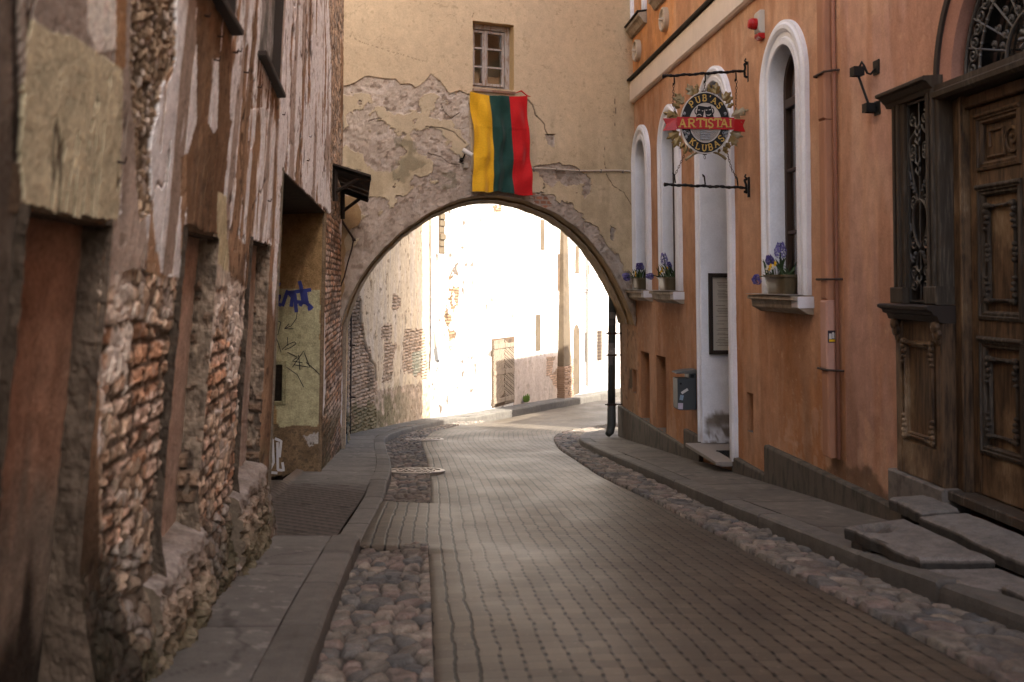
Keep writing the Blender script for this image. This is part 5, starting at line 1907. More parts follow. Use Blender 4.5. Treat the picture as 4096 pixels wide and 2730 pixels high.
b = MB()
yc = 7.615; hw = .17; gn = .015
for yy in (yc - hw, yc + hw):
    b.frame_box(RP, yy - .008, yy + .008, E1 - .15, E1 + 1.39, gn - .008, gn + .008)
for zz in (-.145, 1.385):
    b.frame_box(RP, yc - hw, yc + hw, E1 + zz - .008, E1 + zz + .008, gn - .008, gn + .008)
for s in (-1, 1):
    for z0, fl_ in ((1.25, 1), (1.02, -1), (.98, 1), (.62, -1), (.30, 1), (.08, -1), (-.02, 1)):
        scroll(b, (yc + s * .085, E1 + z0), .055, 1.3, math.pi * .5 * fl_, -s * fl_, gn, .009)
    b.tube([RP(q[0], q[1], gn) for q in bez((yc + s * .02, E1 + .62), (yc + s * .10, E1 + .75), (yc + s * .12, E1 + .9), (yc + s * .15, E1 + 1.02))], .010, 6)
    b.tube([RP(q[0], q[1], gn) for q in bez((yc + s * .15, E1 + 1.02), (yc + s * .17, E1 + 1.15), (yc + s * .06, E1 + 1.12), (yc + s * .04, E1 + 1.2))], .009, 6)
    b.tube([RP(q[0], q[1], gn) for q in bez((yc, E1 + .63), (yc + s * .16, E1 + .62), (yc + s * .14, E1 + .36), (yc, E1 + .26))], .012, 6)
    b.tube([RP(q[0], q[1], gn) for q in bez((yc + s * .01, E1 + .24), (yc + s * .08, E1 + .18), (yc + s * .06, E1 + .05), (yc + s * .14, E1 - .05))], .009, 6)
    for k in range(3):
        for z0 in (.70, .22):
            c = RP(yc + s * (.06 + .02 * k), E1 + z0 + .03 * k * (1 if z0 > .5 else -1), gn + .01)
            b.lathe([(.002, -.018), (.016, -.008), (.016, .008), (.002, .018)], c, (0, 0, 1), 8)
    for z0 in (.36, .76, .12):
        b.tube([RP(yc + s * .165, E1 + z0, gn), RP(yc + s * .14, E1 + z0 + .04, gn), RP(yc + s * .155, E1 + z0 + .10, gn)], .008, 5)
for k, z0 in enumerate((1.20, 1.14, 1.08, .92, .85, .02, .10)):
    for s in (-1, 1):
        b.tube([RP(yc, E1 + z0 - .03, gn), RP(yc + s * .03, E1 + z0, gn + .015), RP(yc + s * .035, E1 + z0 + .03, gn + .01)], [.012, .010, .003], 6)
b.tube([RP(yc, E1 - .14, gn), RP(yc, E1 + 1.38, gn)], .006, 6)
b.build('iron_grille', M['grille'], side)

# stone block below the side light
b = MB()
b.frame_box(RP, 7.2, 8.06, E1 - 1.78, zb0 - .002, -.12, .09, bev=.012)
b.build('stone_block', M['stoneslab'], side)

# door case: jamb board, transom bar, leaves
b = MB()
b.frame_box(RP, 7.12, 7.258, E1 - 1.51, E1 + 1.33, -.20, -.05, bev=.01)
b.frame_box(RP, 7.12, 7.15, E1 - 1.51, E1 + 1.33, -.05, -.03, bev=.006)
b.frame_box(RP, 5.40, 5.52, E1 - 1.51, E1 + 1.33, -.20, -.05, bev=.01)
b.frame_box(RP, 5.40, 7.22, E1 + 1.24, E1 + 1.325, -.20, -.06, bev=.01)
case = b.build('door_case', M['oak'], pb)
b = MB()
b.prism([(-.2, 1.33), (.05, 1.33), (.08, 1.35), (.085, 1.385), (.06, 1.40), (.06, 1.44), (-.2, 1.455)], lambda n, v, u: RP(u, E1 + v, n), 5.2, 7.30)
b.build('transom_bar', M['greyoak'], case)
b = MB()
b.frame_box(RP, 5.2, 7.26, E1 - 1.58, E1 - 1.505, -.2, .05, bev=.01)
b.build('threshold', M['greyoak'], case)
for lo, hi in ((6.40, 7.118), (5.525, 6.37)):
    zt_, zbm = E1 + 1.235, E1 - 1.50
    b = MB()
    nf = -.13
    b.frame_box(RP, lo, hi, zbm, zt_, nf - .05, nf)
    st = .10
    b.frame_box(RP, lo, lo + st, zbm, zt_, nf, nf + .03, bev=.008); b.frame_box(RP, hi - st, hi, zbm, zt_, nf, nf + .03, bev=.008)
    RAILS = [(zbm, zbm + .30), (-.40, -.26), (.66, .78), (1.16, 1.235)]
    for k, (r0, r1) in enumerate(RAILS):
        r0 = r0 if k == 0 else E1 + r0; r1 = r1 if k == 0 else E1 + r1
        b.frame_box(RP, lo + st, hi - st, r0, r1, nf, nf + .028, bev=.008)
    leaf = b.build('door_leaf', M['oak'], case)
    tops = [(zbm + .30, E1 - .40), (E1 - .26, E1 + .66), (E1 + .78, E1 + 1.16)]
    for k, (z0, z1) in enumerate(tops):
        b = MB()
        molding(b, lo + st, hi - st, z0, z1, nf, .06, .035)
        a, c = lo + st + .10, hi - st - .10
        if k < 2:
            molding(b, a, c, z0 + .13, z1 - .13, nf + .004, .016, .018)
            for yy in (a, c):
                corner_leaf(b, yy, z1 - .13, 1 if yy > (lo + hi) / 2 else -1, 1, nf + .02, .03)
                corner_leaf(b, yy, z0 + .13, 1 if yy > (lo + hi) / 2 else -1, -1, nf + .02, .03)
                if k == 1:
                    for q in range(4):
                        b.lathe([(.002, -.02), (.024 - .004 * abs(q - 1.5), -.006), (.02, .012), (.003, .022)], RP(yy, (z0 + z1) / 2 - .05 + .035 * q, nf + .02), RP(7, 0, 1) - RP(7, 0, 0), 8)
        else:
            zc = (z0 + z1) / 2
            scroll(b, (a + .03, zc), .11, 1.6, math.pi, 1, nf + .006, .014, k=40, end=.15)
            L = [(c, zc - .10), (a + .12, zc - .10), (a + .14, zc + .08), (c - .02, zc + .08), (c - .02, zc - .03)]
            b.tube([RP(u, v, nf + .006) for u, v in L], .013, 6)
        # weathered drip mould over the panel
        b.frame_box(RP, lo + st - .01, hi - st + .01, z1 - .012, z1 + .022, nf + .02, nf + .06, bev=.012)
        b.build('panel_moulding', M['greyoak'] if k < 2 else M['oak'], leaf)
b = MB()
b.frame_box(RP, 6.36, 6.41, E1 - 1.50, E1 + 1.235, -.13, -.07, bev=.012)
b.build('meeting_stile', M['oak'], case)

# fanlight under its round arch
zc = E1 + 1.46
def half(r, n=40):
    return [(DY + r * math.cos(t), zc + r * math.sin(t), (math.cos(t), math.sin(t))) for t in np.linspace(0, math.pi, n)]


b = MB()
b.sweep(half(1.05), [(-.16, -.2), (-.16, -.02), (-.02, .0), (0, .012), (.015, .012), (.03, -.02)], RP, col=(.36, .185, .13))
fan = b.build('fanlight_arch', M['wall_right'], pb)
b = MB()
b.sweep(half(1.04), [(-.02, .0), (-.02, .022), (.03, .022), (.035, -.02)], RP)
b.sweep(half(.885), [(-.07, -.2), (-.07, -.11), (-.02, -.10), (.01, -.12), (.01, -.2)], RP)
b.build('fanlight_frame', M['darkwood'], fan)
b = MB()
b.prism([(u, v) for u, v, _ in half(.88, 30)], RP, -.205, -.20)
b.build('pane', M['glass'], fan)
b = MB()
gn = -.08
for r_, rad in ((.80, .012), (.62, .010), (.30, .014)):
    b.tube([RP(u, v, gn) for u, v, _ in half(r_, 36)], rad, 6)
for k in range(1, 12):
    t = math.pi * k / 12
    b.tube([RP(DY + .30 * math.cos(t), zc + .30 * math.sin(t), gn), RP(DY + .80 * math.cos(t), zc + .80 * math.sin(t), gn)], .008, 5)
    for r_ in (.36, .46):
        scroll(b, (DY + r_ * math.cos(t + .06), zc + r_ * math.sin(t + .06)), .035, 1.2, t, 1 if k % 2 else -1, gn, .007, k=16)
for k in range(24):
    t = math.pi * (k + .5) / 24
    scroll(b, (DY + .71 * math.cos(t), zc + .71 * math.sin(t)), .055, 1.4, t + math.pi / 2, 1 if k % 2 else -1, gn, .009, k=20)
    b.lathe([(.002, -.015), (.014, -.005), (.012, .01), (.002, .02)], RP(DY + .62 * math.cos(t), zc + .62 * math.sin(t), gn), (0, 0, 1), 7)
for k in range(10):
    t = 2 * math.pi * k / 10
    b.tube([RP(DY + .02 * math.cos(t), zc + .10 + .02 * math.sin(t), gn + .02), RP(DY + .09 * math.cos(t), zc + .10 + .09 * math.sin(t), gn + .035), RP(DY + .11 * math.cos(t), zc + .10 + .11 * math.sin(t), gn + .02)], [.012, .018, .004], 6)
b.lathe([(.002, -.02), (.03, 0), (.025, .03), (.002, .045)], RP(DY, zc + .10, gn + .02), RP(7, 0, 1) - RP(7, 0, 0), 12)
for yy in (DY - .10, DY + .10):
    b.lathe([(.002, -.02), (.02, 0), (.002, .02)], RP(yy, zc + .27, gn), (0, 0, 1), 10)
b.build('iron_grille', M['grille'], fan)
# ------------------------------------------------------------------ brick and plaster house in shade beyond the arch
tb = thing('brick_house', 'shaded beige house with bare brick patches seen through the arch on the left', 'house', (-2.9, 23.5, float(gz(23.5))))
PLN = np.array([(-2.85, 17.35), (-3.3, 20.3), (-2.23, 27.2)])
seg = np.hypot(*np.diff(PLN, axis=0).T); cum = np.concatenate([[0], np.cumsum(seg)])
sv = np.unique(np.concatenate([np.linspace(0, cum[1], 40), np.linspace(cum[1], cum[2], 260)]))
tx, ty = np.interp(sv, cum, PLN[:, 0]), np.interp(sv, cum, PLN[:, 1])
N = 260
t = np.linspace(0, 1, N)
Yq = np.repeat(ty[:, None], N, 1); Xq = np.repeat(tx[:, None], N, 1); Sq = np.repeat(sv[:, None], N, 1)
z0 = gz(Yq) - .2; Zq = z0 + (EYE + 3.2 - z0) * t[None, :]
px, py = proj(np.stack([Xq, Yq, Zq], -1))
cx_, cy_ = (px - 1380) / .421, (py - 1100) / .421
f = fbm(Sq * 3, Zq * 3, 601, 5); f2 = fbm(Sq * 14, Zq * 14, 602, 4); st_ = fbm(Sq * 5, Zq * .7, 603, 5)
wx = 90 * (fbm(Sq * 2.5, Zq * 2.5, 604, 5) - .5); wy = 120 * (fbm(Sq * 2.5, Zq * 2.5, 605, 5) - .5)
col = np.ones(Yq.shape + (3,)) * np.array([.48, .385, .265]) * (.75 + .5 * st_)[..., None]
col = mixc(col, sst(.52, .62, st_) * .6, np.array([.33, .285, .23]))
col = mixc(col, sst(.55, .65, fbm(Sq * 3.4, Zq * 1.1, 606, 5)) * .6, np.array([.50, .42, .33]))
be, bi, bj = bricks(Sq, Zq, .078, .26, .014, 31)
bcol = np.array([.37, .265, .18]) * (.65 + .6 * bi)[..., None]
bcol = mixc(bcol, (bj > .6) * .6, np.array([.40, .32, .24]))
bcol = mixc(bcol, 1 - be, np.array([.20, .16, .12]))
X1, Y1 = cx_ + wx, cy_ + wy
bz = inpoly(X1, Y1, [(-200, 120), (150, 150), (160, 420), (215, 700), (250, 900), (300, 1080), (290, 1600), (-200, 1600)])
bz |= inpoly(X1, Y1, [(560, 520), (770, 480), (800, 900), (790, 1000), (640, 960), (545, 900)]) | inpoly(X1, Y1, [(370, 640), (480, 650), (480, 860), (430, 1020), (365, 1010)]) | inpoly(X1, Y1, [(440, 210), (520, 215), (515, 330), (440, 320)]) | inpoly(X1, Y1, [(330, 480), (420, 470), (430, 640), (330, 620)])
rb = inpoly(X1, Y1, [(-200, 1150), (900, 1020), (900, 1600), (-200, 1600)]) & ~bz
col = np.where(bz[..., None], bcol, col)
rcol = np.array([.30, .225, .165]) * (.45 + 1.1 * fbm(Sq * 7, Zq * 7, 607, 4))[..., None]
col = mixc(col, rb * .8, rcol)
d = -.03 * bz + bz * (be * .035 * (.4 + bi)) + .02 * (f - .5) + .014 * (f2 - .5) + rb * .06 * (fbm(Sq * 6, Zq * 6, 608, 3) - .5)
dk = inpoly(cx_ + .3 * wx, cy_ + .3 * wy, [(-200, 120), (140, 130), (150, 420), (200, 680), (240, 860), (285, 1060), (230, 1180), (190, 1020), (170, 800), (120, 640), (40, 600), (-200, 600)])
col = mixc(col, dk * sst(.4, .6, f) * .7, np.array([.10, .078, .058]))
cv = polydist(cx_ + .2 * wx, cy_ + .2 * wy, [(150, 250), (160, 480), (185, 600), (235, 800), (285, 860), (300, 1000)])
col = mixc(col, sst(12, 5, cv) * .85, np.array([.07, .055, .042])); d = d - .03 * sst(14, 6, cv)
gr = inpoly(X1, Y1, [(630, 745), (730, 730), (730, 930), (640, 950)])
col = mixc(col, gr * .45, np.array([.33, .40, .31]))
h = Zq - gz(Yq)
ms = sst(.5, .66, f + .35 * sst(1.2, .2, h) - .1) * sst(26.9, 22.5, Yq) * sst(1.5, .5, h)
col = mixc(col, ms * .7, np.array([.085, .080, .030]))
ms = sst(.45, .6, f2) * sst(.45, .1, h) * sst(26, 27, Yq); col = mixc(col, ms * .8, np.array([.10, .13, .03]))
pit = sst(.70, .76, fbm(Sq * 9, Zq * 6, 609, 4)); col = mixc(col, pit * .6, np.array([.12, .09, .065])); d = d - .02 * pit
nx = np.gradient(ty, sv); ny = -np.gradient(tx, sv)
b = MB()
b.grid(np.stack([Xq + nx[:, None] * d, Yq + ny[:, None] * d, Zq], -1), col=col)
for (a, c) in zip(PLN[:-1], PLN[1:]):
    b.add([[*a, EYE + 3.17], [*c, EYE + 3.17], [*c, 11.5], [*a, 11.5]], [(0, 1, 2, 3)], col=(.42, .33, .25))
b.build('wall', M['wall_far'], tb)
b = MB()
b.add([[-2.85, 17.3, 11.5], [-2.23, 27.2, 11.5], [-9, 27.2, 13], [-9, 17.3, 13]], [(0, 1, 2, 3)])
b.build('roof', bpy.data.materials['old_tiles'], tb)

# ------------------------------------------------------------------ sunlit house closing the view
fb = thing('sunlit_house', 'white rendered house in full sun seen through the arch where the street bends', 'house', FP(7, float(gz(33))))
L = 19.0
sv = np.linspace(0, L, 420)
N = 300
Yq = np.repeat((FY + FD[1] * sv)[:, None], N, 1); Sq = np.repeat(sv[:, None], N, 1)
z0 = gz(Yq) - .2; Zq = z0 + (EYE + 4.6 - z0) * np.linspace(0, 1, N)[None, :]
px, py = proj(np.stack([FX + FD[0] * Sq, Yq, Zq], -1))
f = fbm(Sq * 2, Zq * 2, 621, 5); f2 = fbm(Sq * 9, Zq * 9, 622, 4)
h = Zq - gz(Yq)
col = np.ones(Yq.shape + (3,)) * np.array([.56, .53, .495]) * (.92 + .16 * f)[..., None]
be, bi, bj = bricks(Sq, Zq, .085, .30, .02, 33)
wx = 26 * (fbm(Sq * 1.4, Zq * 1.6, 623, 5) - .5)
bz = inpoly(px + wx, py, [(1690, 800), (1722, 800), (1722, 1240), (1702, 1250), (1690, 1130)]) | (inpoly(px + wx * 1.3, py + wx, [(1790, 1090), (1832, 1130), (1830, 1290), (1800, 1420), (1786, 1300)])) | inpoly(px + wx, py + wx, [(1960, 828), (2010, 820), (2010, 850), (1970, 855)])
bm = bz & (fbm(Sq * 3, Zq * 4, 624, 4) > .42)
bcol = np.array([.24, .16, .10]) * (.6 + .7 * bi)[..., None]
bcol = mixc(bcol, 1 - be, np.array([.05, .03, .018]))
col = np.where(bm[..., None], bcol, col)
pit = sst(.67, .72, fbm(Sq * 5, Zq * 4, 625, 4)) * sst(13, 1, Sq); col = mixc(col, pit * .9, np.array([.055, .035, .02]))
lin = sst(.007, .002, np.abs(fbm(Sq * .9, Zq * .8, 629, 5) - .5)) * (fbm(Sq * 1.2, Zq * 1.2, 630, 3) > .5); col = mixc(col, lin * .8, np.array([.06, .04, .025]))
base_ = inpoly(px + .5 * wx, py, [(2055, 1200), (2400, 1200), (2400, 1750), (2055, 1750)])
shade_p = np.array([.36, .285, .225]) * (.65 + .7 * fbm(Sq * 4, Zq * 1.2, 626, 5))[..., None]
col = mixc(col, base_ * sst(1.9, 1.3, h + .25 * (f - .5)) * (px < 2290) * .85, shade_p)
bb = (px > 2185) & (px < 2290) & (h < 1.45)
col = np.where((bb & (fbm(Sq * 1.6, Zq * 2, 627, 4) > .45))[..., None], mixc(np.ones(Yq.shape + (3,)) * np.array([.33, .22, .15]) * (.6 + .7 * bi)[..., None], 1 - be, np.array([.16, .125, .095])), col)
d = .02 * (f - .5) + .012 * (f2 - .5) - .02 * bm - .02 * pit
low = polydist(px, py, [(1964, 1340), (1964, 1640)])
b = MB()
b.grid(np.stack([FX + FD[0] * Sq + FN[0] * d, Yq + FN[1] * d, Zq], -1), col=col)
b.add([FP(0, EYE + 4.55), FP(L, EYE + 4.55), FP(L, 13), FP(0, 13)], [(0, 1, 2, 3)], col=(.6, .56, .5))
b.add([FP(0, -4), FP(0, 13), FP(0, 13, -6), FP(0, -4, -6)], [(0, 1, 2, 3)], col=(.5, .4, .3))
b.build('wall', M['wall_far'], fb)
b = MB()
b.add([FP(0, 13), FP(L, 13), FP(L, 14, -6), FP(0, 14, -6)], [(0, 1, 2, 3)])
b.build('roof', bpy.data.materials['old_tiles'], fb)
tanm = mat_flat('shade_ochre', (.095, .070, .043), .9, var=.25, s1=5, bump=.3, dirt=(.07, .05, .03))  # ochre darkened to carry the shade of recesses and buttress
brickm = mat_flat('old_brick', (.10, .062, .036), .9, var=.35, s1=9, bump=.5, dirt=(.05, .035, .022))


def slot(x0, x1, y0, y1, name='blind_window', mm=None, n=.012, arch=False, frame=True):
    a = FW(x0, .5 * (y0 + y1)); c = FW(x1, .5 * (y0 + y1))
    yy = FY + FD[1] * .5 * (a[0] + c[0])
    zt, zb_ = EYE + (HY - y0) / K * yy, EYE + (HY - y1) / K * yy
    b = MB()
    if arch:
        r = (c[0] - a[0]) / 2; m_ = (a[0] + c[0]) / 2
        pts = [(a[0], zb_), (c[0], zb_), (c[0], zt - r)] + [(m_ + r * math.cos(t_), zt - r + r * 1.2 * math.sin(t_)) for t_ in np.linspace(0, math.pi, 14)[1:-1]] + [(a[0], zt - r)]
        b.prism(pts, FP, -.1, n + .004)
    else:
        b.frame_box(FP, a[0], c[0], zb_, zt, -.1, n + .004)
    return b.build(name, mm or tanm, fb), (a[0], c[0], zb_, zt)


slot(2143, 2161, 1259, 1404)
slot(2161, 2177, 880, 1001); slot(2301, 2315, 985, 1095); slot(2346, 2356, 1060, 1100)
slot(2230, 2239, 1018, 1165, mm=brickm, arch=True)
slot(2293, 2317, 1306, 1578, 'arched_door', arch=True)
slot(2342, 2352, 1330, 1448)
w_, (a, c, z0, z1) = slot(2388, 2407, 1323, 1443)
b = MB()
for k in range(9):
    zz = z0 + (z1 - z0) * (k + .5) / 9
    b.frame_box(FP, a + .02, a + (c - a) * .62, zz - .03, zz + .035, .017, .04)
b.build('iron_grille', M['rust'], w_)
w_, (a, c, z0, z1) = slot(1754, 1777, 760, 1016, mm=brickm)
b = MB()
k = 0; zz = z0
while zz < z1:
    b.frame_box(FP, a + .02, c - .01 - .04 * (k % 2), zz + .012, zz + .17, .01, .03 + .02 * (k % 3), col=(1, 1, 1), bev=.008)
    zz += .19; k += 1
b.build('brick_infill', mat_flat('pale_brick', (.10, .075, .045), .9, var=.4, s1=6, bump=.4), w_)
# tapering buttress on a brick foot
b = MB()
a = FW(2245, 1180); c = FW(2257, 1180); a2 = FW(2230, 1466); c2 = FW(2260, 1466)
yb_ = FY + FD[1] * a2[0]
z_t, z_m, z_b = EYE + 5.5, EYE + (HY - 1466) / K * yb_, float(gz(yb_)) - .1
b.hexa([FP(a2[0], z_m, -.1), FP(c2[0], z_m, -.1), FP(c2[0], z_m, .24), FP(a2[0], z_m, .24), FP(a[0] + .1, z_t, -.1), FP(c[0], z_t, -.1), FP(c[0], z_t, .04), FP(a[0] + .1, z_t, .04)])
bt = b.build('buttress', tanm, fb)
b = MB()
rows = 16
for k in range(rows):
    zz0 = z_b + (z_m - z_b) * k / rows; zz1 = z_b + (z_m - z_b) * (k + 1) / rows - .014
    o = .02 * math.sin(k * 5.1)
    m_ = .5 * (a2[0] + c2[0]) + .1 * math.sin(k * 2.7)
    b.frame_box(FP, a2[0] - .04 + o, m_ - .01, zz0, zz1, -.1, .30 + .02 * math.sin(k * 3.3), bev=.012)
    b.frame_box(FP, m_, c2[0] + .10 - o, zz0, zz1, -.1, .30 + .02 * math.sin(k * 7.3), bev=.012)
b.build('brick_foot', mat_flat('foot_brick', (.25, .165, .11), .9, var=.4, s1=4, bump=.5), bt)
# plank gate in its brick reveal
a, c = FW(1966, 1500), FW(2056, 1500)
yy = FY + FD[1] * .5 * (a[0] + c[0])
zb_, zt = float(gz(yy)) + .0, EYE + (HY - 1352) / K * yy
pl = mat_flat('bleached_planks', (.20, .155, .11), .85, var=.6, s1=7, stretch=(2, 2, .5), bump=.4)
b = MB()
b.frame_box(FP, a[0], c[0], zb_, zt, -.08, .014)
gate = b.build('plank_gate', brickm, fb)
mid = .5 * (a[0] + c[0])
for s0, s1, dr in ((a[0] + .05, mid - .015, 1), (mid + .015, c[0] - .1, -1)):
    b = MB()
    n = 9
    w = s1 - s0
    for k in range(-6, n + 6):                    # herringbone boards clipped to the leaf
        for zz in np.arange(zb_ + .05, zt - .1, .30):
            pass
    for k in range(30):
        z_lo = zb_ + .05 + (zt - zb_ - .1) * k / 30
        hgt = (zt - zb_ - .1) / 30 - .014
        sh = .34 * dr
        z_a, z_c = z_lo, z_lo + sh
        p = [(s0, z_a), (s1, z_c), (s1, z_c + hgt), (s0, z_a + hgt)]
        p = [(u_, min(max(v_, zb_ + .03), zt - .04)) for u_, v_ in p]
        if abs(p[0][1] - p[3][1]) + abs(p[1][1] - p[2][1]) > .01:
            b.prism(p, FP, .016, .045 + .008 * (k % 3))
    lf = b.build('gate_leaf', pl, gate)
    b = MB()
    for zz in (zb_ + .12, zb_ + 1.0, zt - .32):
        b.frame_box(FP, s0, s1, zz, zz + .14, .05, .075, bev=.006)
    b.build('gate_rail', pl, lf)
# bent downpipe at the corner
dp = thing('white_downpipe', 'pale zinc downpipe at the sunlit corner beyond the arch ending in a kicked shoe', 'downpipe', FP(.2, -1.0, .2))
zinc = mat_flat('zinc', (.74, .74, .74), .45, 0, var=.08)
b = MB()
def at(x, y, Y):
    return np.array([(x - CX) / K * Y, Y, EYE + (HY - y) / K * Y])


pipe_pts = [at(1731, 500, 27.1), at(1731, 860, 27.1), at(1733, 1150, 27.1), at(1742, 1300, 27.05), at(1747, 1400, 27.05)]
b.tube(pipe_pts, .068, 14)
b.build('pipe', zinc, dp, smooth=True)
b = MB()
b.tube([at(1746, 1398, 27.0), at(1750, 1440, 26.85), at(1751, 1446, 26.8)], [.09, .075, .07], 4)
b.build('shoe', mat_flat('zinc_dark', (.22, .23, .24), .5, .5, var=.1), dp)
for y_ in (900, 1030, 1190, 1330):
    b = MB()
    p = at(1731 + max(0, (y_ - 1150) * .06), y_, 27.1)
    b.tube([p - [0, 0, .02], p + [0, 0, .02]], .076, 14)
    b.tube([p, p + [.02, .4, 0]], .012, 6)
    b.build('pipe_bracket', zinc, dp)
dk = thing('thin_far_pipe', 'thin dark standpipe with a cross arm on the sunlit wall far beyond the arch', 'pipe', FP(12, -2, .1))
b = MB()
s_ = FW(2339, 1400)[0]
yy = FY + FD[1] * s_
b.tube([FP(s_, EYE + (HY - 800) / K * yy, .1), FP(s_, EYE + (HY - 1545) / K * yy, .1)], .045, 8)
b.build('pipe', mat_flat('far_pipe', (.16, .14, .12), .6, .2), dk)
b = MB()
zz = EYE + (HY - 1158) / K * yy
b.tube([FP(s_ - 1.0, zz + .02, .16), FP(s_ - .9, zz, .16), FP(s_ + .9, zz, .16), FP(s_ + 1.1, zz + .15, .16), FP(s_ + 1.15, zz + .75, .16)], .025, 6)
b.build('cross_arm', bpy.data.materials['far_pipe'], dk)
# dark downpipe on the shaded house
dd_ = thing('dark_downpipe', 'dark iron downpipe just inside the left foot of the arch', 'downpipe', (-3.1, 19.6, float(gz(19.6))))
b = MB()
b.tube([at(1398, 900, 19.2), at(1398, 1250, 19.2), at(1394, 1560, 19.2), at(1392, 1735, 19.2)], .058, 12)
b.build('pipe', M['darkwood'], dd_, smooth=True)
for y_ in (1382, 1590):
    b = MB()
    p = at(1397, y_, 19.2)
    b.tube([p - [.12, -.1, 0], p + [.12, -.02, .0]], .016, 6); b.tube([p - [0, 0, .02], p + [0, 0, .02]], .068, 12)
    b.build('pipe_bracket', M['rust'], dd_)
# weed at the wall foot
wd = thing('weed_tuft', 'green weed growing at the foot of the sunlit wall beside the plank gate', 'weed', FP(*[FW(2090, 1618)[0], float(gz(32.5)), .1]))
b = MB()
rng = random.Random(5)
s_ = FW(2090, 1600)[0]; zg_ = float(gz(FY + FD[1] * s_))
for k in range(60):
    a_ = rng.uniform(0, 6.28); r_ = rng.uniform(.02, .18); hh = rng.uniform(.06, .30)
    p0 = FP(s_ + .05 * math.cos(a_), zg_, .12 + .05 * math.sin(a_)); p1 = FP(s_ + r_ * math.cos(a_), zg_ + hh, .14 + r_ * .6 * math.sin(a_)); w = np.array([.03, .01, 0]) * rng.uniform(.5, 1.3)
    b.add([p0 - w * .4, p0 + w * .4, .6 * p1 + .4 * p0 + w, p1, .6 * p1 + .4 * p0 - w], [(0, 1, 2, 3, 4)])
b.build('leaves', mat_flat('weed_green', (.10, .17, .03), .7, var=.3), wd)

# ------------------------------------------------------------------ unseen walls added outside the bend to shade the road and sunlit house
for k, (pa, pb_, hgt) in enumerate((((3.4, 22.5), (4.9, 25.8), 3.6), ((4.9, 25.8), (7.3, 31.2), 7.0), ((7.3, 31.2), (13.0, 44.0), 3.5))):
    w = thing('shade_wall', ('low unseen wall added on the outer side of the bend to cast shade', 'tall unseen wall added in the middle of the bend to cast shade', 'low unseen wall added furthest along the bend to cast shade')[k], 'wall', (*pa, float(gz(pa[1]))))
    b = MB()
    a, c = np.array(pa), np.array(pb_)
    u = (c - a) / np.linalg.norm(c - a); nn_ = np.array([u[1], -u[0]]) * .35
    z_ = float(gz(.5 * (a[1] + c[1])))
    b.hexa([[*a, z_ - .6], [*c, z_ - .6], [*(c + nn_), z_ - .6], [*(a + nn_), z_ - .6], [*a, z_ + hgt], [*c, z_ + hgt], [*(c + nn_), z_ + hgt], [*(a + nn_), z_ + hgt]], col=(.45, .38, .30))
    b.build('wall', M['wall_far'], w)
    b = MB()
    b.hexa([[*(a - nn_ * .2), z_ + hgt + .002], [*(c - nn_ * .2), z_ + hgt + .002], [*(c + nn_ * 1.2), z_ + hgt + .002], [*(a + nn_ * 1.2), z_ + hgt + .002], [*(a - nn_ * .2), z_ + hgt + .07], [*(c - nn_ * .2), z_ + hgt + .07], [*(c + nn_ * 1.2), z_ + hgt + .12], [*(a + nn_ * 1.2), z_ + hgt + .12]])
    b.build('coping', bpy.data.materials['old_tiles'], w)
# ------------------------------------------------------------------ pub sign and its brackets
SIG_Y = 11.64
SW = float(xR(SIG_Y, EYE + 1.86))


def SP(u, v, n=0.0):                         # sign plane: u = metres out from the wall, n towards the camera
    return np.array([SW - u, SIG_Y - .0874 * u - n, v])


def SPX(px, py):
    dx, dz = (px - CX) / K, (HY - py) / K
    u = (SW - dx * SIG_Y) / (1 - dx * .0874)
    yq = SIG_Y - .0874 * u
    return u, EYE + dz * yq


def CR(cx, cy):                              # close-up coordinates -> sign plane
    return SPX(2600 + cx * .3507, 250 + cy * .3508)


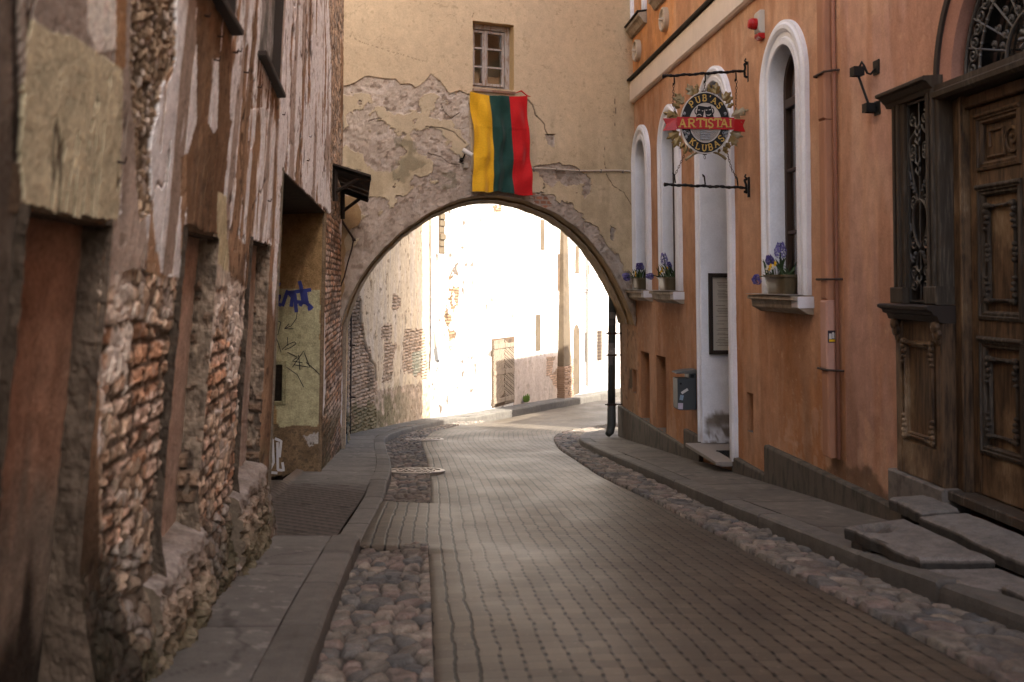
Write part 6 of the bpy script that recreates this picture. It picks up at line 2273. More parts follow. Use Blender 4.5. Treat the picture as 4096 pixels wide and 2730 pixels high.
wr = mat_flat('wrought_iron', (.016, .014, .013), .45, .7, var=.35, s1=50, bump=.5)
for k, (lab, tip, root, plate0, plate1, hooks) in enumerate((
        ('upper wrought iron bracket arm carrying the round pub sign', CR(150, 160), CR(1075, 98), CR(1120, -10), CR(1130, 225), [(275, 165), (628, 138), (980, 118)]),
        ('lower wrought iron bracket arm below the round pub sign', CR(168, 1395), CR(1095, 1432), CR(1150, 1310), CR(1158, 1540), [(288, 1378), (630, 1395), (1003, 1415)]))):
    br = thing('sign_bracket', lab, 'bracket', SP(.02, root[1]), 'iron brackets of the pub sign')
    b = MB()
    n = 44
    pts = [SP(tip[0] + (root[0] - tip[0]) * i / (n - 1), tip[1] + (root[1] - tip[1]) * i / (n - 1) + .004 * math.sin(i * .7), 0) for i in range(n)]
    b.tube(pts, [.0165 + .0035 * math.sin(i * 1.9) for i in range(n)], 8)
    b.tube([pts[0] + [-.012, 0, 0], pts[0], pts[1]], [.018, .026, .018], 8)
    b.build('arm', wr, br, smooth=True)
    b = MB()
    b.frame_box(lambda u, v, n_: SP(n_, v, u), -.022, .022, plate1[1], plate0[1], -.01, .014, bev=.004)
    S = bez((.02, plate0[1] - .03), (.09, plate0[1] - .02), (.02, root[1] + .06), (root[0], root[1]))
    b.tube([SP(q[0], q[1], 0) for q in S], .014, 6)
    S = bez((root[0], root[1]), (root[0] - .02, root[1] - .1), (.09, plate1[1] + .10), (.02, plate1[1] + .05))
    b.tube([SP(q[0], q[1], 0) for q in S], .015, 6)
    b.tube([SP(.02, plate0[1] - .02, 0), SP(.05, plate0[1] + .005, 0), SP(.035, plate0[1] + .03, 0)], .011, 6)
    b.build('wall_plate', wr, br)
    b = MB()
    for hx, hy in hooks:
        a = CR(hx, hy)
        if k == 0:
            b.tube([SP(a[0], a[1], 0), SP(a[0] - .004, a[1] - .085, 0), SP(a[0] + .012, a[1] - .10, 0), SP(a[0] + .008, a[1] - .075, .012)], .009, 6)
        else:
            b.tube([SP(a[0], a[1], 0), SP(a[0] + .012, a[1] + .10, 0), SP(a[0] + .03, a[1] + .115, 0), SP(a[0] + .024, a[1] + .09, .012)], .009, 6)
    b.build('hook', wr, br)

sg = thing('pub_sign', 'hanging oval pub sign with red ribbon, gold lettering and gilded leaves', 'sign', SP(.53, EYE + 1.86))
C0 = CR(627, 695)
RX = abs(CR(345, 695)[0] - CR(910, 695)[0]) / 2
RZ = abs(CR(627, 345)[1] - CR(627, 1046)[1]) / 2


def OV(a, k):                                # point on the oval at angle a, fraction k
    return C0[0] - RX * k * math.cos(a), C0[1] + RZ * k * math.sin(a)


blackm = mat_flat('sign_black', (.009, .010, .011), .45, spec=.25, var=.1, bump=0)
silver = mat_flat('sign_silver_rim', (.48, .47, .45), .35, .5, var=.05, bump=0)
gold = mat_flat('sign_gold', (.50, .33, .085), .4, .35, var=.12, s1=20, bump=.1)
oldgold = mat_flat('tarnished_gold_leaf', (.205, .145, .052), .45, .35, var=.3, s1=12, bump=.25, dirt=(.30, .26, .17))
redm = mat_flat('sign_red', (.36, .010, .014), .4, var=.12, s1=8, bump=.05)
paper = mat_flat('sign_cream', (.50, .46, .42), .6, var=.06, bump=0)
lilac = mat_flat('sign_grey_blue', (.24, .26, .28), .5, var=.1, bump=0)


def oval(k, n=64):
    return [OV(2 * math.pi * i / n, k) for i in range(n)]


b = MB()
b.prism(oval(.985), SP, -.035, .022)
b.build('board', blackm, sg)
b = MB()
for kk, w in ((.99, .012), (.635, .008)):
    b.ribbon(oval(kk, 72), w, SP, -.03 if kk > .9 else .023, .034, closed=True)
b.build('rim', silver, sg)
b = MB()
b.prism(oval(.63), SP, .0225, .026)
b.build('centre_field', paper, sg)
b = MB()                                     # engraved lines in the lower half
zlo = CR(627, 915)[1]; zhi = CR(627, 778)[1]
n = 15
for k in range(n):
    z = zlo + (zhi - zlo) * (k + .3) / n
    q = 1 - ((z - C0[1]) / (RZ * .61)) ** 2
    if q > 0:
        hw_ = RX * .61 * math.sqrt(q)
        b.ribbon([(C0[0] - hw_, z), (C0[0] + hw_, z)], .0038, SP, .0262, .0272)
b.build('engraved_lines', blackm, sg)
b = MB()                                     # faint scribble ornament
for r_ in range(4):
    for k in range(6):
        c = CR(580 + k * 18, 795 + r_ * 28)
        scroll(b, c, .009, 1.2, k, 1 if (k + r_) % 2 else -1, .028, .0016, fn=SP, k=12)
b.build('ornament', lilac, sg)
# two tankards with theatre faces
b = MB()
for pts in ([(540, 505), (620, 525), (600, 632), (520, 632)], [(615, 522), (690, 503), (722, 632), (632, 632)], [(540, 505), (548, 500), (690, 520), (688, 525), (615, 530)]):
    b.prism([CR(*p) for p in pts], SP, .0262, .030)
for s, cx0 in ((-1, 527), (1, 702)):
    arc = [CR(cx0 + s * (22 * math.sin(t) - (2)), 562 - 36 * math.cos(t)) for t in np.linspace(.1, math.pi - .1, 16)]
    b.ribbon(arc, .012, SP, .0262, .030)
b.build('tankards', blackm, sg)
b = MB()
for pts in ([(540, 548), (560, 545), (568, 552), (548, 556)], [(583, 556), (600, 555), (607, 562), (588, 564)], [(625, 550), (645, 545), (650, 553), (632, 557)], [(664, 545), (688, 540), (690, 548), (668, 553)]):
    b.prism([CR(*p) for p in pts], SP, .0302, .0322)
b.ribbon([CR(530, 610), CR(548, 600), (CR(565, 600)), CR(583, 615)], [.004, .010, .010, .004], SP, .0302, .0322)
b.ribbon([CR(638, 600), CR(655, 610), (CR(675, 607)), CR(692, 592)], [.004, .010, .010, .004], SP, .0302, .0322)
b.build('mask_features', paper, sg)
# scrolls on the black ring
b = MB()
for x, y, s, r_ in ((385, 590, 1, .020), (850, 588, -1, .020), (420, 815, 1, .034), (840, 812, -1, .034), (405, 855, -1, .022), (860, 850, 1, .020), (385, 795, -1, .02), (872, 800, 1, .018)):
    scroll(b, CR(x, y), r_, 1.3, 1.2 * s, s, .025, .0035, fn=SP, k=22)
b.build('scrollwork', lilac, sg)

# letters drawn as slab-serif strokes
GL = {
    'A': [[(0, 0), (.5, 1)], [(.5, 1), (1, 0)], [(.2, .36), (.8, .36)]], 'R': [[(.15, 0), (.15, 1)], [(.15, 1), (.6, 1), (.8, .9), (.85, .75), (.8, .6), (.6, .5), (.15, .5)], [(.5, .5), (.95, 0)]],
    'T': [[(.5, 0), (.5, 1)], [(0, 1), (1, 1)], [(0.02, 1), (0.02, .78)], [(.98, 1), (.98, .78)]], 'I': [[(.5, 0), (.5, 1)]],
    'S': [[(.88, .78), (.8, .92), (.6, 1), (.4, 1), (.2, .92), (.13, .76), (.22, .60), (.5, .5), (.78, .40), (.87, .24), (.8, .08), (.6, 0), (.4, 0), (.2, .08), (.1, .24)]],
    'P': [[(.15, 0), (.15, 1)], [(.15, 1), (.6, 1), (.82, .9), (.87, .73), (.82, .56), (.6, .46), (.15, .46)]],
    'U': [[(.12, 1), (.12, .35), (.2, .12), (.4, 0), (.6, 0), (.8, .12), (.88, .35), (.88, 1)]],
    'B': [[(.15, 0), (.15, 1)], [(.15, 1), (.58, 1), (.77, .92), (.8, .76), (.75, .6), (.58, .53), (.15, .53)], [(.58, .53), (.8, .46), (.87, .27), (.8, .08), (.6, 0), (.15, 0)]],
    'K': [[(.15, 0), (.15, 1)], [(.9, 1), (.18, .42)], [(.42, .6), (.95, 0)]], 'L': [[(.15, 1), (.15, 0), (.9, 0)], [(.9, 0), (.9, .2)]], "'": [[(.55, 1), (.45, .75)]]}
SER = {'A': [(0, 0), (1, 0)], 'R': [(.15, 0), (.15, 1), (.95, 0)], 'T': [(.5, 0)], 'I': [(.5, 0), (.5, 1)], 'S': [], 'P': [(.15, 0), (.15, 1)], 'U': [(.12, 1), (.88, 1)], 'B': [(.15, 0), (.15, 1)], 'K': [(.15, 0), (.15, 1), (.9, 1), (.95, 0)], 'L': [(.15, 0), (.15, 1)], "'": []}


def glyph(b, ch, mapf, w, hgt, fn, n0, n1, wt_=.16, bold=1.0):
    """mapf maps glyph units to the plane"""
    th = hgt * wt_ * bold
    for si, ln in enumerate(GL[ch]):
        b.ribbon([mapf(x * w, y * hgt) for x, y in ln], th if not (ch in 'AUKR' and si == 0 and ch == 'A') else th * .7, fn, n0, n1 + .0006 * si)
    for x, y in SER[ch]:
        s = hgt * .17
        yy = y * hgt + (hgt * .045 if y == 0 else -hgt * .045)
        b.ribbon([mapf(x * w - s, yy), mapf(x * w + s, yy)], hgt * .09, fn, n0, n1 + .0012)


# ribbon with its lettering
b = MB()
zr0, zr1 = CR(627, 770)[1], CR(627, 635)[1]
ul, ur = CR(300, 700)[0], CR(950, 700)[0]
b.prism([(ul, zr0), (ur, zr0), (ur, zr1), (ul, zr1)], SP, .030, .050)
for s, u0, tipx, nx in ((1, ul, 148, 185), (-1, ur, 1088, 1060)):
    ut = CR(tipx, 700)[0]; un = CR(nx, 700)[0]
    dz = .012
    P = [(u0, zr0 - dz), (ut, zr0 - dz - .006), (un, .5 * (zr0 + zr1) - dz), (ut, zr1 - dz - .0), (u0, zr1 - dz)]
    b.prism(P, lambda u, v, n, u0=u0: SP(u, v, n - .10 * min(1, abs(u - u0) / .04) * .3), .012, .026)
b.build('ribbon', redm, sg)
word = 'ARTISTAI'
xs = [(330, 395), (425, 505), (522, 610), (607, 655), (650, 715), (725, 805), (800, 870), (878, 935)]
for ch, (x0, x1) in zip(word, xs):
    a = CR(x0, 750); c = CR(x1, 655)
    hgt = c[1] - a[1]
    if ch in 'RTIS':
        pass
    w = a[0] - c[0]
    b = MB()
    glyph(b, ch, lambda x, y, a=a: (a[0] - x, a[1] + y), w, hgt, SP, .050, .056, .17, 1.05)
    if x0 == 650:
        a = CR(668, 757)
        b.ribbon([a, (a[0] - .004, a[1] - .012)], .008, SP, .050, .056)
    b.build('letter', gold, sg)


def arc_word(word, angs, kk, hgt, top):
    for ch, an in zip(word, angs):
        p = OV(an, kk)
        t = np.array([-math.cos(an) * RX, math.sin(an) * RZ]); 
        # outward direction and reading direction in (u, v)
        out = np.array([p[0] - C0[0], p[1] - C0[1]]); out[0] *= 1.0
        out /= np.linalg.norm(out)
        up = out if top else -out
        rd = np.array([-up[1], up[0]])       # u decreases towards the right of the picture
        rd = rd if rd[0] < 0 else rd
        rd = np.array([-abs(up[1]), up[0] * (1 if up[1] > 0 else -1)])
        w = hgt * (.72 if ch != 'I' else .4)
        if ch == "'":
            w = hgt * .3
        b = MB()
        org = np.array(p) - rd * w / 2 - up * hgt / 2
        glyph(b, ch, lambda x, y, o=org: tuple(o + rd * x + up * y), w, hgt, SP, .0225, .030, .17, 1.0)
        b.build('letter', gold, sg)


deg = math.radians
arc_word("PUB'AS", [deg(q) for q in (132, 112, 92, 77, 64, 45)], .81, .072, True)
arc_word('KLUBAS', [deg(q) for q in (230, 249, 267, 285, 303, 322)], .81, .072, False)
# gilded leaves round the board
def leaf(b, base, tip, wid, lobes, n):
    base, tip = np.array(base), np.array(tip)
    ax = tip - base; Ln = np.linalg.norm(ax); ax /= Ln; nr = np.array([-ax[1], ax[0]])
    L_ = []; R_ = []; wid = wid * 1.3
    for t, w in lobes:
        L_.append(base + ax * Ln * t + nr * wid * w); R_.append(base + ax * Ln * t - nr * wid * w)
    pts = [tuple(base)] + [tuple(q) for q in L_] + [tuple(tip)] + [tuple(q) for q in R_[::-1]]
    m = len(pts)
    cen = [SP(*(base + ax * Ln * t), n + .018) for t in (.1, .4, .75)]
    V = [SP(u, v, n + .012 * math.sin(i * 1.7)) for i, (u, v) in enumerate(pts)] + cen
    F = []
    for i in range(m):
        j = (i + 1) % m
        ti = np.dot(np.array(pts[i]) - base, ax) / Ln
        c = m + (0 if ti < .25 else 1 if ti < .6 else 2)
        tj = np.dot(np.array(pts[j]) - base, ax) / Ln
        cj = m + (0 if tj < .25 else 1 if tj < .6 else 2)
        F.append((i, j, cj))
        if c != cj:
            F.append((i, cj, c))
    b.add(V, F)
    b.add([v - (SP(0, 0, .006) - SP(0, 0, 0)) for v in V], [f[::-1] for f in F])


LB = [(.12, .25), (.22, .62), (.42, .95), (.36, .45), (.50, .55), (.72, .72), (.68, .32), (.85, .22)]
LS = [(.2, .35), (.42, .6), (.60, .30), (.72, .42), (.86, .18)]
for (bx_, by_), (tx_, ty_), w, lob in (((500, 385), (425, 240), .055, LB), ((520, 375), (540, 240), .05, LS), ((700, 365), (665, 240), .05, LS), ((745, 375), (765, 225), .055, LB), ((395, 470), (280, 350), .055, LB), ((380, 480), (250, 395), .04, LS), ((350, 520), (250, 470), .045, LS),
                                       ((820, 440), (930, 335), .055, LB), ((860, 480), (960, 380), .04, LS), ((880, 520), (965, 460), .04, LS), ((340, 625), (150, 570), .055, LB), ((345, 640), (215, 640), .035, LS), ((930, 610), (1135, 535), .055, LB), ((925, 620), (1000, 570), .03, LS),
                                       ((345, 790), (185, 875), .055, LB), ((350, 830), (265, 980), .055, LB), ((395, 920), (340, 985), .05, LS), ((430, 950), (385, 1055), .045, LS), ((455, 980), (480, 1040), .035, LS), ((910, 800), (1070, 850), .055, LB), ((915, 830), (1000, 965), .055, LB),
                                       ((870, 915), (920, 985), .05, LS), ((840, 955), (890, 1050), .045, LS), ((800, 985), (780, 1030), .03, LS), ((935, 640), (1080, 700), .035, LS), ((345, 680), (165, 740), .035, LS)):
    b = MB()
    leaf(b, CR(bx_, by_), CR(tx_, ty_), w, lob, -.012)
    b.build('gilded_leaf', oldgold, sg)
b = MB()
for pts in ([(560, 1025), (500, 1045), (450, 1080), (405, 1115)], [(720, 1025), (780, 1040), (830, 1070), (870, 1105)]):
    P = [SP(*CR(*p), -.012) for p in pts]
    b.tube(P, [.010, .014, .015, .017], 8)
b.build('stem', oldgold, sg, smooth=True)
# chains
b = MB()


def chain(p, q, n, sag=0.0):
    p, q = np.array(p), np.array(q)
    for i in range(n):
        a = p + (q - p) * i / n; c = p + (q - p) * (i + 1) / n
        m = .5 * (a + c); d = (c - a); L_ = np.linalg.norm(d); d /= L_
        s1 = np.array([0, 1.0, 0]) if i % 2 else np.cross(d, [0, 1.0, 0])
        ring = [m + d * (L_ * .58 * math.cos(t)) + s1 * (.010 * math.sin(t)) for t in np.linspace(0, 2 * math.pi, 11)[:-1]]
        b.tube(ring, .0034, 5, closed=True)


for (x0, y0), (x1, y1), n in (((272, 255), (262, 470), 7), ((262, 470), (300, 600), 4), ((628, 235), (622, 330), 3), ((990, 205), (978, 580), 11), ((392, 1060), (285, 1290), 8), ((885, 1045), (935, 1225), 6), ((935, 1225), (1000, 1330), 4), ((625, 1065), (627, 1100), 1)):
    chain(SP(*CR(x0, y0), -.01), SP(*CR(x1, y1), -.01), n)
b.tube([SP(*CR(590, 335), 0), SP(*CR(635, 335), 0)], .012, 6)
b.tube([SP(*CR(605, 1050), 0), SP(*CR(645, 1050), 0)], .010, 6)
b.build('chain', M['rust'], sg)

# ------------------------------------------------------------------ flower planters on the sills
pot_m = mat_flat('planter_plastic', (.105, .078, .040), .45, var=.2, s1=6, bump=.05)
leaf_m = mat_flat('plant_leaf', (.030, .055, .016), .6, var=.35, s1=14)
hy1 = mat_flat('hyacinth_violet', (.085, .065, .24), .7, var=.4, s1=60, bump=0)
hy2 = mat_flat('hyacinth_lavender', (.22, .19, .46), .7, var=.35, s1=60, bump=0)
ye = mat_flat('pansy_yellow', (.70, .42, .01), .7, var=.2, s1=40, bump=0)
wv = mat_flat('pansy_white', (.62, .58, .46), .7, var=.1, bump=0)
dk_ = mat_flat('pansy_eye', (.05, .01, .015), .7, bump=0)
POTN = [('planter with drooping lavender hyacinths on the far sill beside the arch', 17.36), ('planter with one tall violet hyacinth and yellow pansies on the middle sill', 15.36), ('large planter with violet hyacinths and yellow pansies on the nearest sill', 10.465)]
for pi, (lab, c) in enumerate(POTN):
    rng = random.Random(40 + pi)
    zb_ = ZS + .008
    pl_ = thing('flower_planter', lab, 'planter', RP(c, zb_, .05), 'flower planters on the window sills')
    hw_, dp_, hg = .30, .12, .20
    yc_, nc = c + .02, .055

    def PP(u, v, n, yc_=yc_, nc=nc, zb_=zb_):
        return RP(yc_ + u, zb_ + v, nc + n)
    b = MB()
    rings = [(hw_ - .05, dp_ - .03, 0), (hw_ - .005, dp_ - .004, hg - .025), (hw_ + .012, dp_ + .012, hg - .022), (hw_ + .014, dp_ + .014, hg), (hw_ - .01, dp_ - .01, hg), (hw_ - .015, dp_ - .015, hg - .03)]
    V = []
    ns = 32
    for a, d_, z_ in rings:
        for k in range(ns):
            t = 2 * math.pi * k / ns
            e = .55
            V.append(PP(a * math.copysign(abs(math.cos(t)) ** e, math.cos(t)), z_, d_ * math.copysign(abs(math.sin(t)) ** e, math.sin(t))))
    F = [(i * ns + k, i * ns + (k + 1) % ns, (i + 1) * ns + (k + 1) % ns, (i + 1) * ns + k) for i in range(len(rings) - 1) for k in range(ns)]
    F += [tuple(range(ns - 1, -1, -1)), tuple((len(rings) - 1) * ns + k for k in range(ns))]
    b.add(V, F)
    b.build('pot', pot_m, pl_, smooth=False)
    b = MB()
    for k in range(60):                       # foliage: strap leaves and small ones
        u, n = rng.uniform(-hw_ + .04, hw_ - .04), rng.uniform(-dp_ + .03, dp_ - .02)
        big = rng.random() < .4
        hh = rng.uniform(.10, .24) if big else rng.uniform(.03, .10)
        lean_u, lean_n = rng.uniform(-.10, .10), rng.uniform(-.08, .12)
        w = .016 if big else .014
        a = rng.uniform(0, 3.14)
        pts = [np.array([u + lean_u * t * t, hg - .03 + hh * (t - .25 * t * t * (not big)), n + lean_n * t * t]) for t in (0, .4, .8, 1)]
        ww = [w * .6, w, w * .7, .001]
        V = []
        for q, wq in zip(pts, ww):
            V += [PP(q[0] - wq * math.cos(a), q[1], q[2] - wq * math.sin(a)), PP(q[0] + wq * math.cos(a), q[1], q[2] + wq * math.sin(a))]
        b.add(V, [(0, 1, 3, 2), (2, 3, 5, 4), (4, 5, 7, 6)])
    b.build('leaves', leaf_m, pl_)

    def hyacinth(p0, p1, r, mm, mm2):
        p0, p1 = np.array(p0, float), np.array(p1, float)
        st = MB()
        st.tube([PP(*p0), PP(*(p0 * .4 + p1 * .6 + np.array([0, .02, 0]))), PP(*p1)], .007, 6)
        q = MB()
        d_ = p1 - p0
        L_ = np.linalg.norm(d_)
        for k in range(190):
            t = rng.uniform(.56, 1.05)
            prof = r * (math.sin(min(1, (t - .5) / .2) * math.pi / 2)) * (1 - max(0, t - .8) * 2.4)
            th = rng.uniform(0, 6.28)
            e1 = np.cross(d_, [.2, .1, .97]); e1 /= np.linalg.norm(e1); e2 = np.cross(d_, e1); e2 /= np.linalg.norm(e2)
            cpt = p0 + d_ * t + prof * (math.cos(th) * e1 + math.sin(th) * e2)
            nrm = math.cos(th) * e1 + math.sin(th) * e2 + .3 * d_ / L_
            nrm /= np.linalg.norm(nrm)
            t1 = np.cross(nrm, [.3, .9, .2]); t1 /= np.linalg.norm(t1); t2 = np.cross(nrm, t1)
            s_ = rng.uniform(.008, .0125)
            V = [PP(*cpt)]
            for j in range(6):
                a = j * math.pi / 3
                V.append(PP(*(cpt + nrm * s_ * .9 + (t1 * math.cos(a) + t2 * math.sin(a)) * s_ * 1.2)))
                V.append(PP(*(cpt + nrm * s_ * .5 + (t1 * math.cos(a + .5) + t2 * math.sin(a + .5)) * s_ * .5)))
            q.add(V, [(0, 1 + j, 1 + (j + 1) % 12) for j in range(12)], rng.choice((0, 1)))
        hb = q.build('hyacinth', [mm, mm2], pl_)
        st.build('stalk', leaf_m, hb)

    def pansy(p, s_, mm):
        q = MB()
        p = np.array(p)
        for j, (a, rr) in enumerate(((.5, 1), (2.6, 1), (1.57, .95), (3.9, .9), (5.5, .9))):
            V = [PP(*p)]
            cc_ = p + np.array([math.cos(a) * s_ * .55, math.sin(a) * s_ * .55, .012 + .003 * j])
            for k in range(9):
                t = 2 * math.pi * k / 9
                V.append(PP(*(cc_ + np.array([math.cos(t) * s_ * .55 * rr, math.sin(t) * s_ * .5 * rr, .006 * math.sin(3 * t)]))))
            q.add(V, [tuple(range(1, 10))], 0)
        cc_ = p + np.array([0, -.004, .030])
        q.add([PP(*(cc_ + np.array([math.cos(t) * s_ * .28, math.sin(t) * s_ * .24, 0]))) for t in np.linspace(0, 6.28, 8)[:-1]], [tuple(range(7))], 1)
        fl2 = q.build('pansy', [mm, dk_], pl_)
        q = MB(); q.tube([PP(p[0], hg - .03, p[2] - .02), PP(*(p - np.array([0, .01, .004])))], .004, 5)
        q.build('stalk', leaf_m, fl2)
    # u > 0 is the far end, n > 0 towards the street
    if pi == 0:
        hyacinth((.15, hg, .06), (.34, .245, .22), .045, hy2, hy2); hyacinth((.10, hg, .08), (.24, .19, .22), .045, hy2, hy1)
        hyacinth((.05, hg, .0), (.06, .44, .02), .038, hy1, hy1); hyacinth((-.16, hg, 0), (-.18, .44, .02), .042, hy1, hy1)
        for p, m_ in (((-.05, .29, .07), ye), ((-.16, .25, .09), ye), ((.0, .25, .09), wv), ((-.10, .28, .10), wv)):
            pansy(p, .030, m_)
    elif pi == 1:
        hyacinth((.20, hg, .06), (.30, .22, .26), .045, hy1, hy2); hyacinth((-.02, hg, .02), (.16, .56, .03), .050, hy1, hy2); hyacinth((-.12, hg, .0), (-.14, .42, .02), .035, hy1, hy1)
        for p, m_ in (((.03, .27, .09), ye), ((-.02, .31, .08), ye), ((-.10, .30, .10), ye), ((.06, .32, .06), ye), ((-.17, .29, .08), wv), ((.20, .25, .06), wv), ((-.22, .33, .05), ye)):
            pansy(p, .036, m_)
    else:
        hyacinth((.22, hg, .06), (.27, .135, .21), .05, hy2, hy1); hyacinth((.05, hg, .0), (-.06, .52, .03), .055, hy1, hy2); hyacinth((.18, hg, .02), (.24, .40, .05), .04, hy1, hy1)
        for p, m_ in (((.02, .29, .09), ye), ((-.08, .315, .08), ye), ((-.03, .27, .12), ye), ((-.01, .275, .14), wv), ((-.12, .28, .12), wv), ((.20, .25, .06), wv)):
            pansy(p, .032, m_)

# ------------------------------------------------------------------ menu case on the far cheek of the doorway
YJ = DC + D_IN


def MP(u, v, n=0.0):                         # u = metres into the wall, n out of the cheek (towards the camera)
    return np.array([float(xR(YJ, v)) + u, YJ - n + .0874 * u, v])


def MPX(px, py):
    dx, dz = (px - CX) / K, (HY - py) / K
    x0 = float(xR(YJ, EYE))
    u = (dx * YJ - x0) / (1 - dx * .0874)
    return u, EYE + dz * (YJ + .0874 * u)


mn = thing('menu_case', 'tall dark wooden glazed menu case hung on the white cheek of the doorway', 'notice board', MP(.3, EYE - .3))
a = MPX(2832, 1094); c = MPX(2832, 1418)
u0, z1, z0 = a[0], a[1], c[1]
u1 = .56
b = MB()
w = .055
b.frame_box(MP, u0, u0 + w, z0, z1, -.01, .055, bev=.008); b.frame_box(MP, u1 - w, u1, z0, z1, -.01, .055, bev=.008)
b.frame_box(MP, u0 + w, u1 - w, z1 - w, z1, -.01, .054, bev=.008); b.frame_box(MP, u0 + w, u1 - w, z0, z0 + w, -.01, .054, bev=.008)
b.build('frame', M['darkwood'], mn)
b = MB()
b.frame_box(MP, u0 + w, u1 - w, z0 + w, z1 - w, -.005, .012)
pap = b.build('menu_sheet', mat_flat('menu_paper', (.62, .57, .50), .8, var=.05, bump=0), mn)
b = MB()
rng = random.Random(3)
z = z1 - .13
while z > z0 + .10:
    if rng.random() < .82:
        l0 = u0 + w + .04 + rng.uniform(0, .05); l1 = l0 + rng.uniform(.10, .24)
        b.frame_box(MP, l0, min(l1, u1 - w - .06), z, z + .006, .0125, .0135)
        b.frame_box(MP, u1 - w - .05, u1 - w - .02, z, z + .006, .0125, .0135)
    z -= .021
b.build('printed_lines', mat_flat('menu_ink', (.13, .11, .09), .8, bump=0), pap)
b = MB()
b.add([MP(u0 + w - .004, z0 + w, .036), MP(u1 - w + .004, z0 + w, .036), MP(u1 - w + .004, z1 - w, .036), MP(u0 + w - .004, z1 - w, .036)], [(0, 1, 2, 3)])
b.build('glass', M['pane'], mn)

# ------------------------------------------------------------------ litter bin
YBN = float(solve(2765, 1500, lambda x, y, z: x - xR(y, z))[0]) - .25
bn = thing('litter_bin', 'grey steel litter bin with stickers hung on the orange wall', 'litter bin', RP(YBN, EYE - 1.4, .1))
binm = mat_flat('bin_grey', (.055, .062, .066), .5, .3, var=.15, s1=10, bump=.05)
yb0 = YBN
def BZ(py, yq=None):
    return EYE + (HY - py) / K * (yb0 - .02)


zt, zl, zb_ = BZ(1480), BZ(1512), BZ(1637)
nb0, nb1 = .03, .30
hwb = .13
b = MB()
b.prism([(nb0, zb_ + .01), (nb0 + .02, zb_), (nb1 - .02, zb_), (nb1, zb_ + .02), (nb1, zl), (nb0, zl)], lambda n, v, u: RP(yb0 + u, v, n), -hwb, hwb)
body = b.build('body', binm, bn, bevel=.006)
b = MB()
b.prism([(nb0 - .0, zl + .001), (nb0 + .10, zl + .001), (nb0 + .10, zt - .045), (nb0, zt - .045)], lambda n, v, u: RP(yb0 + u, v, n), -hwb + .004, hwb - .004)
b.build('back_plate', binm, bn)
b = MB()
b.prism([(nb0 - .01, zt - .044), (nb1 + .015, zt - .044), (nb1 + .015, zt - .028), (nb0 + .16, zt), (nb0 - .01, zt + .012)], lambda n, v, u: RP(yb0 + u, v, n), -hwb - .006, hwb + .006)
b.build('lid', mat_flat('bin_lid', (.12, .12, .115), .5, .3, var=.15), bn, bevel=.004)
b = MB()
b.frame_box(RP, yb0 - hwb + .02, yb0 - hwb + .1, zl + .01, zt - .05, nb0 + .10, nb0 + .104)
b.frame_box(lambda u, v, n: RP(yb0 - hwb - n, v, u), nb0 + .035, nb0 + .085, zl + .012, zt - .055, .0, .004)
b.build('slot_shadow_plate', blackm, bn)
stk = [mat_flat('sticker_white', (.55, .54, .52), .5, var=.05, bump=0), mat_flat('sticker_blue', (.22, .32, .42), .5, bump=0), mat_flat('sticker_lilac', (.45, .40, .48), .5, bump=0)]
def bq(u, v, n):
    return RP(yb0 - hwb - n, v, u)


for (n0_, z_, wd_, hg_, rot), mm in zip(((.20, .60, .105, .035, -.55), (.245, .40, .05, .07, .2), (.262, .13, .07, .085, .05)), stk):
    zc_ = zb_ + (zl - zb_) * z_
    ca_, sa_ = math.cos(rot), math.sin(rot)
    b = MB()
    b.prism([(n0_ + x * ca_ - y * sa_, zc_ - x * sa_ * -1 + y * ca_) for x, y in ((-wd_ / 2, -hg_ / 2), (wd_ / 2, -hg_ / 2), (wd_ / 2, hg_ / 2), (-wd_ / 2, hg_ / 2))], bq, .001, .004)
    b.build('sticker', mm, bn)
b = MB()
b.lathe([(.016, 0), (.016, .006), (.003, .008)], bq(.255, zl - .07, .0), bq(0, 0, 1) - bq(0, 0, 0), 12)
b.build('lock', blackm, bn)

# ------------------------------------------------------------------ siren, iron hook
sr_ = thing('alarm_siren', 'white and red alarm siren high on the orange wall', 'siren', RP(11.12, EYE + 2.85, .05))
yq = 11.12
z1, z0 = EYE + (HY - 46) / K * yq, EYE + (HY - 160) / K * yq
b = MB()
b.prism([(-.02, z0 + .06), (.05, z0 + .06), (.075, z0 + .09), (.075, z1 - .03), (.055, z1), (-.02, z1)], lambda n, v, u: RP(yq + u, v, n), -.075, .075)
b.build('housing', mat_flat('siren_white', (.52, .50, .45), .5, var=.05), sr_, bevel=.01)
redl = mat_flat('siren_red', (.40, .012, .014), .3, var=.1, bump=0)
b = MB()
ax = RP(7, 0, 1) - RP(7, 0, 0)
b.lathe([(.062, 0), (.062, .05), (.055, .07), (.055, .078), (.045, .095), (.02, .10), (.001, .10)], RP(yq, z1 - .145, .07), ax, 20)
for k in range(6):
    b.lathe([(.064, .012 + .009 * k), (.064, .016 + .009 * k)], RP(yq, z1 - .145, .07), ax, 20)
b.build('horn', redl, sr_)
b = MB()
b.prism([(-.02, z0), (.04, z0), (.075, z0 + .03), (.078, z0 + .062), (-.02, z0 + .062)], lambda n, v, u: RP(yq + u, v, n), -.072, .072)
b.build('strobe_lens', redl, sr_, bevel=.008)

def H(x, y):
    return RW(x, y)


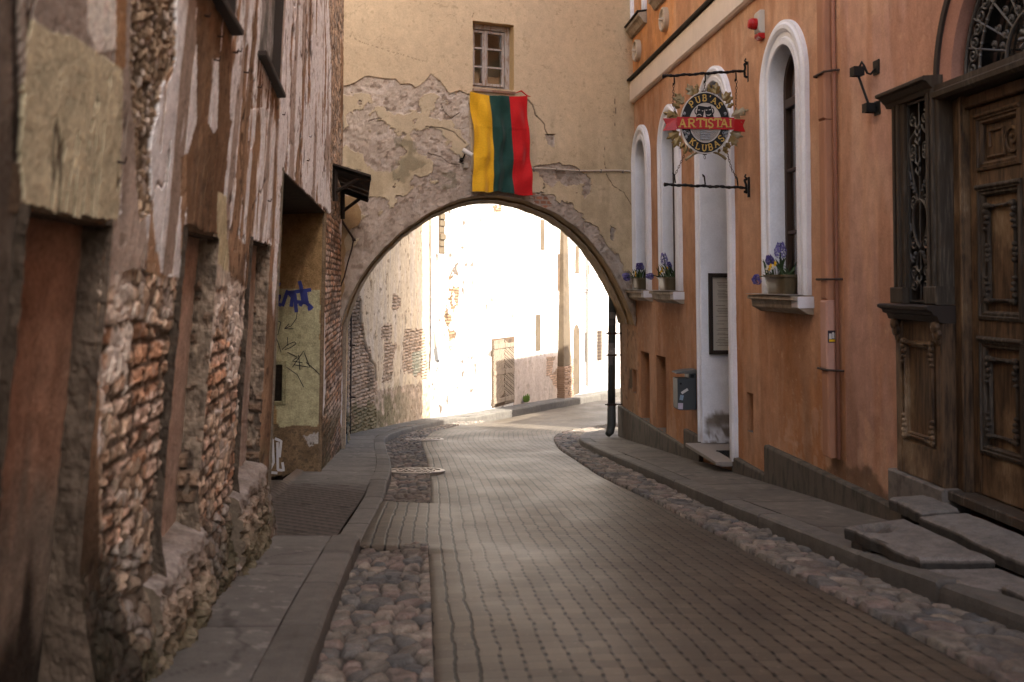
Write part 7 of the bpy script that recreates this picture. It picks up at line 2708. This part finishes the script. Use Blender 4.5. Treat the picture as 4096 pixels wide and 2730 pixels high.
hk = thing('iron_flag_holder', 'black wrought iron flag holder with square plates on the pink wall', 'bracket', RP(*H(3500, 360), .0))
ph = H(3505, 270); pl2 = H(3510, 432)
b = MB()
for p in (ph, pl2):
    b.frame_box(RP, p[0] - .07, p[0] + .035, p[1] - .065, p[1] + .055, -.01, .016, bev=.004)
b.build('wall_plate', M['iron'], hk)
yp = ph[0]
b = MB()
b.tube([RP(yp - .03, pl2[1], .01), RP(yp + .02, pl2[1] + .03, .06), RP(yp + .06, ph[1] - .06, .13)], .011, 6)
b.tube([RP(yp, ph[1], .0), RP(yp, ph[1] - .06, .05), RP(yp + .0, ph[1] - .05, .08), RP(yp + .01, ph[1] + .01, .10), RP(yp + .03, ph[1] + .05, .11), RP(yp + .06, ph[1] - .0, .125)], .010, 6)
b.build('stay', M['iron'], hk, smooth=True)
b = MB()
for v0, n0_ in ((ph[1] - .03, .14), (pl2[1] + .0, .055)):
    b = MB()
    yq2 = yp + (.06 if n0_ > .1 else .02)
    for u0_, u1_, m0, m1 in ((-.045, .045, -.045, -.037), (-.045, .045, .037, .045), (-.045, -.037, -.037, .037), (.037, .045, -.037, .037)):
        b.frame_box(RP, yq2 + u0_, yq2 + u1_, v0 - .035, v0 + .04, n0_ + m0, n0_ + m1)
    b.build('socket', M['iron'], hk)

# ------------------------------------------------------------------ rain pipes
pipe_paint = mat_flat('painted_pipe', (.38, .18, .10), .7, var=.2, s1=4, stretch=(1, 1, .4), bump=.15, dirt=(.30, .14, .08))
pipe_pink = mat_flat('repainted_pipe', (.48, .27, .20), .7, var=.12, s1=5, bump=.1)
rp = thing('painted_rain_pipe', 'square rain pipe painted orange brown between the orange and pink walls', 'rain pipe', RP(9.3, float(gz(9.3)), .05))
y0_, y1_ = 9.20, 9.36
def zpx(py, yq=9.25):
    return EYE + (HY - py) / K * yq


b = MB()
b.frame_box(RP, y0_, y1_, zpx(480), EYE + 9, -.02, .105, bev=.018)
b.frame_box(RP, y0_ + .006, y1_ - .006, zpx(1200), zpx(482), -.02, .10, bev=.016)
b.build('pipe', pipe_paint, rp)
b = MB()
b.frame_box(RP, y0_ + .004, y1_ - .004, zpx(1480), zpx(1202), -.02, .108, bev=.016)
mid_p = b.build('repainted_length', pipe_pink, rp)
b = MB()
b.frame_box(RP, y0_ + .006, y1_ - .006, zpx(1830), zpx(1482), -.02, .10, bev=.014)
b.build('lower_length', pipe_paint, rp)
b = MB()
b.tube([RP(y0_ - .055, zpx(1830), .03), RP(y0_ - .055, EYE + 9, .03)], .018, 8)
b.build('cable_conduit', mat_flat('conduit_paint', (.40, .19, .125), .7, var=.15), rp, smooth=True)
for py_ in (296, 1118, 1478):
    b = MB()
    z_ = zpx(py_)
    b.tube([RP(y1_ + .05, z_ + .01, .01), RP(y1_ + .045, z_ - .005, .09), RP(y1_ + .04, z_, .115), RP(y0_ - .03, z_, .115), RP(y0_ - .10, z_, .05), RP(y0_ - .12, z_, -.01)], .011, 6)
    b.build('pipe_bracket', M['rust'], rp)
b = MB()
zs0, zs1 = zpx(1370), zpx(1322)
fnS = lambda u, v, n: RP(y0_ + .004 - n, v, u)
b.frame_box(fnS, .0, .095, zs0, zs1, .0, .003)
st1 = b.build('sticker', mat_flat('sticker_dark', (.03, .022, .035), .4, bump=0), mid_p)
b = MB()
for (a_, c_, d_, e_) in ((.015, .03, .25, .8), (.035, .055, .35, .85), (.06, .085, .3, .75)):
    b.frame_box(fnS, a_, c_, zs0 + (zs1 - zs0) * d_, zs0 + (zs1 - zs0) * e_, .003, .0045)
b.build('sticker_print', stk[0], st1)
b = MB(); b.frame_box(fnS, .022, .085, zs0 + .008, zs0 + (zs1 - zs0) * .27, .003, .0045)
b.build('sticker_print', ye, st1)

cr_ = thing('corner_rain_pipe', 'dark rain pipe covered in stickers at the right foot of the arch', 'rain pipe', (1.95, 19.45, float(gz(19.4))))
Yp = 19.35
cpm = mat_flat('weathered_zinc', (.060, .062, .055), .6, .3, var=.35, s1=6, stretch=(1, 1, .6), bump=.2)
b = MB()
pts = [at(2449, 600, Yp), at(2449, 1250, Yp), at(2447, 1400, Yp), at(2446, 1640, Yp)]
b.tube(pts, .074, 16)
b.tube([at(2446, 1615, Yp), at(2446, 1700, Yp), at(2440, 1728, Yp - .04), at(2432, 1738, Yp - .1)], [.082, .086, .08, .06], 14)
b.build('pipe', cpm, cr_, smooth=True)
for py_ in (1334, 1421, 1618):
    b = MB()
    p = at(2448, py_, Yp)
    b.tube([p - [0, 0, .018], p + [0, 0, .018]], .095, 16)
    b.tube([p + [-.14, -.06, .0], p + [-.10, -.07, 0], p + [.2, .02, 0]], .012, 6)
    b.build('pipe_bracket', M['rust'], cr_)
b = MB()
for x, y, w, hh, mm in ((2449, 1262, .10, .06, 0), (2447, 1292, .09, .05, 1), (2446, 1386, .10, .07, 0), (2449, 1404, .11, .06, 2), (2447, 1418, .10, .05, 0), (2445, 1440, .07, .10, 1)):
    p = at(x, y, Yp)
    arc = np.linspace(-.9, .6, 6)
    V = []
    for dz in (-hh, hh):
        for a_ in arc:
            aa = a_ * w / .10
            V.append(p + np.array([.0835 * math.sin(aa), -.0835 * math.cos(aa), dz]))
    b.add(V, [(k, k + 1, k + 7, k + 6) for k in range(5)], mm)
b.build('sticker', [mat_flat('worn_sticker', (.20, .18, .16), .6, var=.5, s1=40, bump=0), mat_flat('worn_sticker_dark', (.10, .09, .085), .6, var=.6, s1=50, bump=0), mat_flat('worn_sticker_pale', (.30, .28, .26), .6, var=.5, s1=50, bump=0)], cr_)

# ------------------------------------------------------------------ broken stone steps by the doorway
def slab(name, lab, top, thick, seed, group='loose stone steps at the doorway', chip=None):
    top = np.array(top, float)
    c = top.mean(0)
    o = thing(name, lab, 'step', c - [0, 0, thick], group)
    n = 26
    g = np.zeros((n, n, 3))
    for i in range(n):
        for j in range(n):
            u, v = i / (n - 1), j / (n - 1)
            g[i, j] = (top[0] * (1 - u) + top[1] * u) * (1 - v) + (top[3] * (1 - u) + top[2] * u) * v
    rag = .05 * (fbm(g[..., 0] * 7, g[..., 1] * 7, seed, 4) - .5)
    edge = np.zeros((n, n)); edge[0] = edge[-1] = 1; edge[:, 0] = edge[:, -1] = 1
    g[..., 0] += rag * edge; g[..., 1] += rag * edge
    g[..., 2] += .020 * (fbm(g[..., 0] * 6, g[..., 1] * 6, seed + 1, 4) - .5) - .014 * edge
    if chip is not None:
        d = np.hypot(g[..., 0] - chip[0], g[..., 1] - chip[1])
        g[..., 2] -= .09 * sst(.15, .05, d + .08 * (fbm(g[..., 0] * 14, g[..., 1] * 14, 9, 3) - .5))
    col = np.array([.165, .148, .128]) * (.65 + .6 * fbm(g[..., 0] * 5, g[..., 1] * 5, seed + 2, 5))[..., None]
    if chip is not None:
        col = mixc(col, sst(.16, .06, d) * .8, np.array([.06, .05, .04]))
    col = mixc(col, edge * .3, np.array([.19, .17, .145]))
    b = MB()
    b.grid(g, col=col)
    rim = [g[i, 0] for i in range(n)] + [g[-1, j] for j in range(1, n)] + [g[i, -1] for i in range(n - 2, -1, -1)] + [g[0, j] for j in range(n - 2, 0, -1)]
    rim = np.array(rim); m = len(rim)
    lay = [rim, rim + [0, 0, -.02], rim + [0, 0, -thick]]
    lay[1][:, :2] += (rim[:, :2] - c[:2]) * .012
    V = np.concatenate(lay)
    V[m:2 * m, 2] += .012 * (fbm(V[m:2 * m, 0] * 20, V[m:2 * m, 1] * 20, seed, 3) - .5)
    F = [(k * m + i, k * m + (i + 1) % m, (k + 1) * m + (i + 1) % m, (k + 1) * m + i) for k in range(2) for i in range(m)] + [tuple(2 * m + i for i in range(m))]
    cc = np.tile(np.array([.05, .043, .035]), (3 * m, 1)); cc[:m] = [.16, .14, .118]
    b.add(V, F, col=cc)
    b.build('stone', M['stone'], o)
    return o


def D(px, py, z):
    t = (EYE - z) / ((py - HY) / K)
    return [(px - CX) / K * t, t, z]


zl_ = EYE - 1.60
slab('stone_step', 'upper stone landing slab with a broken edge under the far end of the doorway', [D(3560, 1990, zl_), D(3690, 2050, zl_), D(3850, 2000, zl_), D(3600, 1965, zl_ + .01)][0:1] + [[2.86, 6.93, zl_], [3.14, 6.98, zl_ + .01], [3.16, 7.52, zl_ + .01]], .075, 701)
slab('stone_step', 'long upper stone landing slab below the carved door', [[2.84, 6.92, zl_ - .012], [2.98, 5.55, zl_ - .012], [3.30, 5.55, zl_], [3.17, 6.96, zl_]], .075, 705)
zg_ = EYE - 1.655
slab('stone_step', 'low stone step slab with a hole knocked in its corner', [[2.30, 6.86, zg_ - .02], [2.46, 6.02, zg_ - .015], [2.86, 5.92, zg_ + .01], [2.74, 6.98, zg_ + .01]], .075, 711, chip=(2.47, 6.76))
slab('stone_step', 'squat stone block carrying the far corner of the low step', [[2.325, 6.82, zg_ - .096], [2.37, 6.60, zg_ - .096], [2.72, 6.62, zg_ - .085], [2.70, 6.92, zg_ - .085]], .12, 729)
slab('stone_step', 'flat tilted stone slab lying behind the kerb at the lower right', [[2.50, 5.98, EYE - 1.715], [2.62, 5.22, EYE - 1.70], [2.98, 5.3, EYE - 1.68], [2.88, 5.90, EYE - 1.69]], .07, 717)
slab('stone_step', 'broken stone piece propped at the right edge below the door', [[2.66, 5.40, EYE - 1.64], [2.74, 4.9, EYE - 1.62], [3.05, 4.9, EYE - 1.60], [2.99, 5.42, EYE - 1.62]], .08, 723)
b = MB()                                     # rubble bed under the landing
b.frame_box(RP, 5.0, 7.44, EYE - 2.1, EYE - 1.705, -.1, .06)
struct(b.build('step_bed', mat_flat('step_bed_earth', (.022, .018, .014), .95, var=.4, s1=10, bump=.6)))

# ------------------------------------------------------------------ manhole covers in the left gutter
for k, (px_, py_, lab) in enumerate(((1662, 1894, 'round iron manhole cover nearer the camera beside the left kerb'), (1697, 1734, 'round iron manhole cover further away just past the arch'))):
    t = 1.29 / ((py_ - HY) / K - .096) if k == 0 else 20.2
    x0_ = (px_ - CX) / K * t
    zz = float(gz(t)) - (.095 if k == 0 else .11)
    o = thing('manhole_cover', lab, 'manhole cover', (x0_, t, zz), 'manhole covers in the left gutter')
    b = MB()
    tilt = np.array([[1, 0, 0], [0, 1, -.02], [0, .096 * -1, 1]])
    b.lathe([(.40, -.10), (.40, .012), (.385, .02), (.335, .02), (.335, .006), (.001, .006)], (0, 0, 0), (0, .096, 1), 40)
    for r_ in (.09, .17, .25):
        for i in range(int(r_ * 70)):
            a_ = 2 * math.pi * i / int(r_ * 70)
            b.box((r_ * math.cos(a_), r_ * math.sin(a_), .012 - .096 * r_ * math.sin(a_)), (.05, .03, .022), rot=[[math.cos(a_ + 1.57), -math.sin(a_ + 1.57), 0], [math.sin(a_ + 1.57), math.cos(a_ + 1.57), 0], [0, 0, 1]])
    me_o = b.build('cover', mat_flat('worn_cast_iron', (.30, .26, .22), .45, .5, var=.3, s1=30, bump=.3) if k == 0 else bpy.data.materials['worn_cast_iron'], None)
    me_o.parent = o
    OFF[me_o.name] = OFF[o.name]
